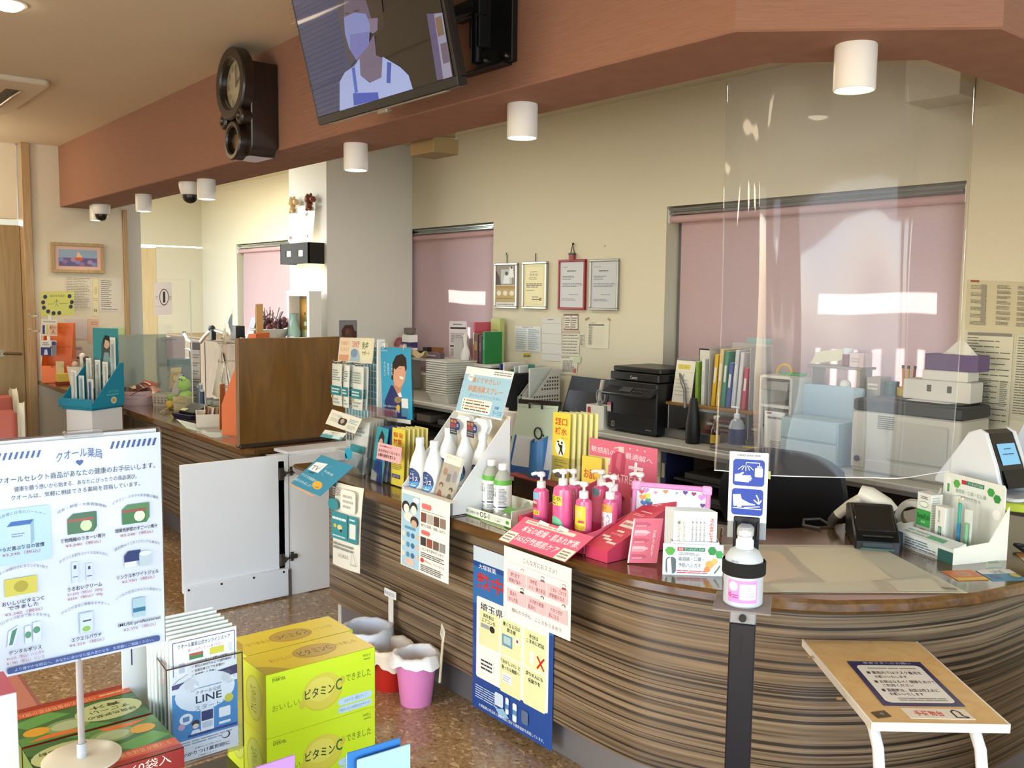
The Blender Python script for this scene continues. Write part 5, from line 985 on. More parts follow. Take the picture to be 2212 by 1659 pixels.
# --- white spray bottle display
r = thing('spray_display','white cardboard display of white disinfectant spray bottles with a blue header','display',(-2.765,2.0,Zc))
wc = M('#e2e6ea',.45);X0,X1,Ya,Yb = -2.93,-2.60,1.862,2.125
part(r,'tray_floor',bx(X0,X1,Ya,Yb,Zc,Zc + .006,.001,wc),True);part(r,'front_lip',bx(X0,X1,Ya,Ya + .004,Zc,.775,.001,wc),True)
for x in (X0,X1 - .004): part(r,'side_wall',mb(wc).yz([(Ya,Zc),(Yb,Zc),(Yb,1.05),(Yb - .02,1.05),(Ya,.775)],x,x + .004),True)
part(r,'back_wall',bx(X0,X1,Yb - .004,Yb,Zc,1.06,.001,M('#dcd2bc',.5)),True)
hq = [V((-2.84,2.10,1.23)),V((-2.555,2.10,1.228)),V((-2.90,2.09,1.048))]
part(r,'header',mb('#e6e9ea').slab(*hq,.003),True)
s = Sheet(*hq,.0006);s.draw([('r',.0,.155,1,.965,'#9cc4da'),('b',.62,.03,.98,.12,2,'#8a8e90'),('e',.16,.22,.065,.07,'#e9ecea'),('t','微酸性',.11,.19,.21,.24,'#4a8aa0'),
   ('T','強くてやさしい',.20,.2,.80,.32,'#c98a58'),('T','除菌消臭スプレー',.16,.38,.90,.52,'#c98a58'),('t','赤ちゃんやペットにも安心',.22,.555,.9,.62,'#6f9ab4'),('rr',.10,.66,.74,.94,'#eceae0',.03)] + [('r',.13,.69 + .062 * i,.15,.72 + .062 * i,'#2f3a4a') for i in range(4)] + [('b',.18,.68 + .062 * i,.7,.73 + .062 * i,1,('#b8764a','#5a5048')[i % 2]) for i in range(4)] + [('T','除菌',.82,.74,.9,.80,'#3f86b8'),('T','モーリス',.80,.83,.98,.93,'#3f86b8')]);part(r,'header_print',s.b,True)
# the flyer folded over the tray front
fq = [V((-2.885,1.835,.778)),V((-2.575,1.835,.778)),V((-2.885,1.83,.49))]
fl_ = thing('hanging_flyer','blue and white illustrated flyer hanging over the front of the spray display','flyer',(-2.73,1.84,.49))
part(fl_,'sheet',mb('#ebe9df').slab(*fq,.001).box((-2.73,1.852,.7785),(.31,.034,.002),.0005),True)
pr(fl_,*fq,[('r',.02,.05,.40,.99,'#a3c6d8'),('e',.10,.22,.09,.08,'#2c2220'),('e',.11,.24,.06,.06,'#efe3d6'),('e',.27,.2,.08,.07,'#2c2220'),('e',.27,.235,.06,.06,'#efe3d6'),('e',.16,.34,.1,.06,'#e9ddd0'),('e',.29,.38,.09,.07,'#3a2a26'),('e',.28,.41,.06,.05,'#c9a88e'),('e',.32,.1,.07,.035,'#eef2f2')]
   + [('rr',.08,.46,.32,.5,'#5f9ab8',.02)] + [('e',.06 + .1 * (i % 4),.57 + .13 * (i // 4),.04,.035,('#d9cfc0','#4f8ab0','#3a6a94','#c9b8a8')[i % 4]) for i in range(12)] + [('e',.2,.92,.1,.05,'#d9b8a6'),
   ('rr',.44,.1,.64,.17,'#d9736a',.03),('b',.44,.185,.9,.2,1,'#8a8a84')] + [('r',.43 + .13 * i,.22,.54 + .13 * i,.34,('#7a4a42','#b0a89e','#5a4438','#8a7468')[i]) for i in range(4)] + [('t','強力に除菌・消臭しながら',.43,.36,.93,.40,'#5a5652'),('rr',.44,.44,.62,.5,'#d9736a',.03)] + [('r',.43 + .13 * i,.53,.54 + .13 * i,.64,('#3a3432','#8a4a3a','#6a5a4e','#8f8a84')[i]) for i in range(4)] + [('t','これ１本で家中すっきり',.43,.66,.9,.7,'#5a5652'),('b',.44,.72,.92,.79,3,'#6a6660'),('e',.47,.83,.035,.03,'#c9443c'),('t','赤ちゃん、ペットのいる',.52,.81,.92,.85,'#b8544a'),('b',.44,.88,.9,.97,4,'#6a6660')])
# bottles
bw = M('#e3e8ec',.28);navy = '#233a72'
def lab_fn(r_,z0,z1,a0,a1,bulge=0):
    """maps 0..1 onto a cylinder patch"""
    def f(x,y,l): a = a0 + (a1 - a0) * x;q = r_(y) + l if callable(r_) else r_ + l;return (q * math.cos(a),q * math.sin(a),z1 + (z0 - z1) * y)
    return f
def spray_bottle(label,loc,rz,trig,name='spray_bottle'):
    r = thing(name,label,'bottle',loc,rz,'white spray bottles')
    part(r,'body',mb(bw).lathe([(.033,0),(.038,.005),(.040,.07),(.039,.10),(.030,.135),(.020,.158),(.015,.178),(.014,.185)],24))
    f = lab_fn(.0402,.015,.098,R(-90 - 52),R(-90 + 52));pr(r,(0,0,0),(1,0,0),(0,0,-1),[('e',.5,.5,.48,.48,navy),('b',.3,.12,.7,.2,1,'#9ab0d4'),('T','除菌',.36,.24,.64,.36,'#a9c4e4'),('T','モーリス',.14,.4,.86,.62,'#f0f4f8'),('g',[(.04,.64),(.96,.64),(.8,.86),(.5,.97),(.2,.86)],'#3f8ac4'),('b',.25,.7,.75,.85,2,'#d6e6f2')],world=False,fn=f,name='label')
    if trig:
        part(r,'trigger_head',mb(bw).lathe([(.017,.185),(.017,.205),(.012,.208)],16).at((0,0,0),R(-90)).yz([(-.052,.228),(-.05,.240),(-.02,.262),(.03,.258),(.036,.235),(.02,.207),(-.012,.207),(-.02,.228)],-.011,.011,.003).at())
        part(r,'trigger',mb(bw).tube([(-.03,0,.222),(-.034,0,.205),(-.044,0,.185)],.004))
        q = mb('#e8dccb');tg = part(r,'neck_tag',q.slab((-.065,-.02,.25),(-.015,-.028,.25),(-.065,-.02,.19),.001));pr(r,(-.065,-.0205,.25),(-.015,-.0285,.25),(-.065,-.0205,.19),[('r',0,0,1,.55,'#4a3a5a'),('T','99.9%',.08,.08,.92,.3,'#e9a03a'),('T','除菌消臭',.08,.34,.92,.52,'#d6483a'),('r',0,.56,1,1,'#3a3a44'),('b',.1,.65,.9,.92,2,'#9a9aa4'),('e',1.1,.4,.3,.28,navy),('b',.95,.3,1.25,.5,2,'#d6dcec')],world=False)
    else: part(r,'cap',mb(bw).lathe([(.0165,.182),(.0165,.205),(.015,.208)],18))
    return r
spray_bottle('front left capped white spray bottle in the display tray',(-2.885,1.915,Zc + .036),R(8),0)
spray_bottle('front middle capped white spray bottle beside the leaflet pocket',(-2.79,1.915,Zc + .036),R(4),0)
spray_bottle('tall capped white bottle at the back left of the display',(-2.86,2.03,Zc + .068),R(10),0)
spray_bottle('white trigger bottle with orange neck tag in the display middle',(-2.765,2.04,Zc + .068),R(5),1)
spray_bottle('white trigger bottle with purple neck tag at the display right',(-2.665,2.045,Zc + .068),R(5),1)
part(r,'step',bx(X0 + .006,X1 - .006,Ya + .006,1.974,Zc + .006,Zc + .035,.001,wc),True);part(r,'step',bx(X0 + .006,X1 - .006,1.975,Yb - .006,Zc + .006,Zc + .067,.001,wc),True)
q = thing('leaflet_pocket','clear pocket of cream leaflets at the front right of the spray display','leaflets',(-2.68,1.90,Zc + .007));lq = [V((-2.735,1.93,.925)),V((-2.635,1.93,.918)),V((-2.74,1.885,.77))]
part(q,'leaflets',mb('#e6e3d2').slab(*lq,.014),True);part(q,'pocket',mb(clearp).slab(lq[0] + V((-.008,-.014,-.03)),lq[1] + V((.008,-.014,-.03)),lq[2] + V((-.008,-.014,-.02)),.001),True)
pr(q,*lq,[('t','除菌・消臭スプレー',.1,.05,.6,.09,'#8a8a80'),('t','モーリス',.62,.05,.92,.09,'#8a8a80'),('g',[(.38,.65),(.4,.35),(.5,.25),(.48,.18),(.62,.16),(.6,.3),(.66,.4),(.66,.65)],'#dfe0da'),('e',.25,.4,.13,.09,'#c9a08a'),('e',.85,.45,.13,.13,'#b9b6d4'),('r',.4,.42,.64,.6,'#8e92aa'),('e',.2,.72,.13,.07,'#7a3a34'),('e',.2,.76,.09,.06,'#ead8c8'),('e',.82,.75,.12,.06,'#2c2826'),('e',.8,.79,.08,.05,'#ead8c8'),('g',[(.05,.97),(.15,.82),(.3,.85),(.4,.97)],'#b0554c'),('g',[(.65,.97),(.75,.84),(.9,.84),(.98,.97)],'#4a4a50')])
# --- oral rehydration drink tray
r = thing('drink_tray','low green and white carton tray holding two drink bottles','tray',(-2.49,2.0,Zc));gW = M('#e4e8da',.45)
part(r,'floor',bx(-2.62,-2.345,1.925,2.09,Zc,Zc + .004,.001,gW),True);part(r,'front_wall',bx(-2.62,-2.345,1.925,1.928,Zc,Zc + .032,.0005,gW),True);part(r,'left_wall',bx(-2.62,-2.617,1.925,2.09,Zc,Zc + .06,.0005,'#7fa848'),True);part(r,'right_wall',bx(-2.348,-2.345,1.925,2.09,Zc,Zc + .06,.0005,gW),True);part(r,'back_wall',bx(-2.62,-2.345,2.087,2.09,Zc,Zc + .06,.0005,gW),True)
pr(r,(-2.62,1.925,Zc + .032),(-2.345,1.925,Zc + .032),(-2.62,1.925,Zc),[('t','経口補水液',.06,.25,.34,.62,'#2a2a28'),('T','OS-1',.36,.12,.56,.72,'#2a2a28'),('t','オーエスワンゼリー',.58,.25,.86,.44,'#2a2a28'),('t','アップル風味',.58,.5,.78,.68,'#2a2a28'),('e',.92,.45,.035,.2,'#4f9a2e'),('r',0,.88,1,1,'#4f8a2e')])
def drink(label,x,y):
    r = thing('drink_bottle',label,'bottle',(x,y,Zc + .005),0,'oral rehydration drink bottles')
    part(r,'bottle',mb(M('#dfe8de',.1,0,0,1,.5)).lathe([(.028,0),(.032,.004),(.032,.12),(.030,.135),(.020,.158),(.013,.166),(.013,.172)],22))
    part(r,'label',mb('#e9ecea').lathe([(.0324,.012),(.0324,.118)],22));part(r,'green_band',mb('#5aa83a').lathe([(.0326,.117),(.0325,.125),(.0306,.134)],22));part(r,'cap',mb('#f2f2f0').lathe([(.0152,.168),(.0155,.186),(.014,.189)],18))
    f = lab_fn(.0325,.012,.117,R(-90 - 70),R(-90 + 80));pr(r,(0,0,0),(1,0,0),(0,0,-1),[('t','経口補水液',.12,.12,.48,.18,'#2a2a28'),('T','OS-1',.12,.22,.48,.42,'#1c1c1c'),('e',.48,.5,.06,.05,'#5aa83a'),('rr',.14,.52,.3,.68,'#c8cfc8',.03),('r',.1,.74,.5,.78,'#2a2f5a'),('b',.1,.82,.5,.95,4,'#8a8e94'),('b',.64,.1,.96,.66,14,'#5a5e70'),('r',.64,.70,.96,.75,'#2a2f5a'),('b',.64,.8,.96,.93,3,'#7a7e8a')],world=False,fn=f,name='label_print')
drink('left drink bottle with green band in the green tray',-2.578,2.02);drink('right drink bottle with green band nearest the pink display',-2.488,2.0)
q = thing('jelly_pouch','crumpled clear jelly pouch lying in the green tray','pouch',(-2.40,1.99,Zc + .005));part(q,'pouch',mb(M('#cfd6cc',.12,0,0,1,.3)).sheet(lambda u,v: (-.05 + .1 * u,-.06 + .12 * v,.005 + .055 * math.sin(math.pi * u) * (.4 + .6 * v) + .006 * math.sin(15 * u + 8 * v)),10,8,.003));part(q,'print',mb('#5f9a44').at((0,-.03,.045),0,R(25)).box((0,0,0),(.05,.03,.001),.0003).at())
pxcard('counter_flyer','green and white flyer lying flat on the counter before the drink tray','flyer',(1027,1112),(1080,1131),(1043,1127),dict(Z=Zc + .002),[('b',.1,.2,.9,.8,2,'#8aa86a')],base='#b9c4a0')
# --- items behind: clipboard, blue cup, yellow leaflets
a,b_,c_ = V((-2.85,2.37,1.072)),V((-2.60,2.37,1.085)),V((-2.88,2.32,.76))
r = thing('clipboard','black clipboard standing upright with a blue framed questionnaire','clipboard',(-2.73,2.33,.73))
part(r,'board',mb('#141416').slab(a + V((0,.004,.012)),b_ + V((0,.004,.012)),c_ + V((0,.004,-.02)),.004),True);part(r,'clip',mb('#0c0c0d').tube([a + (b_ - a) * .3 + V((0,-.006,-.02)),a + (b_ - a) * .3 + V((0,-.008,.0)),a + (b_ - a) * .6 + V((0,-.008,.0)),a + (b_ - a) * .6 + V((0,-.006,-.02))],.004).slab(a + V((.0,-.003,.014)),b_ + V((.0,-.003,.014)),a + V((0,-.003,-.004)),.003),True)
part(r,'green_form',mb('#c3d6c6').slab(a + V((0,-.001,-.004)),b_ + V((-.01,-.001,-.004)),c_ + V((0,-.001,0)),.001),True)
pr(r,a + V((0,-.001,-.004)),b_ + V((-.01,-.001,-.004)),c_ + V((0,-.001,0)),[('t','アンケート',.02,.03,.3,.055,'#3a4a40'),('l',[(.3,.04),(.9,.04)],.003,'#7a9484')])
part(r,'questionnaire',mb('#dde4ee').slab(a + V((.01,-.004,-.035)),b_ + V((.02,-.004,-.035)),c_ + V((.02,-.004,0)),.001),True)
pr(r,a + V((.01,-.004,-.035)),b_ + V((.02,-.004,-.035)),c_ + V((.02,-.004,0)),[('r',.0,.04,.95,.9,'#2f62ae'),('rr',.05,.08,.95,.78,'#d6deea',.04),('T','初回アンケート',.3,.12,.98,.19,'#26282e'),('t','お薬をより効果的に安全に使っていただくため',.2,.23,.98,.255,'#5a5e66'),('t','体調や生活習慣をお聞かせください',.28,.275,.95,.3,'#5a5e66')])
q = thing('pen_stand','blue tube pen stand with spectacles on the red board','pen holder',(-2.685,2.345,.801));bl = M('#3574b4',.35)
part(q,'cup',mb(bl).rings([[(rr_ * math.cos(R(18 * k)),rr_ * math.sin(R(18 * k)),z + (.018 * math.cos(R(18 * k - 60)) if z > .1 else 0)) for k in range(20)] for rr_,z in ((.052,0),(.053,.006),(.045,.03),(.040,.15),(.037,.15),(.036,.02))]))
part(q,'spectacles',mb('#1a1718').tube([(-.015 + .022 * math.cos(R(30 * k)),.0,.165 + .022 * math.sin(R(30 * k))) for k in range(13)],.003).tube([(.007,0,.165),(.02,.01,.15),(.03,.01,.1)],.003))
r = thing('red_board','dull red board on a clear riser under the blue pen stand','riser',(-2.60,2.35,Zc));part(r,'board',bx(-2.80,-2.22,2.27,2.43,.793,.80,.001,'#a2483f'),True)
part(r,'riser',bx(-2.78,-2.24,2.29,2.295,Zc,.793,.0005,M('#4a3a34',.2)).box((-2.51,2.42,.757),(.54,.004,.072),.0005),True)
for x in (-2.78,-2.52,-2.24): part(r,'leg',bx(x - .004,x + .004,2.30,2.41,Zc,.793,.0005,'#5a4a44'),True)
holder('leaflet_holder','clear holder of tall yellow oral rehydration leaflets behind the pink bottles',(-2.515,2.365,.801),0,.13,.11,.1,.2)
leaflets(6,(-2.535,2.315,.804),0,.095,.262,1,.017,'#e3cf4a','#e2dc98','rehydration_leaflet','yellow oral rehydration leaflet in the tall clear holder','yellow rehydration leaflets',
         [('T','経口',.15,.07,.85,.18,'#cf4a24'),('T','補水',.15,.21,.85,.32,'#cf4a24'),('t','のポイント',.55,.345,.95,.37,'#8a7a2a'),('e',.5,.5,.3,.125,'#efe9d6'),('e',.58,.43,.05,.02,'#1f1c18'),('g',[(.45,.46),(.62,.46),(.6,.53),(.68,.6),(.6,.6),(.52,.55),(.44,.61),(.4,.6),(.48,.52),(.45,.5),(.35,.46),(.38,.43)],'#1f1c18'),('r',.3,.405,.42,.43,'#1f1c18'),('b',.15,.67,.9,.73,2,'#a08a2a'),('b',.2,.75,.85,.78,1,'#a08a2a'),('r',.22,.86,.85,.93,'#4a4468'),('t','公式アプリ',.28,.873,.8,.917,'#d6d4e4')],.012)
leaflets(5,(-2.36,2.31,.801),R(4),.095,.125,0,.02,'#e0c84a','#dcd690','skin_leaflet','yellow skin care leaflet behind the pink lotion bottles','yellow skin leaflets',[('T','お肌',.12,.38,.68,.66,'#c9542a'),('t','、',.72,.55,.8,.66,'#c9542a'),('b',.1,.75,.9,.95,2,'#a88a2a')],.014)
# --- grey organiser and pink folders standing on the office side
r = thing('magazine_organiser','translucent blue organiser with green forms behind the yellow leaflets','organiser',(-3.0,2.33,Zc));oq = clear_mat('blue_clear','#9db8cc',.15,.2,.3,'#8fa4b4')
part(r,'shell',bx(-3.17,-2.92,2.25,2.254,Zc,.89,.001,oq).box((-3.045,2.40,.82),(.25,.004,.2),.001).box((-3.17,2.325,.81),(.004,.15,.18),.001).box((-2.92,2.325,.81),(.004,.15,.18),.001),True)
for i in range(4): part(r,'form',bx(-3.15 + .03 * i,-3.03 + .03 * i,2.28 + .03 * i,2.282 + .03 * i,Zc,.90 - .01 * i,.0005,('#2f7a64','#dfe6dc','#3a8a6a','#6a6a70')[i]),True)
gp = 'folders beside the organiser'
for i,(x,c,h,lb) in enumerate(((-3.12,'#c98a94',.33,'pale pink folder behind the organiser'),(-3.08,'#d0707e',.30,'rose pink folder behind the organiser'),(-3.05,'#cfcde0',.31,'lilac translucent folder behind the organiser'),(-3.0,'#d9d39a',.28,'cream folder with handwriting behind the organiser'),(-2.95,'#d8d6d8',.30,'white folder nearest the spray display header'))):
    b_ = thing('folder',lb,'folder',(x,2.42 - .004 * i,Zc),R(3 * i - 6),gp);part(b_,'cover',mb(c).box((0,0,h / 2),(.16,.006,h),.002));part(b_,'papers',mb('#e6e2d8').box((.004,.004,h / 2 + .004),(.145,.004,h),.0005))
    if i == 3: pr(b_,(-.08,-.0035,h),(.08,-.0035,h),(-.08,-.0035,0),[('v','しました',.3,.1,.7,.7,'#5a5230')],world=False)
# ================================================================ PINK LOTION DISPLAY AND THE CURVED END
pk,pkd = M('#d9637f',.45),M('#c4304f',.4)
r = thing('lotion_display','pink cardboard lotion display with slogan flap and back card','display',(-2.13,2.14,Zc))
X0,X1,Ya,Yb = -2.275,-1.965,1.895,2.33
part(r,'tray_floor',bx(X0,X1,Ya,Yb,Zc,Zc + .006,.001,pkd),True);part(r,'front_wall',bx(X0,X1,Ya,Ya + .003,Zc,.785,.0005,pkd),True)
for x in (X0,X1 - .003): part(r,'side_wall',mb(pk).yz([(Ya,Zc),(Yb,Zc),(Yb,.88),(Ya + .06,.79),(Ya,.785)],x,x + .003),True)
fq = [V((-2.235,Ya - .002,.79)),V((-1.905,Ya - .002,.79)),V((-2.275,1.815,.718))]
fq[1] = fq[0] + V((.315,0,0))
part(r,'slogan_flap',mb(pk).slab(*fq,.002),True)
pr(r,*fq,[('r',.08,.08,.80,.20,'#e9d5c4'),('b',.1,.1,.78,.18,1,'#c98a8e'),('T','本気の乾燥・肌あれ対策、',.13,.27,.97,.52,'#f4dfe2'),('T','365日敏感肌ケア',.17,.62,.80,.86,'#f4dfe2'),('r',.0,.6,.16,1,'#e6dfd0'),('b',.02,.66,.14,.95,3,'#8a7f74'),('r',.83,.6,1,1,'#e6dfd0'),('b',.85,.66,.98,.95,3,'#8a7f74')])
bq = [P(1274,945,Y=2.335),P(1420,970,Y=2.335),P(1262,1060,Y=2.335)]
part(r,'back_card',mb(M('#d26a82',.4)).slab(bq[0],bq[1],V((bq[0].x,2.335,Zc)),.003),True)
pr(r,bq[0],bq[1],bq[2],[('t','敏感肌の',1215,440,1440,495,55,'#f2dfe2'),('t','最適解へ',1535,510,1795,570,58,'#f2dfe2'),('g',[(1408,540),(1440,510),(1480,500),(1530,530),(1538,570),(1520,760),(1400,730)],'#b5455e'),('g',[(1440,640),(1460,520),(1500,520),(1480,700)],'#c9647a'),('g',[(1470,455),(1520,462),(1518,520),(1468,505)],'#e0c4c0'),('g',[(1425,468),(1475,460),(1475,470),(1427,476)],'#e8d4d0'),('e',1577,478,7,8,'#f4e4e6'),('e',1646,491,7,8,'#f4e4e6'),('e',1716,503,7,8,'#f4e4e6'),
   ('g',[(1262,545),(1395,565),(1385,630),(1250,605)],'#e9d8d2'),('t','Renewal',1275,580,1375,600,26,'#b5707a'),('g',[(1622,605),(1648,610),(1640,715),(1614,708)],'#f6eef0'),('g',[(1568,638),(1702,662),(1698,690),(1564,664)],'#f6eef0'),('t','敏感肌ケアプラス',1575,648,1695,668,16,'#a87078'),('t','HEPATREAT',1340,690,1690,760,75,'#f2d8dc')],cr=(1000,860,4.367),name='back_print')
lp = M('#dc5f96',.22,0,0,1,0,.4);lpc = M('#e8e4e6',.3)
def lotion(label,x,y,h,rad,ops,zb=.007):
    r = thing('pump_bottle',label,'bottle',(x,y,Zc + zb),0,'pump bottles on the pink display')
    part(r,'body',mb(lp).lathe([(rad * .9,0),(rad,.005),(rad,h * .82),(rad * .93,h * .93),(rad * .55,h * .985),(rad * .4,h)],24,(0,0,0),1,.8))
    part(r,'collar',mb(lpc).lathe([(.0145,h - .002),(.0145,h + .018),(.012,h + .02)],16));part(r,'pump_head',mb(lpc).cyl((0,0,h + .018),(0,0,h + .036),.0045,10).lathe([(.010,h + .034),(.0135,h + .038),(.013,h + .046),(.008,h + .05)],16).tube([(0,0,h + .042),(-.02,-.008,h + .043),(-.032,-.013,h + .038)],.0055,8))
    f = lambda u,v,l: ((rad + l) * math.cos(R(-150 + 120 * u)),(rad + l) * .8 * math.sin(R(-150 + 120 * u)),h * .9 * (1 - v))
    pr(r,(0,0,0),(1,0,0),(0,0,-1),ops,world=False,fn=f,name='label');return r
T_ = '#2a2418'
lotion('pink tester bottle with a lilac oval at the left front',-2.225,1.95,.155,.029,[('r',.1,.0,.7,.16,'#7fb4d4'),('r',.14,.18,.62,.36,'#9a3048'),('r',.18,.2,.58,.27,'#ead8d8'),('r',.05,.42,.75,.52,'#e3cc3a'),('T','TESTER',.08,.44,.72,.505,T_),('e',.42,.72,.42,.14,'#a9a8e0'),('t','モイストジェル',.1,.70,.74,.745,'#5a5a94')])
lotion('pink pump bottle with red family lettering behind the left tester',-2.20,2.07,.155,.03,[('r',.2,.05,.9,.7,'#ecd9dc'),('V','ヘパリン',.5,.08,.66,.66,'#3a2a4a'),('V','家族',.26,.2,.44,.5,'#c22a3c'),('e',.4,.02,.3,.07,'#6fb0b8')])
lotion('large pink tester bottle with a mint oval in the middle',-2.115,1.945,.182,.036,[('r',.1,.09,.8,.19,'#d9d03a'),('T','TESTER',.14,.105,.76,.175,T_),('r',.1,.2,.8,.27,'#d6cc52'),('b',.15,.21,.75,.26,1,'#5a5018'),('e',.42,.66,.44,.17,'#6fbf9a'),('t','化粧水',.2,.64,.6,.69,'#3a6a54')])
lotion('yellow labelled tester bottle at the right front',-2.03,1.955,.155,.029,[('r',.12,.06,.95,.60,'#e8c93a'),('e',.5,.25,.22,.1,'#e3cf86'),('l',[(.36,.36),(.4,.22),(.5,.17),(.6,.22),(.64,.36)],.01,'#6a5418'),('rr',.5,.38,.88,.44,'#c43a56',.03),('T','TESTER',.14,.5,.93,.57,'#8a7a18'),('e',.5,.78,.42,.17,'#dfa83e'),('t','乳液',.42,.76,.6,.80,'#6a4a18')])
lotion('pink pump bottle with red lettering behind the yellow tester',-2.035,2.09,.16,.03,[('r',.1,.04,.95,.75,'#ecd9dc'),('V','ヘパ',.6,.08,.8,.5,'#3a2a4a'),('V','家族',.26,.2,.46,.55,'#c22a3c'),('e',.4,.02,.34,.08,'#b03a58')])
lotion('white labelled pink pump bottle by the yellow tester',-1.99,2.03,.15,.027,[('rr',.05,.02,.95,.2,'#dca24a',.05),('t','乳液',.3,.06,.6,.13,'#6a4a1a'),('r',.05,.2,.95,.8,'#ecdfe8'),('V','ヘパリン',.6,.24,.82,.72,'#3a2a4a'),('V','家族',.2,.3,.44,.56,'#c22a3c'),('t','初回',.3,.86,.6,.94,'#f0d0dc')])
lotion('rearmost pink pump bottle at the right of the display',-1.995,2.17,.165,.031,[('r',.05,.04,.8,.7,'#ecd9dc'),('e',.4,.03,.34,.1,'#b03a58'),('V','ヘ',.55,.22,.72,.36,'#3a2a4a'),('V','家',.22,.22,.4,.36,'#c22a3c')])
lotion('rear pink pump bottle with teal cap print in the middle',-2.10,2.10,.165,.032,[('e',.4,.03,.34,.1,'#5a8f94'),('r',.1,.1,.9,.7,'#d86a8a')])
for i,(x,y,w_,h) in enumerate(((-2.165,2.01,.05,.15),(-1.955 - .04,2.24,.05,.14),(-2.15,1.965,.035,.11))):
    q = thing('refill_pouch',('tan refill pouch between the two left bottles','tan refill pouch at the right rear of the pink display','beige tester pouch in front of the large mint oval bottle')[i],'pouch',(x,y,Zc + .007),R(10),'refill pouches on the pink display');part(q,'pouch',mb(('#a8794a','#a07040','#c9a884')[i]).sheet(lambda u,v: (-w_ / 2 + w_ * u,-.012 * math.sin(math.pi * u) * (1 - v),h * v),4,5,.004));part(q,'top_seal',mb('#c9a86a').box((0,0,h - .008),(w_,.006,.014),.001))
for i,(px,py) in enumerate(((750,1200),(935,1250))):
    a = P(1000 + (px - 20) / 4.367,860 + (py - 50) / 4.367,Y=1.888);a2 = P(1000 + (px + 65) / 4.367,860 + (py - 10) / 4.367,Y=1.888);a3 = P(1000 + (px - 65) / 4.367,860 + (py + 20) / 4.367,Y=1.878)
    card('price_tag',('left','right')[i] + ' white barcode tag on the pink slogan flap','tag',a,a2,a3,[('r',.1,.1,.9,.3,'#d9d4c8'),('b',.15,.45,.85,.55,1,'#5a5650'),('r',.2,.6,.8,.8,'#77736a')],base='#e6e2d8',group='barcode tags')
# long pink wing box
r = thing('pink_wing_box','long crimson sloping carton at the right side of the lotion display','carton',(-1.92,2.05,Zc));prof = [(1.897,Zc + .001),(2.20,Zc + .001),(2.20,.865),(1.897,.757)]
part(r,'carton',mb(M('#c23a5c',.4)).yz(prof,-1.958,-1.866,.001),True)
pr(r,(-1.958,2.20,.865),(-1.866,2.20,.865),(-1.958,1.897,.757),[('r',0,0,1,1,'#c92f48'),('b',.3,.1,.7,.16,2,'#e8b8c0'),('b',.25,.27,.75,.30,1,'#f0d0d4'),('b',.15,.33,.75,.38,2,'#e8a0ac'),('r',.2,.48,.92,.60,'#ead6cc'),('b',.25,.5,.88,.58,1,'#b5707a'),('r',.4,.66,.7,.69,'#ead6cc'),('t','からだ保湿',.3,.71,.8,.75,'#f0d0d4'),('r',.12,.78,.45,.81,'#ead6cc'),('r',.3,.82,.65,.85,'#ead6cc'),('r',.55,.86,.95,.89,'#ead6cc')],name='top_print')
# notice hanging over the edge and the big blue poster behind it
pq = [P(1089,1178,Y=1.825),P(1237,1240,Y=1.825),P(1085,1330,Y=1.825)];pq[1] = pq[0] + V((.318,0,0));pq[2] = pq[0] + V((0,0,-.222))
cr3 = (1020,1180,3.607)
card('pink_notice','white laminated notice with six pink panels hanging under the pink flap','notice',*pq,[],base='#e6dfdc',rough=.2)
P6 = '#e6b3b4';tx = '#6a4a4a'
ops = [('t','こんな方におススメ！',.30,.08,.80,.16,'#7a6a66'),('l',[(.08,.21),(.95,.21)],.005,'#b5a29e')]
for i,(a,b_) in enumerate((('繰り返す','乾燥が悩み'),('年齢肌','ハリ・弾力不足'),('くすみ・ごわつき','透明感のなさ'),('肌あれ','ゆらぎ肌'),('お子様の乾燥','肌あれ'),('ベタつきが','気になる'))):
    x,y = .06 + .305 * (i % 3),.32 + .28 * (i // 3);ops += [('r',x,y,x + .29,y + .20,P6),('T',a,x + .05,y + .03,x + .05 + min(.22,.035 * len(a)),y + .095,tx),('T',b_,x + .03,y + .115,x + .03 + min(.25,.036 * len(b_)),y + .18,tx)]
    ops += leaf_person(x + .235,y - .05,.045,('#b5706a','#5a5658','#8a8684','#2a2426','#2a2426','#2a2426')[i],('#e8cfc6','#6a6470','#a03a44','#2a2a30','#e8dcd6','#e6e0dc')[i])
ops += [('t','顔もカラダも、こころもうるおう',.14,.87,.88,.93,'#8a7f7a')]
pr(bpy.data.objects['pink_notice'],*pq,ops)
bq = [V((-2.555,1.925,.62)),V((-2.125,1.925,.62)),V((-2.555,1.925,.03))]
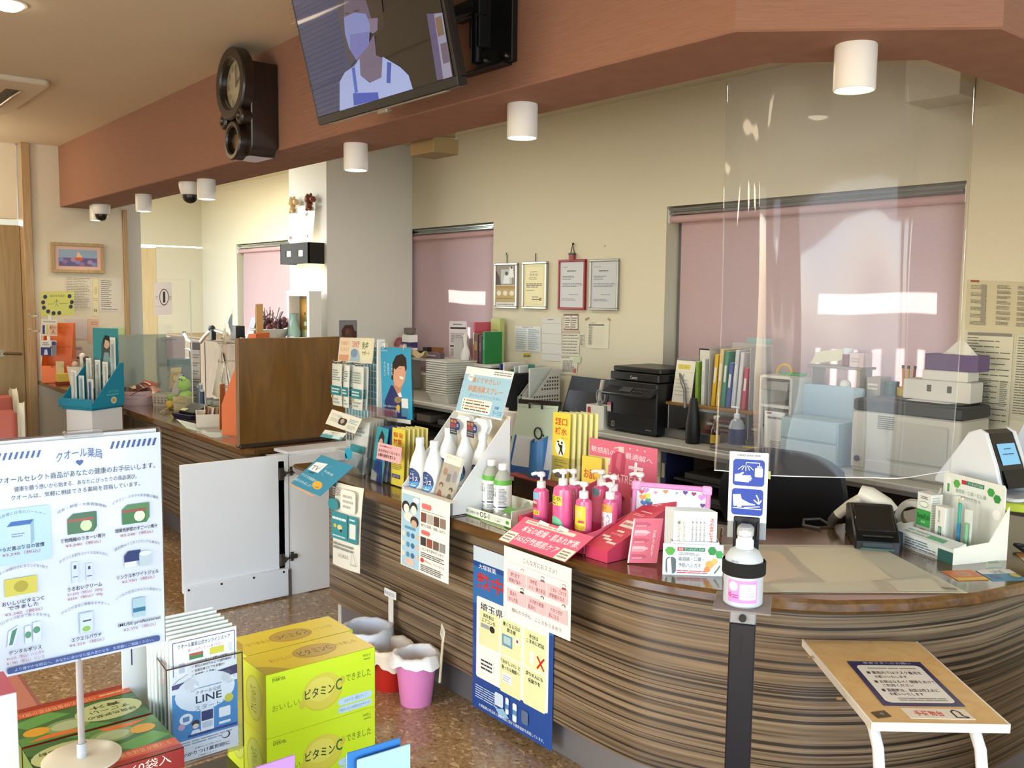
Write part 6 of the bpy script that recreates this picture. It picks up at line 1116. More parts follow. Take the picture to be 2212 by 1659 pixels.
card('heat_poster','tall blue heatstroke poster with yellow panels on the striped counter front','poster',*bq,[('r',0,.12,1,.35,'#2f6aa8'),('t','大塚製薬',.07,.10,.3,.13,'#e8ecf2'),('T','熱中症',.05,.15,.6,.25,'#c9281e'),('r',.0,.0,1,.09,'#c9d6e0'),('rr',.05,.30,.95,.80,'#e9e8e0',.02),('T','埼玉県',.1,.33,.4,.38,'#2a2a2e')]
  + [('rr',x,y,x + .26,y + .215,'#e0dfa8',.015) for x,y in ((.09,.375),(.37,.37),(.66,.37),(.37,.595),(.66,.595))]
  + [('T','高齢者は',.14,.39,.28,.415,T_),('T','エアコンを',.12,.42,.30,.445,T_),('r',.11,.455,.22,.48,'#9a9c9e'),('e',.26,.47,.035,.02,'#2a2420'),('T','暑くなる日は',.40,.385,.61,.41,T_),('T','要注意',.45,.415,.56,.44,T_),('r',.39,.46,.52,.53,'#6a8fae'),('r',.41,.47,.50,.515,'#a9c9c2'),('e',.58,.47,.03,.022,'#eeeae0'),('e',.58,.47,.012,.01,'#b5281e'),('T','水分は',.72,.39,.83,.415,T_),('T','こまめに補給',.69,.42,.90,.445,T_),('rr',.74,.49,.78,.56,'#eef0ea',.01),('l',[(.82,.5),(.9,.57)],.012,'#c0281e'),('l',[(.9,.5),(.82,.57)],.012,'#c0281e'),
     ('T','「おかしい!?」と',.385,.61,.62,.635,T_),('T','思ったら病院へ',.39,.645,.61,.67,T_),('r',.40,.69,.52,.745,'#e6e9ec'),('b',.41,.7,.51,.74,3,'#a9b4bc'),('T','周りの人にも',.69,.61,.89,.635,T_),('T','気配りを',.72,.645,.86,.67,T_),('r',.1,.66,.29,.75,'#efeee8'),('b',.12,.67,.27,.74,3,'#3a3a3a')]
  + [('b',.05,.845,.36,.93,6,'#a9b9d6'),('rr',.31,.83,.42,.91,'#c9d6e2',.02),('rr',.45,.83,.49,.93,'#dfe8ee',.015),('rr',.54,.84,.59,.95,'#dfe8ee',.015),('r',.45,.87,.49,.9,'#5a8ab0'),('r',.54,.88,.59,.91,'#5a8ab0'),('g',[(.28,.9),(.34,.93),(.42,.91),(.5,.95),(.38,.97)],'#8fb4d0'),('rr',.65,.85,.73,.93,'#5a6a84',.02),('t','大塚製薬は埼玉県と健康増進に関する連携協定を締結しています。',.1,.955,.92,.975,'#e0e6f0')],base='#22478c',rough=.3)
# pink flyer card, whiteboard, leaflet box
a = P(1369,1120,Y=1.965);b_ = P(1433,1120,Y=2.02);c_ = P(1355,1218,Y=1.945);c_.z = max(c_.z,Zc + .003)
card('lotion_card','pink card picturing five lotion bottles in an acrylic stand','card',a,b_,c_,[('r',0,0,.05,1,'#e6d0d4')] + [q for i in range(5) for q in (('g',[(.1,.08 + .18 * i),(.48,.08 + .18 * i),(.56,.11 + .18 * i),(.62,.11 + .18 * i),(.62,.15 + .18 * i),(.56,.16 + .18 * i),(.48,.20 + .18 * i),(.1,.20 + .18 * i)],('#b8506a','#e0b4be')[i % 2]),('r',.12,.15 + .18 * i,.48,.19 + .18 * i,'#d68a9c'))] + [('v','HEPATREAT',.74,.25,.82,.85,'#edd0d6')],base='#cf6680',t=.004)
r = thing('message_board','white message board with pink frame and colourful hearts','board',(-1.87,2.17,Zc),R(32));fm = M('#d98ac4',.35);w_,h = .245,.20
q = mb(fm);q.at((0,0,0),0,R(-10)).box((0,0,h - .008),(w_,.014,.016),.003).box((0,0,.008),(w_,.014,.016),.003).box((-w_ / 2 + .007,0,h / 2),(.014,.014,h),.003).box((w_ / 2 - .007,0,h / 2),(.014,.014,h),.003);part(r,'frame',q)
part(r,'board',mb('#d3dfe8').at((0,0,0),0,R(-10)).box((0,.002,h / 2),(w_ - .02,.006,h - .02),.0005));part(r,'corner_cap',mb('#e9a3d4').at((0,0,0),0,R(-10)).box((w_ / 2 - .012,-.001,h - .012),(.03,.017,.03),.004).box((-w_ / 2 + .012,-.001,h - .012),(.03,.017,.03),.004),kind='stuff')
ca,sa = math.cos(R(10)),math.sin(R(10));top = V((-w_ / 2 + .012,-.0015 * ca + (h - .012) * sa,(h - .012) * ca));bot = V((-w_ / 2 + .012,-.0015 * ca + .012 * sa,.012 * ca))
hs = [('h',x,y,z,c) for x,y,z,c in ((.08,.1,.04,'#c24a5e'),(.14,.07,.045,'#b98ac9'),(.16,.17,.05,'#c2cf4a'),(.1,.2,.05,'#d99a5a'),(.18,.25,.04,'#3f9a6e'),(.12,.3,.05,'#3a6ab8'),(.2,.31,.045,'#2f4a9a'),(.14,.42,.03,'#c9d98a'),(.28,.1,.025,'#d68ab4'),(.42,.07,.035,'#c98a5a'),(.58,.08,.02,'#7ab0c9'),(.7,.06,.035,'#5a3a8a'),(.82,.07,.035,'#8a3a6a'),(.93,.12,.05,'#c98ad0'),(.95,.26,.035,'#5a3a8a'),(.96,.38,.04,'#8a4a9a'),(.12,.56,.035,'#d6a0b0'),(.15,.7,.04,'#8a4a9a'))]
pr(r,top,top + V((w_ - .024,0,0)),bot,hs + [('T','受付',.36,.42,.62,.62,'#1a1a1c'),('T','へ',.66,.5,.74,.6,'#1a1a1c')],world=False)
dz = R(46);r = thing('leaflet_box','white card box of leaflets with a green dental advertisement on its front','leaflet box',(-1.668,2.045,Zc),dz)
part(r,'box',open_tray(mb('#dfe4ea'),.135,.075,.095,.002,1.0));part(r,'front_card',mb('#e6edf4').box((-.006,-.045,.045),(.168,.002,.09),.0005))
pr(r,(-.09,-.0465,.09),(.078,-.0465,.09),(-.09,-.0465,0),[('g',[(.03,.2),(.08,.1),(.16,.1),(.21,.2),(.16,.36),(.08,.36)],'#5aa84a'),('r',.24,.1,.7,.22,'#2f7a5e'),('r',.24,.1,.34,.22,'#c2283c'),('t','薬用',.26,.12,.33,.2,'#f0e8e8'),('t','デンタルポリスDX',.36,.12,.68,.2,'#e6f0ea'),('t','歯周病・口臭・',.26,.40,.68,.54,'#3f5a66'),('t','予防ハミガキ',.26,.6,.64,.74,'#3f5a66'),('b',.26,.26,.6,.36,2,'#8a9aa4'),('b',.24,.82,.8,.94,2,'#c24a5a'),('g',[(.74,.18),(.78,.06),(.85,.06),(.89,.18),(.85,.32),(.78,.32)],'#2f8a44'),('g',[(.87,.28),(.9,.18),(.97,.18),(1,.28),(.97,.42),(.9,.42)],'#3a9a50'),('rr',.05,.42,.22,.95,'#5a6a70',.06),('g',[(.08,.95),(.07,.5),(.13,.42),(.16,.95)],'#d6dde0'),('e',.78,.62,.07,.12,'#d9a85a'),('e',.86,.52,.05,.1,'#e0b86a'),('e',.74,.78,.05,.09,'#d98a4a'),('e',.9,.78,.08,.17,'#dfe6ea'),('l',[(.86,.9),(.92,.75),(.95,.65)],.05,'#5a7a4a')],world=False)
for i in range(6):
    q = thing('pharmacy_leaflet',('foremost','second','third','third last','second last','rearmost')[i] + ' printed leaflet standing in the white card box','leaflet',V((-1.668,2.045,Zc + .004)) + Mx.Rotation(dz,3,'Z') @ V((-.004 * i,-.025 + .01 * i,0)),dz,'leaflets in the card box');part(q,'sheet',mb('#dfe3e4').box((0,0,.088),(.122,.003,.176),.0005))
    if i == 0: pr(q,(-.061,-.0016,.176),(.061,-.0016,.176),(-.061,-.0016,0),[('rr',.06,.1,.36,.58,'#e9ebe4',.03),('v','一般用医薬品',.1,.16,.16,.5,'#8a7a5a'),('v','お客さまへ',.22,.16,.28,.5,'#8a7a5a')] + [('v','ご購入の際は薬剤師まで',.42 + .09 * k,.12,.46 + .09 * k,.56,'#6a6e76') for k in range(4)] + [('V','３つの症状におすすめ',.83,.1,.92,.56,'#c24a44')],world=False)
# desk mat with papers under it
zm = Zc + .001;mc = [P(1545,1178,Z=zm),P(1893,1180,Z=zm),P(2090,1283,Z=zm),P(1568,1281,Z=zm)]
def quad_mb(m,pts,t): q = mb(m);n = len(pts);return q.rings([[(p.x,p.y,p.z) for p in pts[::-1]],[(p.x,p.y,p.z + t) for p in pts[::-1]]])
r = thing('desk_mat','large translucent mat with papers under it on the curved counter','mat',(-1.45,2.38,zm))
for i,(pts,c) in enumerate((([(1555,1190),(1680,1190),(1740,1245),(1600,1265)],'#e0b898'),([(1700,1183),(1845,1183),(1925,1250),(1790,1262),(1740,1225)],'#f0e8d2'),([(1660,1262),(1880,1256),(1900,1277),(1690,1279)],'#d8d8d2'),([(1855,1200),(1920,1195),(2010,1240),(1940,1250)],'#aab6ba'),([(1915,1255),(2010,1250),(2040,1277),(1940,1277)],'#cfcdc0'))):
    u = [P(x,y,Z=zm + .0004) for x,y in pts];part(r,'paper',quad_mb(c,u,.0008 + .0003 * i),True)
part(r,'mat',quad_mb(clear_mat('mat_plastic','#fbfaf4',.25,.1,.30,'#f0ecdc',.12),[V((p.x,p.y,zm + .0022)) for p in mc],.0012),True);part(r,'logo',quad_mb('#6a6a5c',[P(x,y,Z=zm + .0038) for x,y in ((2033,1268),(2066,1271),(2068,1274),(2036,1271))],.0002),True)
q = thing('pen','short silver and brown pen standing behind the desk mat','pen',P(1556,1172,Z=Zc));part(q,'barrel',mb('#7a4a2c').cyl((0,0,0),(.002,0,.02),.004,8));part(q,'cap',mb(chrome).cyl((.002,0,.02),(.006,0,.05),.0042,8))
# card terminal, scanner
r = thing('card_terminal','black card payment terminal with a tilted screen on the counter','terminal',(-1.52,2.76,Zc),R(38))
tk = M('#0d0e0f',.35);part(r,'body',mb(tk).yz([(-.11,0),(.13,0),(.13,.10),(.06,.115),(-.09,.045),(-.11,.03)],-.068,.068,.005));q = mb(M('#17191b',.12,0,0,1,0,.7));q.m = Mx.Translation((0,-.012,.083)) @ Mx.Rotation(R(25),4,'X');part(r,'screen',q.box((0,0,0),(.115,.13,.004),.001))
part(r,'card_slot',mb('#28343a').box((0,-.1105,.02),(.09,.003,.014),.001));part(r,'keypad',mb('#1d2022').box((0,-.1,.046),(.09,.012,.003),.001));part(r,'green_strip',mb('#3f6a5e').box((0,-.109,.006),(.1,.004,.005),.001))
r = thing('barcode_scanner','white handheld barcode scanner leaning behind the card terminal','scanner',(-1.60,2.87,Zc),R(20));sw = M('#d8d2c2',.35)
part(r,'head',mb(sw).tube([(-.03,0,.135),(.0,0,.125),(.05,0,.095),(.075,0,.075)],[.024,.032,.034,.028],14));part(r,'handle',mb(M('#cbc2ac',.4)).tube([(-.012,0,.12),(-.06,0,.085),(-.10,0,.045)],[.02,.018,.017],12));part(r,'butt',mb('#3a3531').tube([(-.10,0,.045),(-.115,0,.025),(-.118,0,.004)],[.018,.016,.012],10));part(r,'cable',mb('#3d3a38').tube([(-.118,0,.006),(-.16,.02,.02),(-.21,0,.015),(-.20,-.05,.006),(-.14,-.06,.006)],.005));part(r,'cradle',mb('#17181a').box((.06,0,.028),(.06,.06,.054),.006))
q = thing('tape_roll','wide white tape roll standing upright beside the dental display','tape',(-1.51,3.0,Zc + .055));
part(q,'roll',mb('#cfcbc0').rings([[(ro * math.cos(R(15 * k)),y,ro * math.sin(R(15 * k))) for k in range(24)] for ro,y in ((.055,.02),(.055,-.02),(.036,-.02),(.036,.02))],cap0=False,cap1=False));part(q,'core',mb('#6a6a3a').rings([[(ro * math.cos(R(15 * k)),y,ro * math.sin(R(15 * k))) for k in range(24)] for ro,y in ((.0358,.019),(.0358,-.019),(.033,-.019),(.033,.019))],cap0=False,cap1=False));q.rotation_euler = (0,0,R(20))
# dental display
dr = R(-22);r = thing('dental_display','small dental counter display with a green and white header card','display',(-1.33,2.86,Zc),dr)
cd = M('#e4e1d4',.45);part(r,'tray',bx(-.14,.14,-.10,.10,0,.012,.001,cd));part(r,'front_box',mb('#cfd8d6').yz([(-.10,.0),(-.10,.045),(-.055,.06),(-.055,0)],-.14,.14,.001));pr(r,(-.14,-.10,.045),(.14,-.10,.045),(-.14,-.10,0),[('r',0,0,.24,1,'#5a7a94'),('rr',.1,.1,.18,.95,'#d6dde6',.02),('r',.78,.2,1,1,'#2f5a54'),('b',.27,.15,.75,.85,4,'#6a7a8a')],world=False)
pr(r,(-.14,-.055,.06),(.14,-.055,.06),(-.14,-.10,.045),[('b',.2,.2,.8,.8,2,'#8aa49a'),('r',.55,.3,.8,.7,'#5aa07a')],world=False,name='lip_print')
for sx in (-1,1): part(r,'side_wing',mb(cd).yz([(-.10,0),(.10,0),(.10,.165),(.03,.06),(-.10,.05)],sx * .14 - .0015,sx * .14 + .0015))
part(r,'back_card',mb('#dfe4de').xz([(-.125,.0),(.125,.0),(.125,.215),(.118,.225),(-.118,.225),(-.125,.215)],.095,.1));pr(r,(-.125,.0945,.225),(.125,.0945,.225),(-.125,.0945,0),[('rr',.05,.06,.13,.42,'#e9ece8',.02),('r',.07,.16,.11,.28,'#4f9a62'),('g',[(.17,.13),(.2,.08),(.26,.08),(.29,.13),(.26,.19),(.2,.19)],'#5aa84a'),('r',.31,.06,.68,.12,'#2f7a5e'),('r',.31,.06,.39,.12,'#c2283c'),('t','デンタルポリスDX',.42,.07,.66,.11,'#e6f0ea'),('t','歯周病・口臭・むし歯',.22,.2,.72,.26,'#7a9a8a'),('t','予防ハミガキ',.3,.29,.64,.34,'#8aa49a'),('g',[(.73,.13),(.76,.08),(.82,.08),(.85,.13),(.82,.19),(.76,.19)],'#3a9a44'),('g',[(.83,.2),(.86,.15),(.92,.15),(.95,.2),(.92,.26),(.86,.26)],'#2f8a3c'),('e',.9,.42,.07,.07,'#eef0ee')],world=False)
for lb,x,w_,h,d_,ops,sideops in (('white and green mouth rinse carton at the left of the dental display',-.093,.062,.15,.045,[('b',.25,.06,.75,.13,2,'#5a5e5c'),('e',.5,.24,.32,.07,'#5aa06a'),('e',.5,.24,.29,.055,'#eef0e8'),('r',.0,.36,1,.72,'#3fa04e'),('T','DentalPolis',.06,.45,.94,.56,'#173a20'),('t','RINSE',.35,.6,.65,.65,'#d6ecd8'),('r',.25,.78,.72,.86,'#c22a34'),('t','医薬部外品',.3,.8,.68,.84,'#f0d8d8')],[('b',.1,.05,.9,.9,16,'#b9bfb4')]),('slim white toothpaste carton beside the rinse carton',-.01,.042,.125,.035,[('v','医薬部外品',.3,.1,.5,.4,'#5a6068'),('r',.35,.5,.7,1,'#2f7a6a'),('v','DENTALPOLIS',.42,.52,.64,.98,'#e0ece6')],[])):
    bw_ = boxy('dental_carton',lb,'carton',V((-1.33,2.86,Zc + .013)) + Mx.Rotation(dr,3,'Z') @ V((x,.015 if w_ > .05 else .0,0)),dr,(w_,d_,h),{'f': ops,'r': sideops},'cartons on the dental display',base_col='#e2e4dc')
q = thing('toothbrush_pack','clear pack with a blue and green toothbrush on the dental display','pack',V((-1.33,2.86,Zc + .013)) + Mx.Rotation(dr,3,'Z') @ V((.065,.0,0)),dr);part(q,'blister',mb(clearp).box((0,0,.085),(.075,.03,.17),.004));part(q,'toothbrush',mb('#2f8fc0').box((-.015,0,.045),(.013,.01,.085),.003).mat('#3fb0a0').box((-.015,0,.115),(.011,.009,.07),.003).mat('#2a4ab0').box((-.015,0,.02),(.015,.012,.03),.003));part(q,'insert_card',mb('#dfe6e0').box((.015,.006,.07),(.03,.002,.13),.0005));part(q,'green_tube',mb('#7fb48a').box((.018,-.004,.05),(.014,.01,.09),.003))
# face reader on its stand
r = thing('face_reader','white and black card reader with a small blue screen on the counter','reader',(-1.33,3.14,.872),R(76));wv_ = M('#d9dde2',.35)
sh = [(-.10,.012),(.15,.012),(.15,.03),(.10,.10),(.05,.17),(.03,.20),(-.01,.215),(-.035,.205),(-.08,.10),(-.10,.03)]
for x0,x1 in ((-.075,-.058),(.058,.075)): part(r,'side_shell',mb(wv_).yz(sh,x0,x1,.004))
part(r,'front',mb(M('#131416',.3)).yz([(-.10,.03),(.14,.03),(.09,.10),(.03,.195),(-.012,.212),(-.034,.202),(-.08,.10)],-.058,.058,.003))
sl = lambda x,z: V((x,-.034 - (.202 - z) * .44 - .004,z));tq = [sl(-.042,.17),sl(.042,.17),sl(-.042,.105)]
part(r,'screen',mb(M('#6fa4c6',.2,0,.55)).slab(*tq,.001));pr(r,*tq,[('b',.3,.2,.7,.3,1,'#3a5a74'),('b',.15,.45,.85,.55,1,'#3a5a74')],world=False);part(r,'card_bay',mb('#050506').slab(sl(-.05,.09),sl(.05,.09),sl(-.05,.035),.001));part(r,'base_plate',mb(wv_).box((0,-.05,.006),(.17,.22,.012),.005,.03))
r = thing('lime_stand','small white stand with a lime green top carrying the card reader','stand',(-1.25,3.14,Zc),R(20));part(r,'top',mb('#b9c83a').box((0,0,.138),(.30,.26,.026),.003))
part(r,'mat',mb('#141517').box((0,.02,.1515),(.28,.22,.001),.0003))
for sx in (-1,1):
    for sy in (-1,1): part(r,'leg',mb('#e2e4e6').box((sx * .14,sy * .12,.0625),(.014,.014,.125),.002))
    part(r,'rail',mb('#e2e4e6').box((sx * .14,0,.055),(.010,.23,.016),.002))
solo('cable_bundle',mb('#0e0f10').tube([(-1.12,3.3,Zc + .008),(-1.18,3.2,Zc + .02),(-1.13,3.12,Zc + .008),(-1.2,3.05,Zc + .015),(-1.14,3.0,Zc + .008),(-1.2,3.22,Zc + .012),(-1.12,3.18,Zc + .018)],.006),'tangle of black cables under the lime green stand','cables')
zf = dict(Z=Zc + .0015);pxcard('counter_leaflet','orange leaflet lying on the counter in front of the dental display','leaflet',(2033,1233),(2098,1231),(2070,1254),zf,[('r',0,.75,1,1,'#d9b83a'),('r',.3,.25,.7,.6,'#d6a888'),('b',.33,.3,.67,.55,2,'#9a5a3a')],base='#c9743a')
pxcard('counter_leaflet','blue LINE leaflet lying flat beside the orange leaflet','leaflet',(2107,1232),(2180,1230),(2145,1254),zf,[('r',0,0,1,.4,'#d6d9d0'),('T','LINE',.35,.08,.7,.34,'#20242a'),('r',.1,.5,.35,.9,'#2f5a94'),('e',.85,.6,.12,.2,'#c9b85a')],base='#4a84a8');pxcard('counter_leaflet','pale green leaflet under the white stand legs','leaflet',(2132,1207),(2165,1206),(2130,1226),zf,[('b',.1,.2,.9,.6,2,'#7a8a80')],base='#b5bfb0');pxcard('counter_leaflet','orange and white leaflet at the counter edge by the picture border','leaflet',(2195,1196),(2230,1188),(2215,1216),zf,[('r',0,.5,1,1,'#d9d4c4')],base='#c98a4a')
q = thing('green_memo','white memo sheet propped behind the card reader','memo',(-1.27,3.52,Zc));mq = [V((-1.36,3.5,1.10)),V((-1.24,3.6,1.06)),V((-1.42,3.5,.95))];part(q,'sheet',mb('#c6c8d0').slab(*mq,.001),True);part(q,'prop',bx(-1.36,-1.24,3.56,3.6,Zc,.97,.002,'#101113'),True);pr(q,*mq,[('rr',.3,.3,.6,.6,'#a9acb4',.1),('b',.5,.65,.9,.9,3,'#5a5c62')])
solo('black_monitor',bx(-1.30,-1.02,3.60,3.66,Zc,1.12,.006,'#0d0d0e'),'black monitor back at the right picture edge beside the printer','monitor')
# clear hanging film
film = clear_mat('hanging_film','#f4f6fa',.04,.2,.04,'#c9d0e2',.16)
path = smooth([(-1.53,1.952),(-1.46,1.945),(-1.37,1.965),(-1.25,2.09),(-1.155,2.20),(-1.135,2.32),(-1.14,2.46)],8)
def fpt(u,v):
    t = u * (len(path) - 1);i = min(int(t),len(path) - 2);a,b_ = V(path[i]),V(path[i + 1]);p = a.lerp(b_,t - i);d_ = (b_ - a).normalized();k = 1 - v
    w_ = .010 * k * math.sin(9 * u + 2 * v) + .006 * k * math.sin(23 * u + 5 * v) * math.sin(3.1 * v) + .012 * math.exp(-((u - .33 - .04 * k) / .05) ** 2) * math.sin(3.14 * min(1,k * 1.1)) + .010 * math.exp(-((u - .58) / .04) ** 2) * k
    return (p.x - d_.y * w_,p.y + d_.x * w_,1.045 + .012 * math.sin(3 * u) + (2.068 - 1.057) * v)
r = thing('hanging_film','clear plastic film hanging from the soffit over the curved counter','screen',(-1.3,2.15,1.05));part(r,'film',mb(film).sheet(fpt,72,30),True)
e = mb(M('#e6ebee',.2));e.tube([fpt(i / 40,0) for i in range(41)],.0012,5);part(r,'bottom_hem',e,True);part(r,'side_hem',mb(clearp).tube([fpt(0,i / 10) for i in range(11)],.0015,5),True);part(r,'side_hem',mb(clearp).tube([fpt(1,i / 10) for i in range(11)],.0015,5),True)
part(r,'tape',mb('#a9b47a').slab(V(fpt(.33,0)) + V((-.012,-.004,.012)),V(fpt(.33,0)) + V((.012,-.004,.012)),V(fpt(.33,0)) + V((-.012,-.004,-.008)),.001),True)
# hand sanitiser stand
rz = R(34);r = thing('sanitizer_stand','black foot operated hand sanitizer stand with a blue pictogram sign','sanitizer stand',(-1.165,1.60,0),rz)
nv = M('#10141f',.35);part(r,'base',mb(nv).box((0,-.02,.008),(.26,.32,.016),.004,.03));part(r,'pole',bx(-.027,.027,-.013,.013,.016,.812,.003,nv));part(r,'pole_slot',bx(-.0035,.0015,-.0136,-.0125,.745,.787,.0003,'#05070c'));part(r,'pedal',mb(M('#3a3d42',.4,.6)).box((0,-.15,.03),(.09,.09,.01),.003));part(r,'rod',mb(M('#6a6d72',.3,.8)).cyl((0,.0,.03),(0,.0,.6),.004,8))
part(r,'collar',bx(-.027,.027,-.014,.014,.812,.848,.002,M('#9a9da2',.3,.4)));part(r,'clamp',mb('#0a0a0c').cyl((0,-.016,.826),(0,-.022,.826),.008,10));part(r,'shelf',mb(clear_mat('smoky_shelf','#e9e6e6',.3,.2,.5,'#aea6a6')).box((0,-.045,.868),(.115,.12,.004),.001));part(r,'upright',bx(-.027,.027,.004,.014,.848,1.04,.002,nv))
part(r,'bracket',bx(-.027,-.020,-.006,.012,.99,1.03,.002,nv));part(r,'bracket',bx(.020,.027,-.006,.012,.99,1.03,.002,nv));part(r,'clear_guard',mb(M('#b9c3cc',.2,0,0,1,.3)).box((0,.018,1.012),(.080,.003,.045),.001,.01));part(r,'strap',mb(M('#0c0c0d',.9)).rings([[(ro * math.cos(R(15 * k)),-.052 + ro * math.sin(R(15 * k)),z) for k in range(24)] for ro,z in ((.0425,.935),(.0445,.937),(.0445,.962),(.0425,.964))],cap0=False,cap1=False));part(r,'push_head',mb(M('#b8bcc0',.3,.2)).box((0,-.03,1.018),(.034,.05,.022),.006,.01))
part(r,'sign',mb(M('#e3eff6',.3)).box((0,.008,1.103),(.080,.003,.150),.001,.007))
bl = '#1f3f9e';ww = '#e6eef8'
pr(r,(-.04,.0062,1.178),(.04,.0062,1.178),(-.04,.0062,1.028),[('T','HAND SANITIZER',.2,.03,.8,.06,'#3a4a6a'),('rr',.10,.10,.91,.48,bl,.09),('rr',.09,.52,.90,.90,bl,.09),('l',[(.43,.18),(.43,.145),(.78,.145),(.78,.19)],.009,ww),('r',.72,.19,.84,.205,ww),('rr',.665,.215,.865,.345,ww,.03)] + [('l',[(.43 + .035 * k,.19),(.43 + .1 * k,.265 - .008 * abs(k))],.009,ww) for k in (-2,-1,0,1,2)]
   + [('g',[(.15,.32),(.26,.31),(.36,.28),(.39,.295),(.32,.33),(.56,.325),(.57,.345),(.44,.352),(.59,.355),(.59,.373),(.44,.374),(.58,.38),(.57,.4),(.43,.396),(.53,.408),(.52,.425),(.15,.42)],ww),('g',[(.12,.61),(.32,.60),(.35,.67),(.55,.72),(.70,.735),(.70,.75),(.36,.765),(.34,.785),(.24,.785),(.23,.765),(.17,.78),(.14,.76)],ww),('l',[(.13,.80),(.86,.805)],.012,ww),('l',[(.42,.79),(.82,.765)],.012,ww),('l',[(.72,.60),(.78,.66),(.79,.73)],.016,ww),('l',[(.66,.67),(.79,.73),(.86,.67)],.016,ww),('t','SARAYA',.36,.945,.6,.965,'#5a6a8a')],world=False)
q = thing('sanitizer_bottle','translucent sanitizer pump bottle with a pink label in the stand','bottle',V((-1.165,1.60,.8705)) + Mx.Rotation(rz,3,'Z') @ V((0,-.052,0)),rz)
part(q,'bottle',mb(M('#d6dfe8',.3,0,0,1,.25)).lathe([(.036,0),(.040,.004),(.040,.085),(.038,.098),(.030,.112),(.020,.118)],26));part(q,'neck',mb('#e6ebf0').lathe([(.018,.116),(.018,.134),(.015,.136),(.015,.142)],18));part(q,'nozzle',mb('#dfe3e8').cyl((0,0,.142),(0,0,.155),.006,10));f = lab_fn(.0403,.012,.058,R(-90 - 45),R(-90 + 45))
pr(q,(0,0,0),(1,0,0),(0,0,-1),[('r',0,0,1,1,'#e58acb'),('e',.2,.28,.16,.22,'#f2d6ec'),('r',.42,.15,.95,.85,'#e9e6f2'),('g',[(.02,.68),(.09,.55),(.16,.68),(.09,.8)],'#b0286a'),('b',.18,.62,.38,.82,2,'#a03a74'),('b',.48,.25,.9,.75,4,'#b9b4c4')],world=False,fn=f,name='label');f2 = lab_fn(.0404,.092,.102,R(-90 - 50),R(-90 + 50));pr(q,(0,0,0),(1,0,0),(0,0,-1),[('t','SARAYA',.12,.3,.36,.8,'#4a5a74')],world=False,fn=lambda x,y,l: f2(x,y,l - .0012),name='shoulder_print')
# baggage tray table fixed to the counter front
tz = .60;tc = [V((-1.345,2.112,tz)),V((-1.150,2.342,tz)),V((-.785,2.032,tz)),V((-.973,1.806,tz))]
r = thing('baggage_table','small light wood baggage table with curved white legs at the counter front','table',((tc[0] + tc[2]) / 2).to_tuple()[:2] + (0,))
bd_ = wood('maple_top','#cba468','#d3ae73','#dab87f',(14,14,14),.4,.1);part(r,'top',mb(bd_).prism([(p.x,p.y) for p in (tc[0],tc[3],tc[2],tc[1])],tz - .016,tz,.002),True);ew = M('#d9d4c9',.45)
for a,b_ in ((tc[3],tc[2]),(tc[0],tc[3]),(tc[1],tc[2])):
    d_ = (b_ - a);q = mb(ew);q.m = Mx.Translation((a + b_) / 2 + V((0,0,-.009))) @ Mx.Rotation(math.atan2(d_.y,d_.x),4,'Z');part(r,'edge_band',q.box((0,0,0),(d_.length,.004,.020),.001),True)
dn_ = (tc[3] - tc[0]).normalized()
for t in (.10,.86):
    o = tc[3].lerp(tc[2],t) - dn_ * .05;pts = [o - dn_ * .30 + V((0,0,-.03)),o - dn_ * .06 + V((0,0,-.03)),o - dn_ * .02 + V((0,0,-.04)),o + dn_ * .015 + V((0,0,-.075)),o + dn_ * .03 + V((0,0,-.13)),o + dn_ * .03 + V((0,0,-.35)),V((o.x,o.y,.012)) + dn_ * .03];part(r,'leg',mb(M('#dfe3e6',.3)).tube(pts,.0125,12),True);part(r,'foot',mb('#55565a').cyl(V((o.x,o.y,0)) + dn_ * .03,V((o.x,o.y,.014)) + dn_ * .03,.015,12),True)
for p in ((-1.09,1.88),(-1.27,2.04)): q = mb('#8a6a3a');part(r,'bolt_cap',q.cyl((p[0],p[1],tz - .009),(p[0] - .008,p[1] - .008,tz - .009),.004,8),True)
zt_ = dict(Z=tz + .0016);
pxcard('request_card','navy framed request card on the light wood baggage table','card',(1829,1428),(1987,1430),(1908,1523),zt_,[('t','患者さまへのお願い',.2,.02,.85,.07,'#b9bcd0'),('rr',.07,.1,.93,.95,'#e4e2da',.08),('b',.2,.15,.85,.2,1,'#9a9892'),('T','■ 薬局内ではマスク着用を',.14,.25,.86,.32,'#3a3a48'),('T','お願いいたします',.2,.35,.62,.41,'#3a3a48'),('T','■ お席はなるべく間隔をあけて',.14,.46,.92,.53,'#3a3a48'),('T','ご利用ください',.2,.55,.6,.61,'#3a3a48'),('T','■ 混雑時は、会話は控えめに',.14,.65,.86,.72,'#3a3a48'),('T','お願いいたします',.2,.74,.62,.8,'#3a3a48'),('b',.25,.84,.85,.92,2,'#9a9892')],base='#2a2c5a',rough=.25)
pxcard('baggage_label','white label with red letters at the front of the baggage table','label',(1945,1529),(2082,1532),(1968,1551),zt_,[('T','手荷物台',.14,.25,.58,.75,'#d6483a'),('l',[(.74,.85),(.74,.3),(.8,.12),(.86,.3),(.86,.7),(.93,.85)],.08,'#1c1a18'),('l',[(.72,.85),(.92,.88)],.06,'#1c1a18')],base='#ded7c8');pxcard('table_sticker','worn dark diamond sticker on the baggage table corner','sticker',(1881,1538),(1910,1534),(1897,1551),zt_,[('e',.55,.5,.15,.2,'#8a7a68')],base='#51452f')
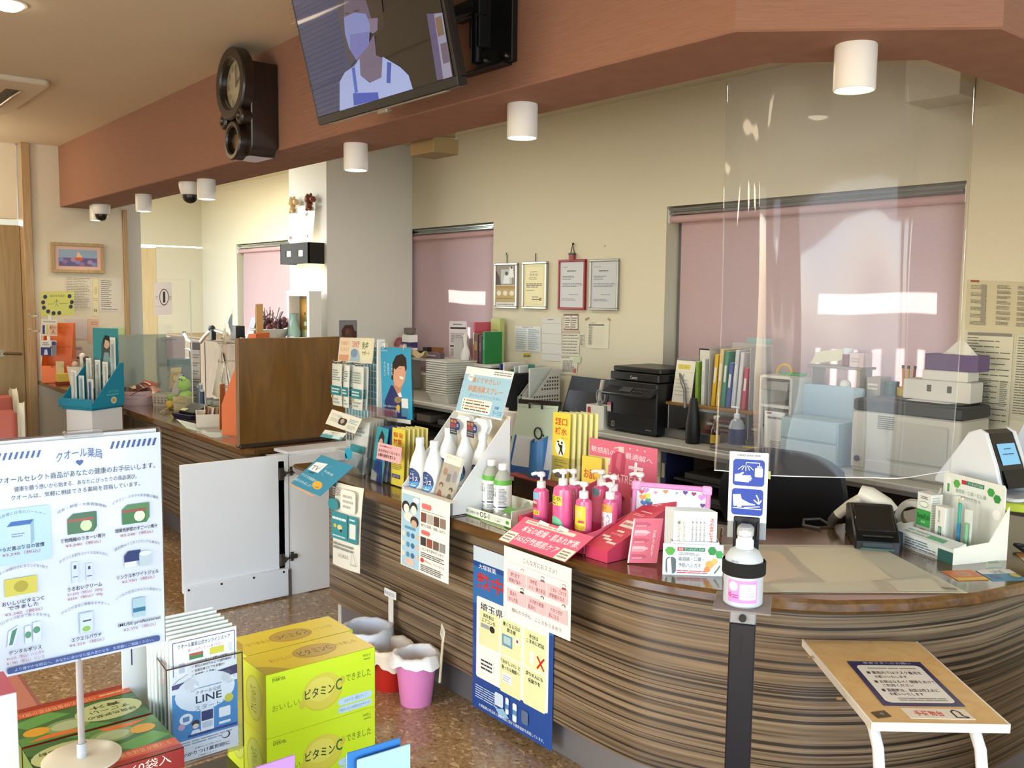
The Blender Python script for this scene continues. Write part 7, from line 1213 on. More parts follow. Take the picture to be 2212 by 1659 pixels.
# grey side sheet, orange box at the right border
q = thing('storage_rack','pale grey side of a rack standing at the right border','rack',(-.69,2.56,0));part(q,'panel',bx(-.75,-.73,2.35,2.9,0,.585,.002,'#9fa4a8'),True);part(q,'shelf',bx(-.73,-.50,2.35,2.9,.40,.415,.002,'#9fa4a8'),True)
boxy('orange_box','orange carton on the floor at the bottom right corner','box',(-.55,2.05,.0),R(-35),(.22,.16,.34),{'f': [('r',.1,.3,.2,.4,'#7a2a1a')],'l': [('r',.1,.3,.3,.4,'#7a2a1a')]},base_col='#c9552c')
# ================================================================ LEFT COUNTER
cab = thing('low_cabinet','brown low cabinet behind the far counter','cabinet',(-7.65,3.25,0))
cbm = wood('brown_cabinet','#4c3a1c','#584424','#64502c',(8,8,3),.5,.1)
part(cab,'body',bx(-9.0,-6.32,3.08,3.46,0,1.08,.004,cbm),True);part(cab,'top',bx(-9.02,-6.30,3.06,3.47,1.08,1.10,.003,'#5a4526'),True)
for x in (-8.1,-7.2): part(cab,'door_gap',bx(x - .003,x + .003,3.076,3.082,.1,1.06,.0005,'#2a1f10'),True)
# narrow ledge by the left wall
lg = thing('wall_ledge','narrow brown wooden ledge fixed to the left wall beside the counter','ledge',(-6.4,1.66,.84));part(lg,'board',bx(-6.94,-6.22,1.47,1.84,.85,.88,.004,topm),True)
for x in (-6.9,-6.30): part(lg,'bracket',bx(x - .012,x + .012,1.80,1.84,0,.85,.002,'#6d5331'),True)
org = M('#d9661a',.45)
def hanging_packs(r,base,rows,rz=0):
    pass
def orange_rack(name,label,loc,rz,w_,d_,h,hooks):
    r = thing(name,label,'display',loc,rz);part(r,'back',mb(org).box((0,d_ / 2 - .003,h / 2),(w_,.006,h),.001));part(r,'floor',mb(org).box((0,0,.004),(w_,d_,.008),.001));part(r,'front_lip',mb(org).box((0,-d_ / 2 + .003,.06),(w_,.006,.12),.001))
    for sx in (-1,1): part(r,'side',mb(org).yz([(-d_ / 2,0),(d_ / 2,0),(d_ / 2,h),(d_ / 2 - .04,h),(-d_ / 2 + .02,h * .4),(-d_ / 2,h * .3)],sx * w_ / 2 - .002,sx * w_ / 2 + .002))
    for z in hooks: part(r,'hook',mb(chrome).tube([(-w_ * .1,d_ / 2,z),(-w_ * .1,-d_ / 2 - .03,z),(-w_ * .1,-d_ / 2 - .035,z + .012)],.003));part(r,'hook',mb(chrome).tube([(w_ * .28,d_ / 2,z),(w_ * .28,-d_ / 2 - .03,z),(w_ * .28,-d_ / 2 - .035,z + .012)],.003))
    return r
rzL = R(62)
r = orange_rack('orange_rack','small orange product rack on the ledge against the left wall',(-6.74,1.56,.88),rzL,.18,.14,.40,(.37,.24,.11))
lq = [P(88,631,X=-6.80),P(160,629,X=-6.80),P(88,684,X=-6.80)]
part(r,'header_card',mb('#c6c86e').slab(*lq,.002),True) if False else None
card('yellow_header','yellow card ringed with navy dots above the orange wall rack','card',*lq,[('t','あなたの血圧',.28,.12,.72,.22,'#4a4a2a'),('l',[(.45,.4),(.47,.5),(.42,.62)],.012,'#5a4a2a'),('l',[(.38,.42),(.56,.42)],.012,'#5a4a2a'),('l',[(.47,.5),(.53,.62)],.012,'#5a4a2a'),('e',.47,.36,.02,.03,'#5a4a2a'),('b',.2,.47,.4,.52,1,'#8a8a4a'),('b',.56,.47,.8,.52,1,'#8a8a4a')] + [('e',x,y,.06,.085,'#262c4a') for x,y in ((.13,.2),(.07,.42),(.09,.64),(.22,.80),(.38,.88),(.55,.88),(.86,.2),(.93,.45),(.9,.64))],base='#c3c66a')
gp = 'product packs on the orange wall rack'
for lb,px0,py0,px1,py1,ops in (('white and orange product pack on the top hooks of the wall rack',90,690,124,725,[('r',.05,.35,.2,.9,'#2a2f6a'),('r',.3,.3,.42,.95,'#d6c24a'),('b',.1,.05,.9,.2,1,'#a89a8a'),('r',.5,.3,.98,.95,'#e0b090'),('t','Plus',.55,.36,.9,.52,'#a85a3a'),('l',[(.75,.6),(.72,.72),(.65,.88)],.03,'#3a2a2a'),('l',[(.73,.72),(.82,.88)],.03,'#3a2a2a')]),('navy and white product pack on the lower hooks of the wall rack',88,735,122,768,[('r',0,.45,.66,1,'#27306e'),('b',.1,.1,.6,.35,2,'#8a8a90'),('g',[(.2,.95),(.25,.6),(.4,.6),(.45,.95)],'#c9cde0'),('r',.68,.1,1,1,'#7a7f8a'),('r',.7,.05,.95,.3,'#2a3a7a')])):
    a,b_,c_ = P(px0,py0,X=-6.69),P(px1,py0 + 1,X=-6.69),P(px0,py1,X=-6.69);pc = thing('product_pack',lb,'pack',((a + b_) / 2).to_tuple()[:2] + (c_.z,),0,gp);part(pc,'pouch',mb('#ddd8d0').slab(a,b_,c_,.02),True);pr(pc,a,b_,c_,ops);part(pc,'hang_tab',mb('#e6e4de').slab(a.lerp(b_,.4) + V((0,0,.03)),a.lerp(b_,.6) + V((0,0,.03)),a.lerp(b_,.4),.002),True)
a,b_,c_ = P(109,774,X=-6.66),P(139,795,X=-6.66),P(109,818,X=-6.66)
r = thing('yellow_carton','yellow carton with a red base standing in front of the orange wall rack','carton',(-6.60,1.56,.88));part(r,'body',mb('#c9b04a').box((0,0,.045),(.06,.10,.055),.002));part(r,'base',mb('#7a2418').box((0,0,.009),(.062,.102,.018),.001));part(r,'back_flap',mb('#cbb98a').box((-.028,-.02,.10),(.004,.05,.10),.001))
r = thing('glass_dispenser','small clear hooks sticking out left of the orange wall rack','hook',(-6.72,1.44,1.23));part(r,'hook',mb(chrome).tube([(0,0,.10),(.03,-.05,.10),(.06,-.07,.115)],.006));part(r,'hook',mb(chrome).tube([(0,0,0),(.03,-.05,0),(.06,-.07,.015)],.006));part(r,'stem',mb(clearp).box((-.01,.01,.05),(.012,.012,.14),.002));part(r,'base',mb(clearp).cyl((-.01,.01,-.35),(-.01,.01,.0),.006,8))
# spotted cup of sundries
r = thing('spotted_cup','white cup with dark spots holding small things beside the teal display','cup',(-6.36,1.60,.88));cpm = M('#d9d4c8',.45)
part(r,'cup',mb(cpm).rings([[(q_ * math.cos(R(20 * k)),q_ * math.sin(R(20 * k)),z) for k in range(18)] for q_,z in ((.062,0),(.078,.11),(.082,.135),(.076,.135),(.06,.01))],cap1=True));
fs_ = lambda x,y,l: ((.072 + l + .012 * (1 - y)) * math.cos(R(-100 + 150 * x)),(.072 + l + .012 * (1 - y)) * math.sin(R(-100 + 150 * x)),.12 * (1 - y) + .005)
pr(r,(0,0,0),(1,0,0),(0,0,-1),[('e',x,y,rx,rx * 2.2,'#5a4e46') for x,y,rx in ((.2,.35,.05),(.4,.7,.06),(.6,.3,.04),(.75,.65,.06),(.1,.75,.03),(.9,.3,.045),(.5,.12,.03),(.3,.1,.03))],world=False,fn=fs_,name='spot_print')
for i,(x,y,h,c) in enumerate(((.0,.01,.20,'#e0dcd0'),(-.03,-.02,.16,'#8a5a48'),(.03,.02,.18,'#3a3430'),(.02,-.03,.15,'#c9a890'))): part(r,'sundry',mb(c).cyl((x,y,.02),(x * 1.3,y * 1.3,h),.016,10).ball((x * 1.3,y * 1.3,h),.02,10))
# teal toothbrush display on a white stand
r = thing('brush_display','teal toothbrush counter display with tall back panel on a white box stand','display',(-5.97,1.56,0),R(30));tl_ = M('#0f7f9e',.4)
part(r,'stand',mb(M('#d6d6da',.5)).prism([(-.08,-.12),(.12,-.12),(.12,.12),(-.12,.12),(-.12,-.04)],0,.785,.003))
part(r,'tray',mb(tl_).box((0,0,.80),(.235,.235,.03),.002));
for sx in (-1,1): part(r,'side_wing',mb(tl_).yz([(-.13,.80),(.13,.80),(.13,1.06),(.10,1.06),(-.12,.83)],sx * .13 - .002,sx * .13 + .002))
part(r,'back_panel',mb(M('#2f8896',.4)).box((0,.125,1.035),(.20,.006,.47),.001));part(r,'front_lip',mb(tl_).box((0,-.128,.83),(.26,.005,.05),.001))
pr(r,(-.10,.1215,1.27),(.10,.1215,1.27),(-.10,.1215,.80),[('g',[(.3,.55),(.35,.2),(.55,.1),(.72,.2),(.75,.5),(.9,.7),(.2,.7)],'#3a4a50'),('e',.55,.2,.12,.07,'#c9a894'),('g',[(.4,.16),(.5,.09),(.66,.1),(.7,.25),(.64,.17),(.5,.15),(.44,.25)],'#1a1a1c'),('g',[(.3,.62),(.45,.32),(.62,.32),(.8,.62)],'#7a9aa0')],world=False)
pr(r,(.1325,-.13,1.06),(.1325,.13,1.06),(.1325,-.13,.80),[('t','SYSTEMA',.50,.62,.82,.68,'#5fb0c4'),('b',.45,.7,.85,.75,1,'#5fb0c4'),('e',.66,.86,.09,.08,'#c9c2a8'),('e',.66,.86,.05,.045,'#b5923a')],world=False,name='wing_print')
for i,(x,y,h,c,lb) in enumerate(((-.08,-.06,.20,'#cfd6d4','front left'),(-.03,-.05,.17,'#8fb4c0','front middle'),(.03,-.04,.15,'#1f4a8a','front right'),(-.07,.05,.27,'#d3d6d0','rear left'),(-.01,.06,.26,'#bfc9c6','rear middle'),(.05,.06,.25,'#dadcd6','rear right'),(.085,.09,.40,'#9fbac0','tallest rear'))):
    o = V((-5.97,1.56,.816)) + Mx.Rotation(R(30),3,'Z') @ V((x,y,0));q = thing('toothbrush_pack',lb + ' blister pack in the teal toothbrush display','pack',o,R(30),'toothbrush packs');part(q,'card',mb('#dfe2de').box((0,.004,h / 2),(.042,.002,h),.0005));part(q,'blister',mb(clearp).box((0,-.004,h / 2),(.03,.014,h * .9),.003));part(q,'brush',mb(c).box((0,-.003,h / 2),(.011,.008,h * .8),.002))
# frosted and clear partitions
r = thing('frosted_partition','frosted acrylic partition standing at the far end of the counter','partition',(-6.62,1.98,Zc));part(r,'panel',bx(-6.625,-6.615,1.75,2.24,.735,1.20,.001,frost),True);part(r,'foot',bx(-6.66,-6.58,1.95,1.97,Zc,.735,.001,clearp),True);part(r,'foot',bx(-6.66,-6.58,2.12,2.14,Zc,.735,.001,clearp),True)
r = thing('clear_partition','tall clear acrylic partition with a numbered paper on the far counter','partition',(-5.95,2.06,Zc));part(r,'panel',bx(-5.953,-5.947,1.965,2.175,.735,1.578,.001,clearp),True);part(r,'edge',bx(-5.954,-5.946,2.172,2.178,.735,1.578,.001,M('#cfe0dc',.2)),True)
for y in (2.0,2.14): part(r,'foot',bx(-6.03,-5.87,y - .004,y + .004,Zc,.745,.001,clearp),True)
nq = [P(333,611,X=-5.944),P(371,610,X=-5.944),P(334,681,X=-5.944)]
card('number_sheet','white paper with a circled number one on the clear partition','sign',*nq,[('e',.55,.45,.27,.26,'#3a3a3c'),('e',.55,.45,.23,.23,'#d6d0d0'),('T','1',.48,.28,.62,.62,'#2a2a2c'),('b',.06,.4,.22,.5,2,'#9a949a'),('t','回',.84,.42,.96,.54,'#77727a'),('r',.0,.72,.6,.735,'#b5b0b0')],base='#d6d0d2')
card('queue_notice','narrow printed notice standing behind the clear partition','notice',V((-6.40,2.33,1.16)),V((-6.33,2.37,1.16)),V((-6.40,2.33,.722)),[('r',0,.02,1,.14,'#6a6a78')] + [('b',.05,.2 + .13 * i,.95,.28 + .13 * i,2,'#8a8a94') for i in range(6)],base='#c9c6cc')
card('purple_notice','pale lilac notice behind the frosted partition','notice',V((-6.72,2.20,1.17)),V((-6.70,2.40,1.18)),V((-6.72,2.20,.90)),[('b',.1,.05,.7,.1,1,'#8a8090')],base='#b5aab4');solo('pale_blue_box',bx(-6.90,-6.62,2.26,2.42,Zc,1.02,.004,'#7f9aa2'),'grey blue box behind the frosted partition','box')
solo('teal_file',bx(-6.755,-6.735,2.02,2.06,Zc,.95,.002,'#1f7f94'),'teal file standing behind the frosted partition','file')
# pink tub with snack bags
r = thing('pink_tub','round pale pink tub heaped with snack bags at the far counter end','tub',(-6.60,2.03,Zc));part(r,'tub',mb(M('#cfb4b8',.4)).rings([[(q_ * math.cos(R(15 * k)),q_ * math.sin(R(15 * k)),z) for k in range(24)] for q_,z in ((.125,0),(.128,.01),(.128,.095),(.122,.095),(.119,.012))]));fs_ = lambda x,y,l: ((.1283 + l) * math.cos(R(-110 + 130 * x)),(.1283 + l) * math.sin(R(-110 + 130 * x)),.08 - .05 * y);pr(r,(0,0,0),(1,0,0),(0,0,-1),[('b',.1,.1,.9,.3,1,'#b08a92'),('b',.1,.6,.9,.8,1,'#b08a92')],world=False,fn=fs_)
for i,(x,y,z,a,c,c2) in enumerate(((-.04,-.03,.09,20,'#8a4a38','#e0d0c0'),(.05,-.02,.10,-15,'#5f2f26','#d6b890'),(.02,.05,.12,35,'#a8604a','#e6dcd0'),(-.05,.05,.11,-30,'#7a3a30','#d9c8b0'),(.07,.06,.085,10,'#b5897a','#4a2a24'))):
    q = thing('snack_bag',('front left','front right','topmost','rear left','rear right')[i] + ' brown snack bag in the round pink tub','snack bag',(-6.60 + x,2.03 + y,Zc + z - .03),R(a),'snack bags in the pink tub');part(q,'bag',mb(M(c,.3)).sheet(lambda u,v: (-.075 + .15 * u,-.05 + .1 * v,.045 * math.sin(math.pi * u) * math.sin(math.pi * v) + .05 * v + .003 * math.sin(20 * u)),8,6,.004));part(q,'stripe',mb(c2).sheet(lambda u,v: (-.05 + .1 * u,-.03 + .02 * v,.045 * math.sin(math.pi * (u * .66 + .17)) * .75 + .02 + .008),6,1,.001))
card('snack_card','cream card with a gold emblem behind the snack bags','card',V((-6.42,2.20,.975)),V((-6.33,2.24,.985)),V((-6.44,2.19,.83)),[('e',.5,.5,.3,.22,'#b08a2a'),('e',.5,.5,.22,.15,'#d9c88a')],base='#cbbf92')
def basket2(name,label,loc,rz,w_,l,h,c):
    r = thing(name,label,'basket',loc,rz);part(r,'body',open_tray(mb(M(c,.45)),w_,l,h,.003,.94));q = mb('#8f8c84')
    for i in range(6):
        for j in range(3): q.box((-w_ * .38 + w_ * .15 * i,-l * .485 + .001 * j,h * .28 + h * .2 * j),(w_ * .08,.006,h * .12),0)
    part(r,'holes',q,kind='stuff');return r
basket2('mesh_basket','small white perforated basket beside the pink tub',(-6.36,2.17,Zc),R(30),.20,.13,.085,'#cfccc2')
r = thing('clear_candy_box','clear bag of forms and goods standing in the white perforated basket','bag',(-6.35,2.20,Zc + .012));part(r,'bag',mb(clearp).box((0,0,.11),(.15,.07,.22),.01));part(r,'sheet',mb('#c4c6cc').at((0,.01,.12),0,R(-12)).box((0,0,0),(.13,.003,.18),.0005));part(r,'dark_sheet',mb('#2a2c30').at((.03,.025,.15),0,R(-14)).box((0,0,0),(.10,.003,.10),.0005))
q = thing('green_frog','green round-eyed plush toy sitting on the counter goods','toy',(-6.20,2.22,Zc));gm = M('#8fbf4a',.8)
part(q,'body',mb(gm).ball((0,0,.06),.05,14,1.2));part(q,'head',mb(gm).ball((0,-.01,.155),.045,14))
for sx in (-1,1): part(q,'eye',mb('#9fcf5a').ball((sx * .02,-.02,.195),.018,10));part(q,'pupil',mb('#1a1a1a').ball((sx * .02 + .008,-.036,.192),.007,8));part(q,'arm',mb(gm).tube([(sx * .04,0,.09),(sx * .065,-.02,.06)],.014))
q = thing('yellow_ball','small yellow and green soft ball beside the cream basket','ball',(-6.16,2.10,Zc));part(q,'lower',mb('#c9a83a').ball((0,0,.03),.03,12));part(q,'upper',mb('#86a84a').ball((-.01,.01,.075),.026,12))
q = thing('cream_basket','cream cloth basket in front of the green toy','basket',(-6.08,2.17,Zc),R(25));part(q,'body',open_tray(mb(M('#c2b48c',.8)),.13,.09,.085,.006,.9));part(q,'band',mb('#a8996e').box((0,-.043,.05),(.10,.006,.012),.001))
solo('yellow_strap',mb('#c9a24a').tube([(-6.0,2.15,Zc + .085),(-6.02,2.1,Zc + .08),(-6.02,2.04,Zc + .03),(-6.0,1.98,Zc + .004),(-5.93,1.97,Zc + .004)],.003),'thin yellow strap trailing over the counter front','strap')
# plastic bag hanging, jars
q = thing('white_bag','white plastic bag hanging from a clear hook behind the far counter','bag',(-6.05,2.42,.80));part(q,'bag',mb(M('#d9d6ce',.5)).sheet(lambda u,v: ((.02 + .11 * (1 - v) ** .8) * math.cos(6.283 * u) * (1 + .15 * math.sin(18 * u)),(.01 + .05 * (1 - v)) * math.sin(6.283 * u),.30 * v + .01 * math.sin(12 * u) * (1 - v)),24,8));part(q,'hook',mb(clearp).tube([(0,0,.30),(.005,-.01,.34),(.03,-.01,.345)],.008));part(q,'stand',mb(clearp).cyl((0,.03,-.08),(0,.03,.3),.006,8))
q = thing('crumpled_tissue','crumpled white tissue heap between the bag and the orange rack','tissue',(-5.72,2.36,Zc));part(q,'tissue',mb('#d3d0c8').sheet(lambda u,v: (-.10 + .2 * u,-.05 + .1 * v,.002 + .075 * math.sin(math.pi * u) * math.sin(math.pi * v) + .01 * math.sin(17 * u + 6 * v)),14,10,.003))
for i,(x,y,c,lb) in enumerate(((-5.87,2.26,'#7fae4a','small clear jar with a green label on the far counter'),(-5.79,2.27,'#8f938f','small grey capped jar on the far counter'))): q = thing('small_jar',lb,'jar',(x,y,Zc));part(q,'jar',mb(M('#b9c2ba',.1,0,0,1,.4)).lathe([(.026,0),(.028,.004),(.028,.07),(.022,.082)],16));part(q,'label',mb(c).lathe([(.0284,.015),(.0284,.055)],16));part(q,'cap',mb('#77787a').cyl((0,0,.08),(0,0,.096),.022,14))
for i,(x,h,c) in enumerate(((-6.02,.15,'#5a6a7a'),(-5.98,.17,'#7f8e9a'),(-5.95,.13,'#2a3a5a'))): q = thing('clear_tube',('grey','pale','navy')[i] + ' tube standing behind the clear partition','tube',(x,2.24,Zc));part(q,'tube',mb(M(c,.3)).cyl((0,0,0),(0,0,h),.014,12));part(q,'cap',mb('#c9ccd0').cyl((0,0,h),(0,0,h + .012),.012,12))
# card reader tray
r = thing('navy_tray','navy coin tray with a black terminal on the far counter','tray',(-5.66,2.06,Zc),R(12));part(r,'tray',open_tray(mb(M('#151d38',.4)),.22,.15,.03,.004,.85));part(r,'terminal',mb(M('#0d0e11',.3)).at((0,.02,.055),0,R(22)).box((0,0,0),(.17,.12,.02),.004));part(r,'screen',mb(M('#c2c28a',.3)).at((-.05,-.02,.052),0,R(22)).box((0,0,0),(.06,.03,.004),.001))
r = thing('receipt_box','white card box of receipts beside the large orange display','box',(-5.32,2.03,Zc),R(-20));part(r,'box',open_tray(mb('#d6cfc2'),.23,.13,.075,.003,.97));pr(r,(-.112,-.066,.075),(.112,-.066,.075),(-.112,-.066,.0),[('rr',.06,.35,.25,.7,'#b5ada0',.03),('rr',.4,.3,.6,.7,'#c2baac',.03),('rr',.7,.35,.9,.75,'#b9b1a4',.03)],world=False)
for i in range(5): q = thing('receipt',('first','second','third','fourth','fifth')[i] + ' folded paper sticking out of the receipt box','paper',V((-5.32,2.03,Zc + .01)) + Mx.Rotation(R(-20),3,'Z') @ V((.0 + .02 * i,-.03 + .018 * i,0)),R(-20 + 8 * i),'receipts in the white box');part(q,'slip',mb(('#d0c4b4','#a87a68','#d6d2c8','#8a6a5a','#cfc0b2')[i]).at((0,0,0),0,R(-10)).box((0,0,.05),(.10,.003,.10),.0005))
pxcard('flat_leaflet','glossy leaflet lying on the counter beside the receipt box','leaflet',(380,905),(425,916),(404,925),dict(Z=Zc + .0015),[('b',.1,.2,.9,.8,2,'#8a9484')],base='#a5ada0');pxcard('flat_leaflet','pale blue leaflet on the counter before the large orange display','leaflet',(430,934),(475,934),(455,945),dict(Z=Zc + .0015),[('b',.1,.3,.6,.6,1,'#b5a08a')],base='#94a2a0')
solo('coaster',mb('#cfc9a8').lathe([(.032,0),(.034,.003),(.033,.007),(.028,.008)],20,(-4.60,1.95,Zc)),'small cream round coaster at the foot of the wooden board','coaster')
# large orange rack with packs
r = orange_rack('orange_floor_rack','tall orange display rack with hanging packs beside the wooden board',(-4.87,2.08,Zc),R(-45),.20,.20,.56,(.50,.40,.26))
q = mb(M('#d9a66a',.45));part(r,'front_flap',q.xz([(-.02,.03),(.115,.03),(.10,.28),(.04,.28),(-.02,.12)],-.112,-.109));pr(r,(-.09,-.1025,.11),(-.02,-.1025,.11),(-.09,-.1025,.02),[('r',.1,.0,.9,.35,'#2a2f74'),('e',.75,.2,.15,.15,'#d9b93a'),('r',.1,.35,.9,.9,'#d9d6cc'),('b',.15,.45,.85,.8,4,'#5a5a60')],world=False)
part(r,'header',mb('#dba86a').box((.02,.09,.64),(.10,.004,.16),.001));pr(r,(-.03,.0878,.72),(.07,.0878,.72),(-.03,.0878,.56),[('r',0,0,1,.1,'#d9702a'),('t','血圧が高めの方',.06,.16,.8,.26,'#4a3a2a'),('b',.1,.34,.8,.5,2,'#a8845a'),('b',.1,.58,.8,.8,3,'#b89468'),('r',.9,.1,1,1,'#d9813a')],world=False)
gp = 'packs on the tall orange rack'
for i,(x,y,z,w_,h,base_,ops,lb) in enumerate(((-.03,-.13,.38,.13,.17,'#c9c2b6',[('r',0,.6,1,1,'#8a6a4a'),('g',[(.4,.95),(.45,.65),(.55,.65),(.62,.95)],'#3a2a22'),('e',.7,.68,.1,.07,'#5a4a3a'),('b',.1,.1,.9,.4,3,'#8a8478')],'white and brown product pack on the upper hooks of the tall orange rack'),(-.03,-.14,.16,.14,.2,'#c9ccc2',[('e',.12,.55,.12,.16,'#d9d04a'),('r',.28,.5,1,1,'#242c74'),('g',[(.5,.9),(.55,.62),(.75,.6),(.85,.9)],'#d6c9a0'),('b',.3,.1,.9,.4,3,'#8a8a88'),('r',0,.75,.28,1,'#4a8aa8')],'navy and yellow product pack low on the tall orange rack'),(-.06,-.145,.49,.05,.09,'#d9d6d0',[('b',.1,.3,.9,.7,2,'#5a5a64')],'small white price tag hanging on the tall orange rack'),(-.05,-.10,.56,.05,.1,'#7f9aaa',[('b',.1,.3,.9,.9,2,'#4a6478')],'small blue bottle pack at the top of the tall orange rack'))):
    o = V((-4.87,2.08,Zc)) + Mx.Rotation(R(-45),3,'Z') @ V((x,y,z));q = thing('product_pack',lb,'pack',o,R(-20),gp);part(q,'pouch',mb(M(base_,.3)).sheet(lambda u,v: (-w_ / 2 + w_ * u,-.016 * math.sin(math.pi * u) * math.sin(math.pi * v),h * v),6,6,.006));pr(q,(-w_ / 2,-.0175,h),(w_ / 2,-.0175,h),(-w_ / 2,-.0175,0),ops,world=False);part(q,'hang_tab',mb('#d9d8d2').box((0,.004,h + .012),(.03,.002,.026),.0005))
# on and before the cabinet: handlebar, flowers, vase, magazines
r = thing('handlebar','chrome bicycle handlebar on an upright stem behind the far counter','bicycle',(-7.6,2.92,0));ch = M('#cfcabb',.2,.9)
part(r,'bar',mb(ch).tube([(-8.10,2.90,1.13),(-8.02,2.90,1.08),(-7.92,2.92,1.06),(-7.80,2.93,1.075),(-7.68,2.93,1.14),(-7.58,2.93,1.175),(-7.45,2.93,1.185),(-7.22,2.93,1.165)],.016,10),True);part(r,'grip',mb('#5a5046').tube([(-8.12,2.90,1.15),(-8.11,2.90,1.11)],.022),True);part(r,'stem',mb('#3a3a34').cyl((-7.86,2.93,.55),(-7.86,2.93,1.06),.018,10),True);part(r,'lamp',mb('#1a1a1a').ball((-7.52,2.92,1.20),.03,10).box((-7.5,2.92,1.15),(.05,.04,.09),.005),True)
part(r,'basket',mb(M('#7d817a',.4,.5)).tube([(-8.0,2.80,1.02),(-7.72,2.80,1.02),(-7.62,2.84,.96),(-7.98,2.84,.93),(-8.0,2.80,1.02)],.007).tube([(-7.98,2.82,.72),(-7.72,2.82,.72)],.006).tube([(-8.0,2.80,1.02),(-7.98,2.82,.72)],.006).tube([(-7.72,2.80,1.02),(-7.72,2.82,.72)],.006),True);part(r,'fork',mb('#3a3a34').cyl((-7.86,2.93,.02),(-7.86,2.93,.56),.014,8).box((-7.86,2.93,.01),(.3,.05,.02),.004),True)
r = thing('flower_basket','basket of dried dusky flowers on the brown cabinet','flower basket',(-7.00,3.2,1.10));part(r,'basket',mb('#b9b4ac').lathe([(.08,0),(.10,.02),(.17,.11),(.165,.115),(.09,.03)],18));part(r,'handle',mb('#5a3a38').tube([(-.15,0,.10),(-.13,0,.19),(0,0,.235),(.13,0,.19),(.15,0,.10)],.007));q = mb('#4a2028')
random.seed(3)
for i in range(40): q.mat(('#4a2028','#5f2f36','#3a1a22','#7a4a4e','#6a3a3a')[i % 5]).ball((random.uniform(-.13,.13),random.uniform(-.08,.08),random.uniform(.10,.20)),random.uniform(.015,.03),7)
part(r,'flowers',q,kind='stuff');q = mb('#4a2a28')
for i in range(14): a = random.uniform(0,6.28);q.tube([(.08 * math.cos(a),.05 * math.sin(a),.15),(.17 * math.cos(a),.08 * math.sin(a),.24 + .05 * random.random())],.003,5)
part(r,'twigs',q,kind='stuff');part(r,'ribbon_tag',mb('#d9b0b4').box((.01,-.17,.075),(.12,.004,.05),.001));part(r,'label',mb('#c9c4be').box((0,-.175,.04),(.14,.004,.06),.001))
q = thing('celadon_vase','pale teal vase behind the dried flower basket','vase',(-6.84,3.33,1.10));part(q,'body',mb(M('#8fb0a8',.3)).lathe([(.035,0),(.05,.03),(.055,.09),(.035,.16),(.022,.20),(.032,.235)],18));part(q,'rim',mb('#7a9a94').lathe([(.032,.233),(.034,.24),(.028,.24)],18))
q = thing('magazine_rack','clear rack of magazines and grey papers beside the flower basket','rack',(-7.30,3.2,1.10))
for i in range(4): part(q,'magazine',mb(('#77787c','#9a9c9e','#5a5c60','#b5b4b0')[i]).at((-7.34 + .02 * i,3.16 + .03 * i,1.10),R(-10),R(-15)).box((0,0,.10),(.18,.008,.20),.002).at(),True)
part(q,'rack',bx(-7.42,-7.2,3.12,3.32,1.10,1.13,.002,clearp),True)
solo('white_cloth',mb('#d3d1cc').sheet(lambda u,v: (-7.05 + .55 * u,3.10 + .2 * v,1.102 + .06 * math.sin(math.pi * v) * (.6 + .4 * math.sin(9 * u)) + .01 * math.sin(22 * u + 5 * v)),18,8,.003),'crumpled white cloth on the cabinet before the flower basket','cloth')
solo('dark_box',bx(-7.62,-7.50,3.12,3.2,1.10,1.22,.003,'#14120f'),'small black box on the brown cabinet by the handlebar','box')
# bench and chairs of the waiting area
sal = M('#b0584a',.55);crm = M('#d3cdb8',.5)
def sofa_chair(label,loc,rz):
    r = thing('waiting_chair',label,'chair',loc,rz,'salmon waiting chairs')
    part(r,'seat',mb(sal).box((0,0,.38),(.52,.50,.12),.02,.05));part(r,'back',mb(sal).at((0,.25,.60),0,R(-12)).box((0,0,0),(.50,.09,.46),.02,.03))
    for sx in (-1,1): part(r,'side_panel',mb(crm).yz([(-.26,.30),(.20,.30),(.30,.82),(.34,.86),(.39,.84),(.30,.28),(.28,.24),(-.26,.24)],sx * .27 - .018,sx * .27 + .018,.008));part(r,'leg',mb('#8a8578').cyl((sx * .22,-.2,0),(sx * .22,-.2,.32),.016,10));part(r,'leg',mb('#8a8578').cyl((sx * .22,.2,0),(sx * .22,.2,.32),.016,10))
    return r
sofa_chair('salmon waiting chair with cream side panels at the left picture edge',(-5.52,.80,0),R(78))
sofa_chair('salmon waiting chair behind the teal display by the hall door',(-6.30,.99,0),R(90))
r = thing('salmon_bench','salmon cushioned bench behind the sign stand','bench',(-2.62,.26,0));part(r,'cushion',bx(-2.90,-2.30,0.0,.53,.33,.43,.02,M('#b9715c',.6),r=.04),True);part(r,'base',bx(-2.86,-2.34,.04,.49,.30,.335,.004,'#8a8578'),True)
for x in (-2.82,-2.38):
    for y in (.08,.45): part(r,'leg',mb('#8a8578').cyl((x,y,0),(x,y,.31),.018,10),True)
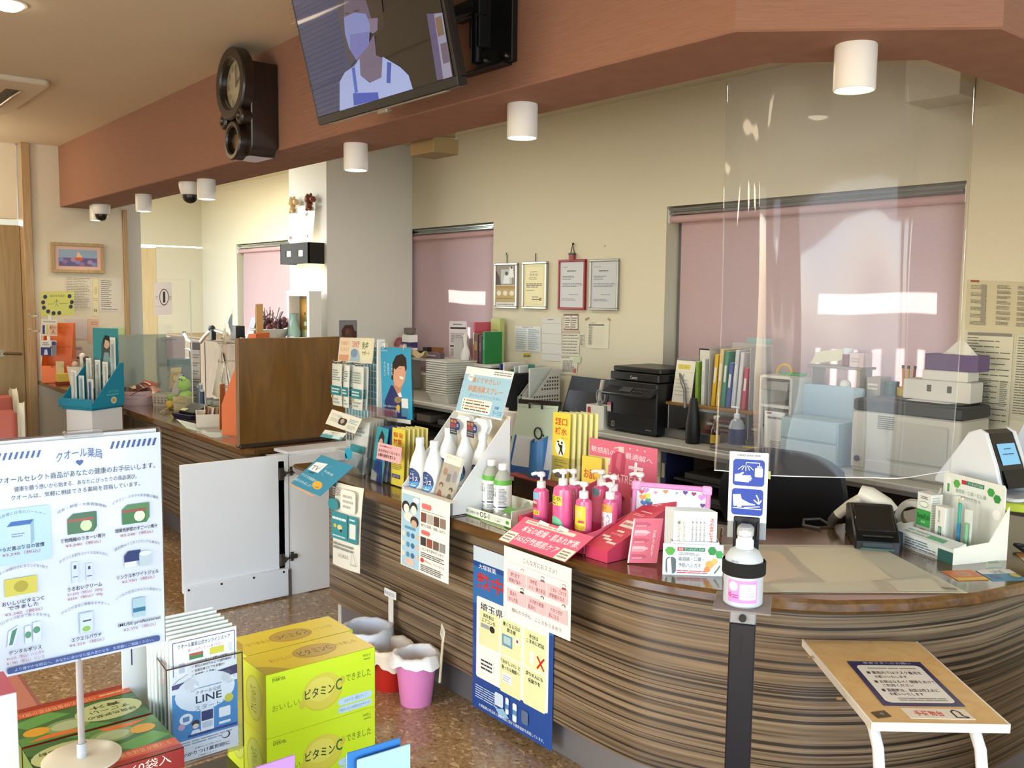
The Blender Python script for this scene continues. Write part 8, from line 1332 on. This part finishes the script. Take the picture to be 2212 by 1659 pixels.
# ================================================================ FLOOR BINS
def bin_(name,label,loc,r0,r1,h,c,parts=None):
    r = thing(name,label,'bin',loc);part(r,'pail',mb(c if not isinstance(c,str) else M(c,.35)).rings([[(q * math.cos(R(15 * k)),q * math.sin(R(15 * k)),z) for k in range(24)] for q,z in ((r0,0),(r0 + .002,.004),(r1,h),(r1 - .004,h),(r0 - .004,.006))]));return r
def liner(r,r1,h,drop,sd,c='#d9d9dc'):
    wv = .006
    random.seed(sd);ph = [random.uniform(0,6.28) for _ in range(4)]
    wob = lambda a,k: math.sin(3 * a + ph[0]) * .5 + math.sin(7 * a + ph[1]) * .3 + math.sin(13 * a + ph[2]) * .2
    def f(u,v):
        a = 6.2832 * u;w_ = wob(a,v)
        if v < .45: t = v / .45;return ((r1 - .012) * math.cos(a) * (.86 + .14 * t),(r1 - .012) * math.sin(a) * (.86 + .14 * t),h * (.35 + .65 * t) + .008 * t + wv * w_ * t)
        if v < .6: t = (v - .45) / .15;q = r1 - .012 + .02 * t;return (q * math.cos(a),q * math.sin(a),h + .008 + wv * w_)
        t = (v - .6) / .4;q = r1 + .008 + .010 * t * (1.2 + w_);return (q * math.cos(a),q * math.sin(a),h + .008 + wv * w_ - (drop + drop * .45 * w_) * t)
    part(r,'liner',mb(M(c,.35)).sheet(f,60,14))
pb = bin_('pink_bin','pink flower patterned waste bin with a white liner on the floor',(-2.755,1.815,0),.056,.078,.185,'#d982b8');liner(pb,.078,.185,.035,4,'#e0ddda')
fb_ = lambda x,y,l: ((.056 + .022 * (1 - y) + l + .0006) * math.cos(R(-150 + 120 * x)),(.056 + .022 * (1 - y) + l + .0006) * math.sin(R(-150 + 120 * x)),.185 * (1 - y))
random.seed(11);ops = []
for i in range(46):
    x,y,z = random.uniform(.03,.97),random.uniform(.28,.95),random.choice((.012,.018,.028));c = random.choice(('#c24a7a','#d9a86a','#8a4a5a','#e0a0d0','#4a6a8a','#e6b8dc','#b03a4a'))
    if i % 4 == 0: ops += [('e',x + z * 1.4 * math.cos(R(72 * k)),y + z * 1.4 * .9 * math.sin(R(72 * k)),z * .8,z * .75,c) for k in range(5)] + [('e',x,y,z * .6,z * .55,'#e6c9a0')]
    else: ops += [('e',x,y,z,z * .9,c)] + ([('e',x,y,z * .65,z * .6,'#d982b8')] if i % 4 == 1 else [])
pr(pb,(0,0,0),(1,0,0),(0,0,-1),ops,world=False,fn=fb_,name='flower_print')
rb = bin_('red_bin','red based waste bin with a cream liner between the other bins',(-2.93,1.815,0),.06,.082,.16,'#b3241c');liner(rb,.082,.16,.07,8,'#d6c9b4')
q = thing('bin_sign','tilted white tag on a stick leaning out of the bins','sign',(-2.675,1.865,.14),R(-20));part(q,'stick',mb('#c9bb98').tube([(0,0,-.05),(.03,.005,.14)],.005));part(q,'tag',mb('#ddd6c2').at((.038,0,.15),0,0,R(20)).box((0,0,0),(.045,.004,.05),.0005));pr(q,(.018,-.003,.178),(.058,-.003,.168),(.012,-.003,.138),[('t','ゴミ',.2,.25,.8,.7,'#5a544a')],world=False)
gb = bin_('grey_bin','waste bin covered by a grey white plastic bag below the burnable sign',(-3.085,1.80,0),.075,.095,.19,'#9a9790');liner(gb,.095,.19,.11,15,'#c9ccd4')
q = thing('bin_sign','white burnable waste sign on a flat stick in the grey bagged bin','sign',(-3.075,1.905,.155),0);part(q,'stick',mb('#d6d3c8').box((0,0,.06),(.035,.003,.16),.0005));part(q,'plate',mb('#e2e2de').box((0,-.003,.155),(.085,.004,.032),.0005));pr(q,(-.042,-.0052,.171),(.042,-.0052,.171),(-.042,-.0052,.139),[('T','もえるゴミ',.08,.25,.92,.75,'#4a3a6a')],world=False)
# ================================================================ FOREGROUND DISPLAY TABLE
zt = .634
r = thing('display_table','dark display table carrying the boxes and the sign in the foreground','table',(-1.25,.45,0));tbm = wood('dark_table','#2c2119','#362a20','#413327',(20,4,20),.4,.2)
part(r,'top',bx(-1.62,-.86,.03,.86,zt - .03,zt,.004,tbm),True)
for x in (-1.57,-.92):
    for y in (.08,.80): part(r,'leg',bx(x - .02,x + .02,y - .02,y + .02,0,zt - .03,.003,tbm),True)
# yellow vitamin cartons: two stacks of two, faces toward +X
ye = '#c6de22';ylw = '#ead512';dk_ = '#3f5a1e'
lemon = [('e',.5,.50,.185,.30,'#c4b83c'),('e',.5,.49,.178,.29,'#d0c648'),('e',.48,.45,.13,.19,'#dad15e'),('e',.685,.40,.025,.07,'#c4b83c'),('e',.315,.62,.03,.07,'#c9be42')]
front = [('r',.0,.0,1,1,ye)] + lemon + [('T','EVERYEL',.055,.08,.17,.13,dk_),('t','EVERYEL',.055,.055,.12,.068,dk_),('t','おいしい',.05,.50,.29,.60,'#7a8a1e'),('T','ビタミン',.335,.40,.61,.56,'#2f4a1c'),('T','C',.62,.36,.68,.55,'#2f6a2a'),('t','できました',.72,.33,.96,.45,'#5f7422'),('rr',.64,.70,.97,.82,'#b9d4e6',.03),('t','のみやすい顆粒タイプ',.70,.725,.92,.79,'#6a8aa8'),('rr',.64,.84,.97,.95,'#b9d4e6',.03),('t','1包にレモン30個分のビタミンC',.66,.865,.95,.925,'#6a8aa8'),('t','90包入',.88,.07,.96,.12,'#7a8a2a'),('b',.89,.14,.96,.18,1,'#8a9a3a')]
topp = [('r',0,0,1,1,ylw),('g',[(0,1),(0,.55),(.1,.7),(.22,1)],'#bfae20'),('e',.55,.48,.2,.3,'#b8982a'),('e',.55,.47,.18,.26,'#c4a636'),('T','ビタミンC',.40,.36,.70,.6,'#6a4a14'),('t','おいしい',.14,.4,.34,.55,'#a8881e'),('t','できました',.74,.42,.94,.56,'#a8881e')]
sidep = [('r',0,0,1,1,'#c2cf3a'),('e',.5,.5,.36,.36,'#a8b43e'),('e',.5,.5,.32,.33,'#b8c45a'),('v','ビタミンC',.36,.3,.6,.72,'#5a6a2a'),('r',.0,0,.04,1,'#8f9a2a')]
yz_ = [(-1.4655,.7375),(-1.5645,.7475)]
for k,(x,y) in enumerate(yz_):
    for j in range(2):
        lb = (('front','rear')[k] + ' yellow lemon vitamin carton, ' + ('lower','upper')[j] + ' of its stack')
        top = list(topp)
        if k == 1: top = [(o[0],) + tuple(o[1:]) for o in topp]
        boxy('vitamin_carton',lb,'carton',(x,y,zt + .1125 * j),R(90),(.211,.097,.112),{'f': front,'t': topp if k == 0 else [('r',0,0,1,1,ylw)] + [('e',.5,.52,.2,.3,'#b8982a'),('e',.5,.52,.18,.26,'#c4a636'),('T','ビタミンC',.66,.64,.36,.42,'#6a4a14'),('t','おいしい',.9,.6,.72,.45,'#a8881e'),('t','できました',.3,.6,.08,.46,'#a8881e')],'l': sidep,'r': sidep},'yellow lemon vitamin cartons',base_col=ye,rough=.28,b=.0012)
# green juice cartons
grn,orr = '#2f5a2a','#c9562a'
def gtop(flip):
    o = [('r',0,0,1,1,'#3a6a34'),('g',[(.3,0),(.6,.3),(1,.2),(1,0)],'#4f8a40'),('g',[(0,.2),(.4,.6),(.2,.7),(0,.5)],'#274a22'),('g',[(.55,.55),(.9,.4),(1,.6),(.7,.75)],'#5a9a48'),('e',.62,.25,.18,.17,'#7f9a5a'),('e',.62,.25,.13,.12,'#a9b88a'),('g',[(.55,.02),(.95,.06),(.8,.14),(.6,.12)],'#d9702a'),('e',.85,.28,.1,.11,'#d9a02a'),('e',.27,.38,.27,.27,'#b9c286'),('T','緑黄色野菜の',.07,.22,.46,.30,'#26381c'),('T','すごーい',.1,.34,.42,.44,'#26381c'),('T','青汁',.15,.47,.4,.56,'#26381c'),('r',0,.72,1,.9,orr),('t','1/3日分の緑黄色野菜が摂れる',.3,.75,.95,.85,'#e0b08a'),('b',.05,.78,.26,.86,1,'#e0b08a'),('r',0,.9,1,1,'#9a2a22')]
    if flip:  # print turned half round
        q = []
        for p in o:
            if p[0] == 'r': q.append(('r',1 - p[3],1 - p[4],1 - p[1],1 - p[2],p[5]))
            elif p[0] == 'e': q.append(('e',1 - p[1],1 - p[2],p[3],p[4],p[5]))
            elif p[0] == 'g': q.append(('g',[(1 - x,1 - y) for x,y in p[1]],p[2]))
            elif p[0] in 'tT': q.append((p[0],p[1],1 - p[2],1 - p[3],1 - p[4],1 - p[5],p[6]))
            else: q.append(('b',1 - p[3],1 - p[4],1 - p[1],1 - p[2],p[5],p[6]))
        return q
    return o
gfront = [('r',0,0,1,.25,'#8f2a24'),('t','体に、食事のバランスを。',.08,.04,.6,.14,'#e6c0a8'),('t','栄養補助食品',.3,.2,.8,.34,'#e6c9b0'),('r',0,.25,1,1,'#b03a2a'),('t','農薬不使用栽培',.5,.45,.95,.6,'#f0d0b8'),('t','60袋入',.6,.02,.9,.14,'#f0e0d0')]
gside = [('r',0,0,1,1,'#4a7a3a'),('g',[(0,.3),(.5,.1),(1,.4),(1,.7),(.4,.5)],'#6a9a4a'),('g',[(0,.7),(.6,.6),(1,.9),(1,1),(0,1)],'#2f5226')]
for i,(x,fl) in enumerate(((-1.315,0),(-1.452,1))):
    boxy('juice_carton',('front green juice carton under the sign stand, orange band across its top','rear green juice carton behind the sign stand with upside-down print')[i],'carton',(x,.345,zt + .115),R(90),(.178,.130,.1125),{'f': gfront,'t': gtop(fl),'r': gside,'l': gside},'green juice cartons',base_col=grn,rough=.25,b=.001)
    boxy('juice_carton',('lower front green juice carton hidden below the sign stand','lower rear green juice carton next to the leaflet holder')[i],'carton',(x,.345,zt),R(90),(.178,.130,.114),{'f': gfront,'r': gside},'green juice cartons',base_col=grn,rough=.25,b=.001)
boxy('supplement_box','white supplement carton with red top and nutrition table at the left edge','carton',(-1.12,.135,zt + .2655),R(90),(.125,.07,.165),{'f': [('b',.1,.06,.75,.12,1,'#4a6a66')] + [('r',0,.14 + .075 * i,.74,.175 + .075 * i,'#6fa0a0') for i in range(6)] + [('t',s,.35,.145 + .037 * i,.66,.172 + .037 * i,'#3a5a5a') for i,s in enumerate(('10kcal','0-0.5g','0-0.1g','3.6g','1.3g','0.8g','0-0.03g','1.7g'))] + [('r',.30 + .028 * i,.66,.30 + .028 * i + .006 * (1 + i % 3),.85,'#2a2a2e') for i in range(15)] + [('t','4902 6170174',.3,.86,.72,.9,'#3a3a40')],'t': [('r',0,0,1,1,'#b3202e'),('e',.7,.5,.22,.3,'#d9c0b4'),('T','OK',.6,.38,.8,.62,'#b3202e')]},base_col='#d9dde2',rough=.3)
boxy('supplement_box','white supplement carton lying under the red topped one','carton',(-1.12,.135,zt),R(90),(.13,.08,.265),{'f': [('b',.1,.1,.9,.3,3,'#8aa0a0')]},base_col='#d0d4d8')
# leaflet holder with LINE leaflets
r = thing('acrylic_holder','clear acrylic holder of online store leaflets between the sign and yellow cartons','leaflet holder',(-1.44,.52,zt));hx,y0,y1,zb_,zh = -1.385,.457,.578,.765,.935
part(r,'front_plate',bx(hx - .0015,hx + .0015,y0,y1,zb_,zh - .012,.0005,clearp),True);part(r,'back_plate',bx(hx - .075,hx - .072,y0,y1,zb_ - .12,zh + .03,.0005,clearp),True);part(r,'floor_plate',bx(hx - .073,hx,y0,y1,zb_ - .004,zb_,.0005,clearp),True)
for y in (y0,y1): part(r,'side_plate',bx(hx - .073,hx,y - .0015,y + .0015,zb_,zh,.0005,clearp),True)
part(r,'foot',bx(hx - .12,hx + .03,y0,y1,zt,zt + .004,.0005,clearp),True);e = mb(M('#4a3a34',.3));e.tube([(hx,y0,zh - .012),(hx,y1,zh - .012)],.0012,5).tube([(hx,y0,zb_),(hx,y0,zh - .012)],.0012,5).tube([(hx,y1,zb_),(hx,y1,zh - .012)],.0012,5).tube([(hx,y0,zh - .012),(hx - .073,y0,zh)],.0012,5).tube([(hx - .073,y0,zh),(hx - .073,y0,zb_ - .1)],.0012,5);part(r,'plate_edge',e,True)
for y in (.494,.553): part(r,'rivet',mb(clearp).cyl((hx,y,.89),(hx + .006,y,.89),.010,14),True)
lo = [('r',0,0,1,1,'#dfe6ee'),('l',[(.03,.30),(.03,.03),(.97,.03),(.97,.27)],.006,'#27306a'),('T','クオール薬局公式オンラインストア',.10,.05,.90,.085,'#3a3f5a'),('t','「欲しいもの」きっと見つかる！',.24,.10,.76,.125,'#b0585a'),('r',.27,.14,.48,.19,'#4a7a50'),('r',.27,.14,.48,.16,'#a8544a'),('r',.58,.13,.80,.185,'#c6c24a'),('rr',.87,.12,.93,.19,'#c9d0da',.02),('rr',.08,.17,.23,.32,'#e9eef4',.03),('r',.11,.2,.2,.28,'#b9c6da'),('l',[(.02,.36),(.1,.33),(.24,.3)],.004,'#3a3f5a')]
for i,s in enumerate(('✓ いつでもネットで購入が可能！','✓ 税込5,000円以上で送料無料！','✓ 全国各地どこでもお届け！','✓ 定期購入も可能！')): lo.append(('T',s,.30,.205 + .034 * i,(.86,.92,.8,.66)[i],.228 + .034 * i,'#3a3f5a'))
lo += [('g',[(0,.365),(1,.315),(1,.39),(0,.44)],'#2a2c66'),('T','quolis-shop.myshopify.com',.24,.36,.78,.395,'#c9d0e6'),('r',0,.44,1,.83,'#3f86c4'),('e',.5,.47,.46,.155,'#dbe6f2'),('g',[(0,.44),(0,.40),(1,.39),(1,.44)],'#dbe6f2'),('r',.35,.43,.75,.437,'#5a90c0'),('T','クオール公式',.35,.455,.74,.485,'#3a4a6a'),('T','LINE',.35,.495,.75,.555,'#1f2c4a'),('t','スタート！',.33,.575,.78,.615,'#3f6a9a'),('e',.86,.575,.07,.035,'#c6c24a'),('e',.2,.66,.1,.045,'#e2ebf4'),('rr',.15,.64,.25,.68,'#5a86b8',.01),('e',.13,.715,.05,.025,'#c9a0c4'),('rr',.42,.62,.62,.80,'#e2e8f0',.02),('rr',.43,.63,.61,.71,'#2a3a6a',.01),('rr',.44,.72,.60,.77,'#b9c6d8',.01),('e',.34,.71,.06,.025,'#2a2a3a'),('e',.34,.735,.045,.02,'#e6d0c4'),('g',[(.25,.81),(.29,.765),(.39,.765),(.44,.81)],'#dfe6ee'),('rr',.7,.64,.88,.72,'#e2e8f0',.02),('r',.7,.755,.88,.775,'#e2e8f0'),('r',.22,.795,.98,.815,'#2a3f8a'),('r',0,.83,1,1,'#d6dde8'),('b',.06,.84,.9,.88,2,'#8a9ab8'),('e',.8,.875,.07,.03,'#2a2c4a'),('e',.79,.872,.055,.024,'#d6dde8'),('t','お薬のことで困ったら',.32,.905,.72,.92,'#5a6480'),('T','かかりつけ薬剤師に',.12,.93,.86,.965,'#3a4260'),('t','ご相談ください',.36,.975,.66,.99,'#5a6480')]
for i in range(7):
    x = hx - .008 - .0085 * i;h = .2 + .0035 * i;y = .4665 - .003 * i
    q = thing('store_leaflet',('foremost','second','third','middle','third last','second last','rearmost')[i] + ' online store leaflet in the clear acrylic holder','leaflet',(x,y + .0525,zb_ + .001),R(90),'online store leaflets');part(q,'sheet',mb('#d9dfdc').box((0,0,h / 2),(.105,.0022,h),.0003).box((0,.0045,h / 2 - .001),(.105,.0022,h - .004),.0003))
    if i == 0: pr(q,(-.0525,-.0012,h),(.0525,-.0012,h),(-.0525,-.0012,0),lo,world=False,rough=.3)
q = thing('leaflet_back_stack','white and navy leaflet standing turned behind the acrylic holder','leaflet',(-1.50,.44,zt));part(q,'sheet',bx(-1.502,-1.499,.425,.475,zt,.965,.0004,'#dde2e4'),True);pr(q,(-1.4985,.425,.965),(-1.4985,.475,.965),(-1.4985,.425,zt),[('l',[(.3,.2),(.3,.05),(.7,.05)],.006,'#2a2c66'),('r',.2,.42,.6,.52,'#2a2c66')])
# leaflets at the lower border
gp = 'leaflets at the lower border'
for i,(y,z,c,lb) in enumerate(((.665,.845,'#2f7ac4','bright blue leaflet at the lower border before the yellow cartons'),(.675,.837,'#a9d4ee','pale blue leaflet just in front of the bright blue one'))):
    x = -1.12 + .012 * i;q = thing('blue_leaflet',lb,'leaflet',(x,y,zt),R(86),gp);part(q,'sheet',mb(c).box((0,0,(z - zt) / 2),(.085,.003,z - zt),.0004));part(q,'fold',mb('#dfe8f0').box((0,.004,(z - zt) / 2 - .002),(.083,.002,z - zt - .004),.0003))
q = thing('purple_leaflet','lilac leaflet corner at the lower border before the yellow cartons','leaflet',(-1.10,.50,zt),R(90),gp);part(q,'sheet',mb('#b98ad0').box((0,0,.124),(.06,.003,.248),.0004));part(q,'fold',mb('#d6b9e2').box((0,.004,.12),(.058,.002,.24),.0003))
# sign stand
sx_ = -1.30;r = thing('price_sign','white acrylic price sign on a clear pole with a round cream base','sign',(sx_,.313,.862));ac = M('#cdb9ac',.3)
part(r,'base',mb(M('#d3cdb8',.3)).lathe([(.048,0),(.0505,.001),(.0505,.0035),(.048,.0045),(.001,.0045)],40));part(r,'socket',mb(M('#c9cfd8',.15,0,0,1,.3)).cyl((0,0,.004),(0,0,.024),.0065,14));part(r,'pole',mb(M('#d6d0d2',.08,0,0,1,.6)).cyl((0,0,.01),(0,0,.15),.0045,14))
sq = [V((sx_ + .004,.217,1.305)),V((sx_ + .004,.427,1.305)),V((sx_ + .004,.217,1.003))]
part(r,'back_sheet',mb('#d9dade').slab(V((sx_ - .004,.20,1.308)),V((sx_ - .004,.424,1.311)),V((sx_ - .004,.20,1.012)),.001),True)
part(r,'back_plate',mb(clearp).box((sx_ - .006,.322,1.156),(.002,.215,.312),.0006),True)
part(r,'sheet',mb(M('#c2cee4',.12,0,0,1,0,.5)).slab(*sq,.002),True);e = mb(M('#5a463e',.3));e.tube([(sx_,.428,1.002),(sx_,.429,1.306),(sx_,.425,1.311),(sx_,.21,1.311)],.0012,6);part(r,'plate_edge',e,True);part(r,'clip',mb(clearp).box((sx_ + .002,.327,1.312),(.012,.05,.008),.002),True)
nv_ = '#2f4682';rd = '#9a4a52';tk_ = '#2c2f3e'
ops = []
for i in range(9): ops.append(('g',[(.0 + .031 * i,.065),(.013 + .031 * i,.065),(.028 + .031 * i,.035),(.015 + .031 * i,.035)],nv_));ops.append(('g',[(.68 + .033 * i,.058),(.695 + .033 * i,.058),(.711 + .033 * i,.025),(.696 + .033 * i,.025)],nv_))
ops += [('a','クオール薬局',.36,.04,.63,.042,.016,nv_),('h',.495,.105,.022,'#2f4a92'),('t','クオールセレクト商品があなたの健康のお手伝いします。',.03,.137,.96,.165,tk_),('t','健康を願う想いから始まる、あなたにぴったりの商品選び。',.12,.182,.84,.204,tk_),('t','クオールは、気軽に相談できる薬局を目指しています。',.10,.218,.86,.24,tk_)]
def item(cx,y,arc,nm,price,draw,nm2=None,w_=.27):
    q = [('a',arc,cx - .145,y,cx + .145,.014,.024,'#5a5f74')] + draw(cx,y + .045)
    yy = y + .15;q.append(('T',nm,cx - min(w_,.026 * len(nm)) / 2 - .0,yy,cx + min(w_,.026 * len(nm)) / 2,yy + .019,tk_))
    if nm2: q.append(('T',nm2,cx - .085,yy + .023,cx + .085,yy + .04,tk_));yy += .023
    for i,p in enumerate(price): q.append(('t',p,cx - .105,yy + .026 + .021 * i,cx + .105,yy + .042 + .021 * i,rd))
    return q
bxd = lambda c1,c2,c3: (lambda cx,y: [('g',[(cx - .09,y + .022),(cx - .055,y),(cx + .085,y),(cx + .065,y + .022)],c1),('r',cx - .09,y + .022,cx + .065,y + .09,c2),('g',[(cx + .065,y + .022),(cx + .085,y),(cx + .085,y + .068),(cx + .065,y + .09)],c1),('e',cx + .02,y + .058,.035,.025,c3),('r',cx - .09,y + .024,cx + .065,y + .036,'#8a4a42')])
tubes = lambda cx,y: [('r',cx - .075,y - .005,cx - .035,y + .09,'#b9c6d6'),('r',cx - .063,y + .01,cx - .047,y + .026,'#2a3a6a'),('r',cx + .01,y + .01,cx + .048,y + .09,'#b9c6d6'),('r',cx + .022,y + .024,cx + .036,y + .038,'#2a3a6a'),('r',cx - .07,y + .06,cx - .04,y + .064,'#3a5a94'),('r',cx + .014,y + .066,cx + .044,y + .07,'#3a5a94')]
jar = lambda cx,y: [('g',[(cx - .085,y + .05),(cx - .085,y + .02),(cx - .06,y),(cx + .02,y),(cx + .01,y + .05)],'#24386a'),('r',cx - .085,y + .05,cx - .01,y + .075,'#c9d3e0'),('rr',cx + .01,y + .015,cx + .09,y + .08,'#a9bcc9',.02),('e',cx + .05,y + .02,.04,.012,'#c4d3dc')]
pouch = lambda c: (lambda cx,y: [('r',cx - .04,y,cx + .045,y + .095,'#a9b9ca'),('r',cx - .035,y + .005,cx + .04,y + .09,'#b9c9d8'),('r',cx - .02,y + .035,cx + .03,y + .042,'#3a4a5a'),('e',cx + .0,y + .075,.025,.012,c)])
teal_ = lambda cx,y: [('r',cx - .04,y,cx + .04,y + .09,'#9ab9c9'),('r',cx - .04,y + .045,cx + .04,y + .065,'#2a6a8a')]
white_ = lambda cx,y: [('g',[(cx - .075,y + .02),(cx - .05,y),(cx + .075,y),(cx + .055,y + .02)],'#2a5aa4'),('r',cx - .075,y + .02,cx + .055,y + .11,'#a9c4d6'),('g',[(cx + .055,y + .02),(cx + .075,y),(cx + .075,y + .09),(cx + .055,y + .11)],'#7fa4be'),('b',cx - .05,y + .05,cx + .03,y + .07,2,'#6a8ab0')]
lem = lambda cx,y: [('r',cx - .10,y + .01,cx + .08,y + .085,'#b9b455'),('e',cx - .01,y + .048,.04,.025,'#9a9440')]
dent = lambda cx,y: [('g',[(cx - .10,y + .09),(cx - .09,y + .02),(cx - .03,y),(cx - .06,y + .09)],'#c4d0dc'),('g',[(cx - .09,y + .08),(cx - .07,y + .02),(cx - .04,y + .01),(cx - .07,y + .08)],'#3f7a6a'),('rr',cx,y + .01,cx + .035,y + .09,'#c4d0dc',.01),('rr',cx + .045,y,cx + .09,y + .085,'#c4d0dc',.01),('e',cx + .018,y + .05,.018,.015,'#4a8a6a'),('e',cx + .066,y + .035,.02,.015,'#4a8a6a')]
ops.append(('rr',.0,.275,.315,.515,'#a3c4e4',.02))
ops += item(.145,.285,'腸活習慣と日常のパートナー','からだ喜ぶ毎日の習慣',['¥3,240（税込）'],white_) + item(.50,.285,'肉系・野菜・大麦若葉使用','食物繊維のうまーい青汁',['¥3,240（税込）'],bxd('#3a6248','#3f6a4c','#b9c9a8')) + item(.83,.275,'ビタミン・ミネラルを手軽に補給','緑黄色野菜のすごーい青汁',['¥3,240（税込）'],bxd('#4f7a52','#3a7048','#c9d6c4'))
ops += item(.145,.52,'レモン30個分のビタミンCを1包で','おいしいビタミンC',['¥3,240（税込）'],lem,'できました') + item(.50,.505,'かさつくお肌をふっくらなめらかに','うるおいクリーム',['¥1,650（税込）200g','¥550（税込）40g'],tubes) + item(.83,.49,'満足度No.1 これ1つでシワも美白も','リンクルホワイトジェル',['¥2,750（税込）'],jar)
ops += item(.145,.735,'プロポリス配合で歯ぐきを守る','デンタルポリス',['¥1,645（税込）ハミガキ','¥1,980（税込）リンス'],dent) + item(.50,.735,'からだの変化に根差あるサポート','エクエルパウチ',['¥4,320（税込）'],pouch('#7fae4a')) + item(.83,.715,'いつもの生活にかんたん免疫ケア','iMUSE professional',['¥2,376（税込）'],teal_)
ops += [('rr',.04,.958,.96,.985,'#2f4a86',.012),('t','より健やかな明日へ、あなたに合わせた組み合わせを、お気軽にご相談ください。',.08,.9645,.92,.979,'#a9bbe0')]
pr(r,*sq,ops,rough=.15)
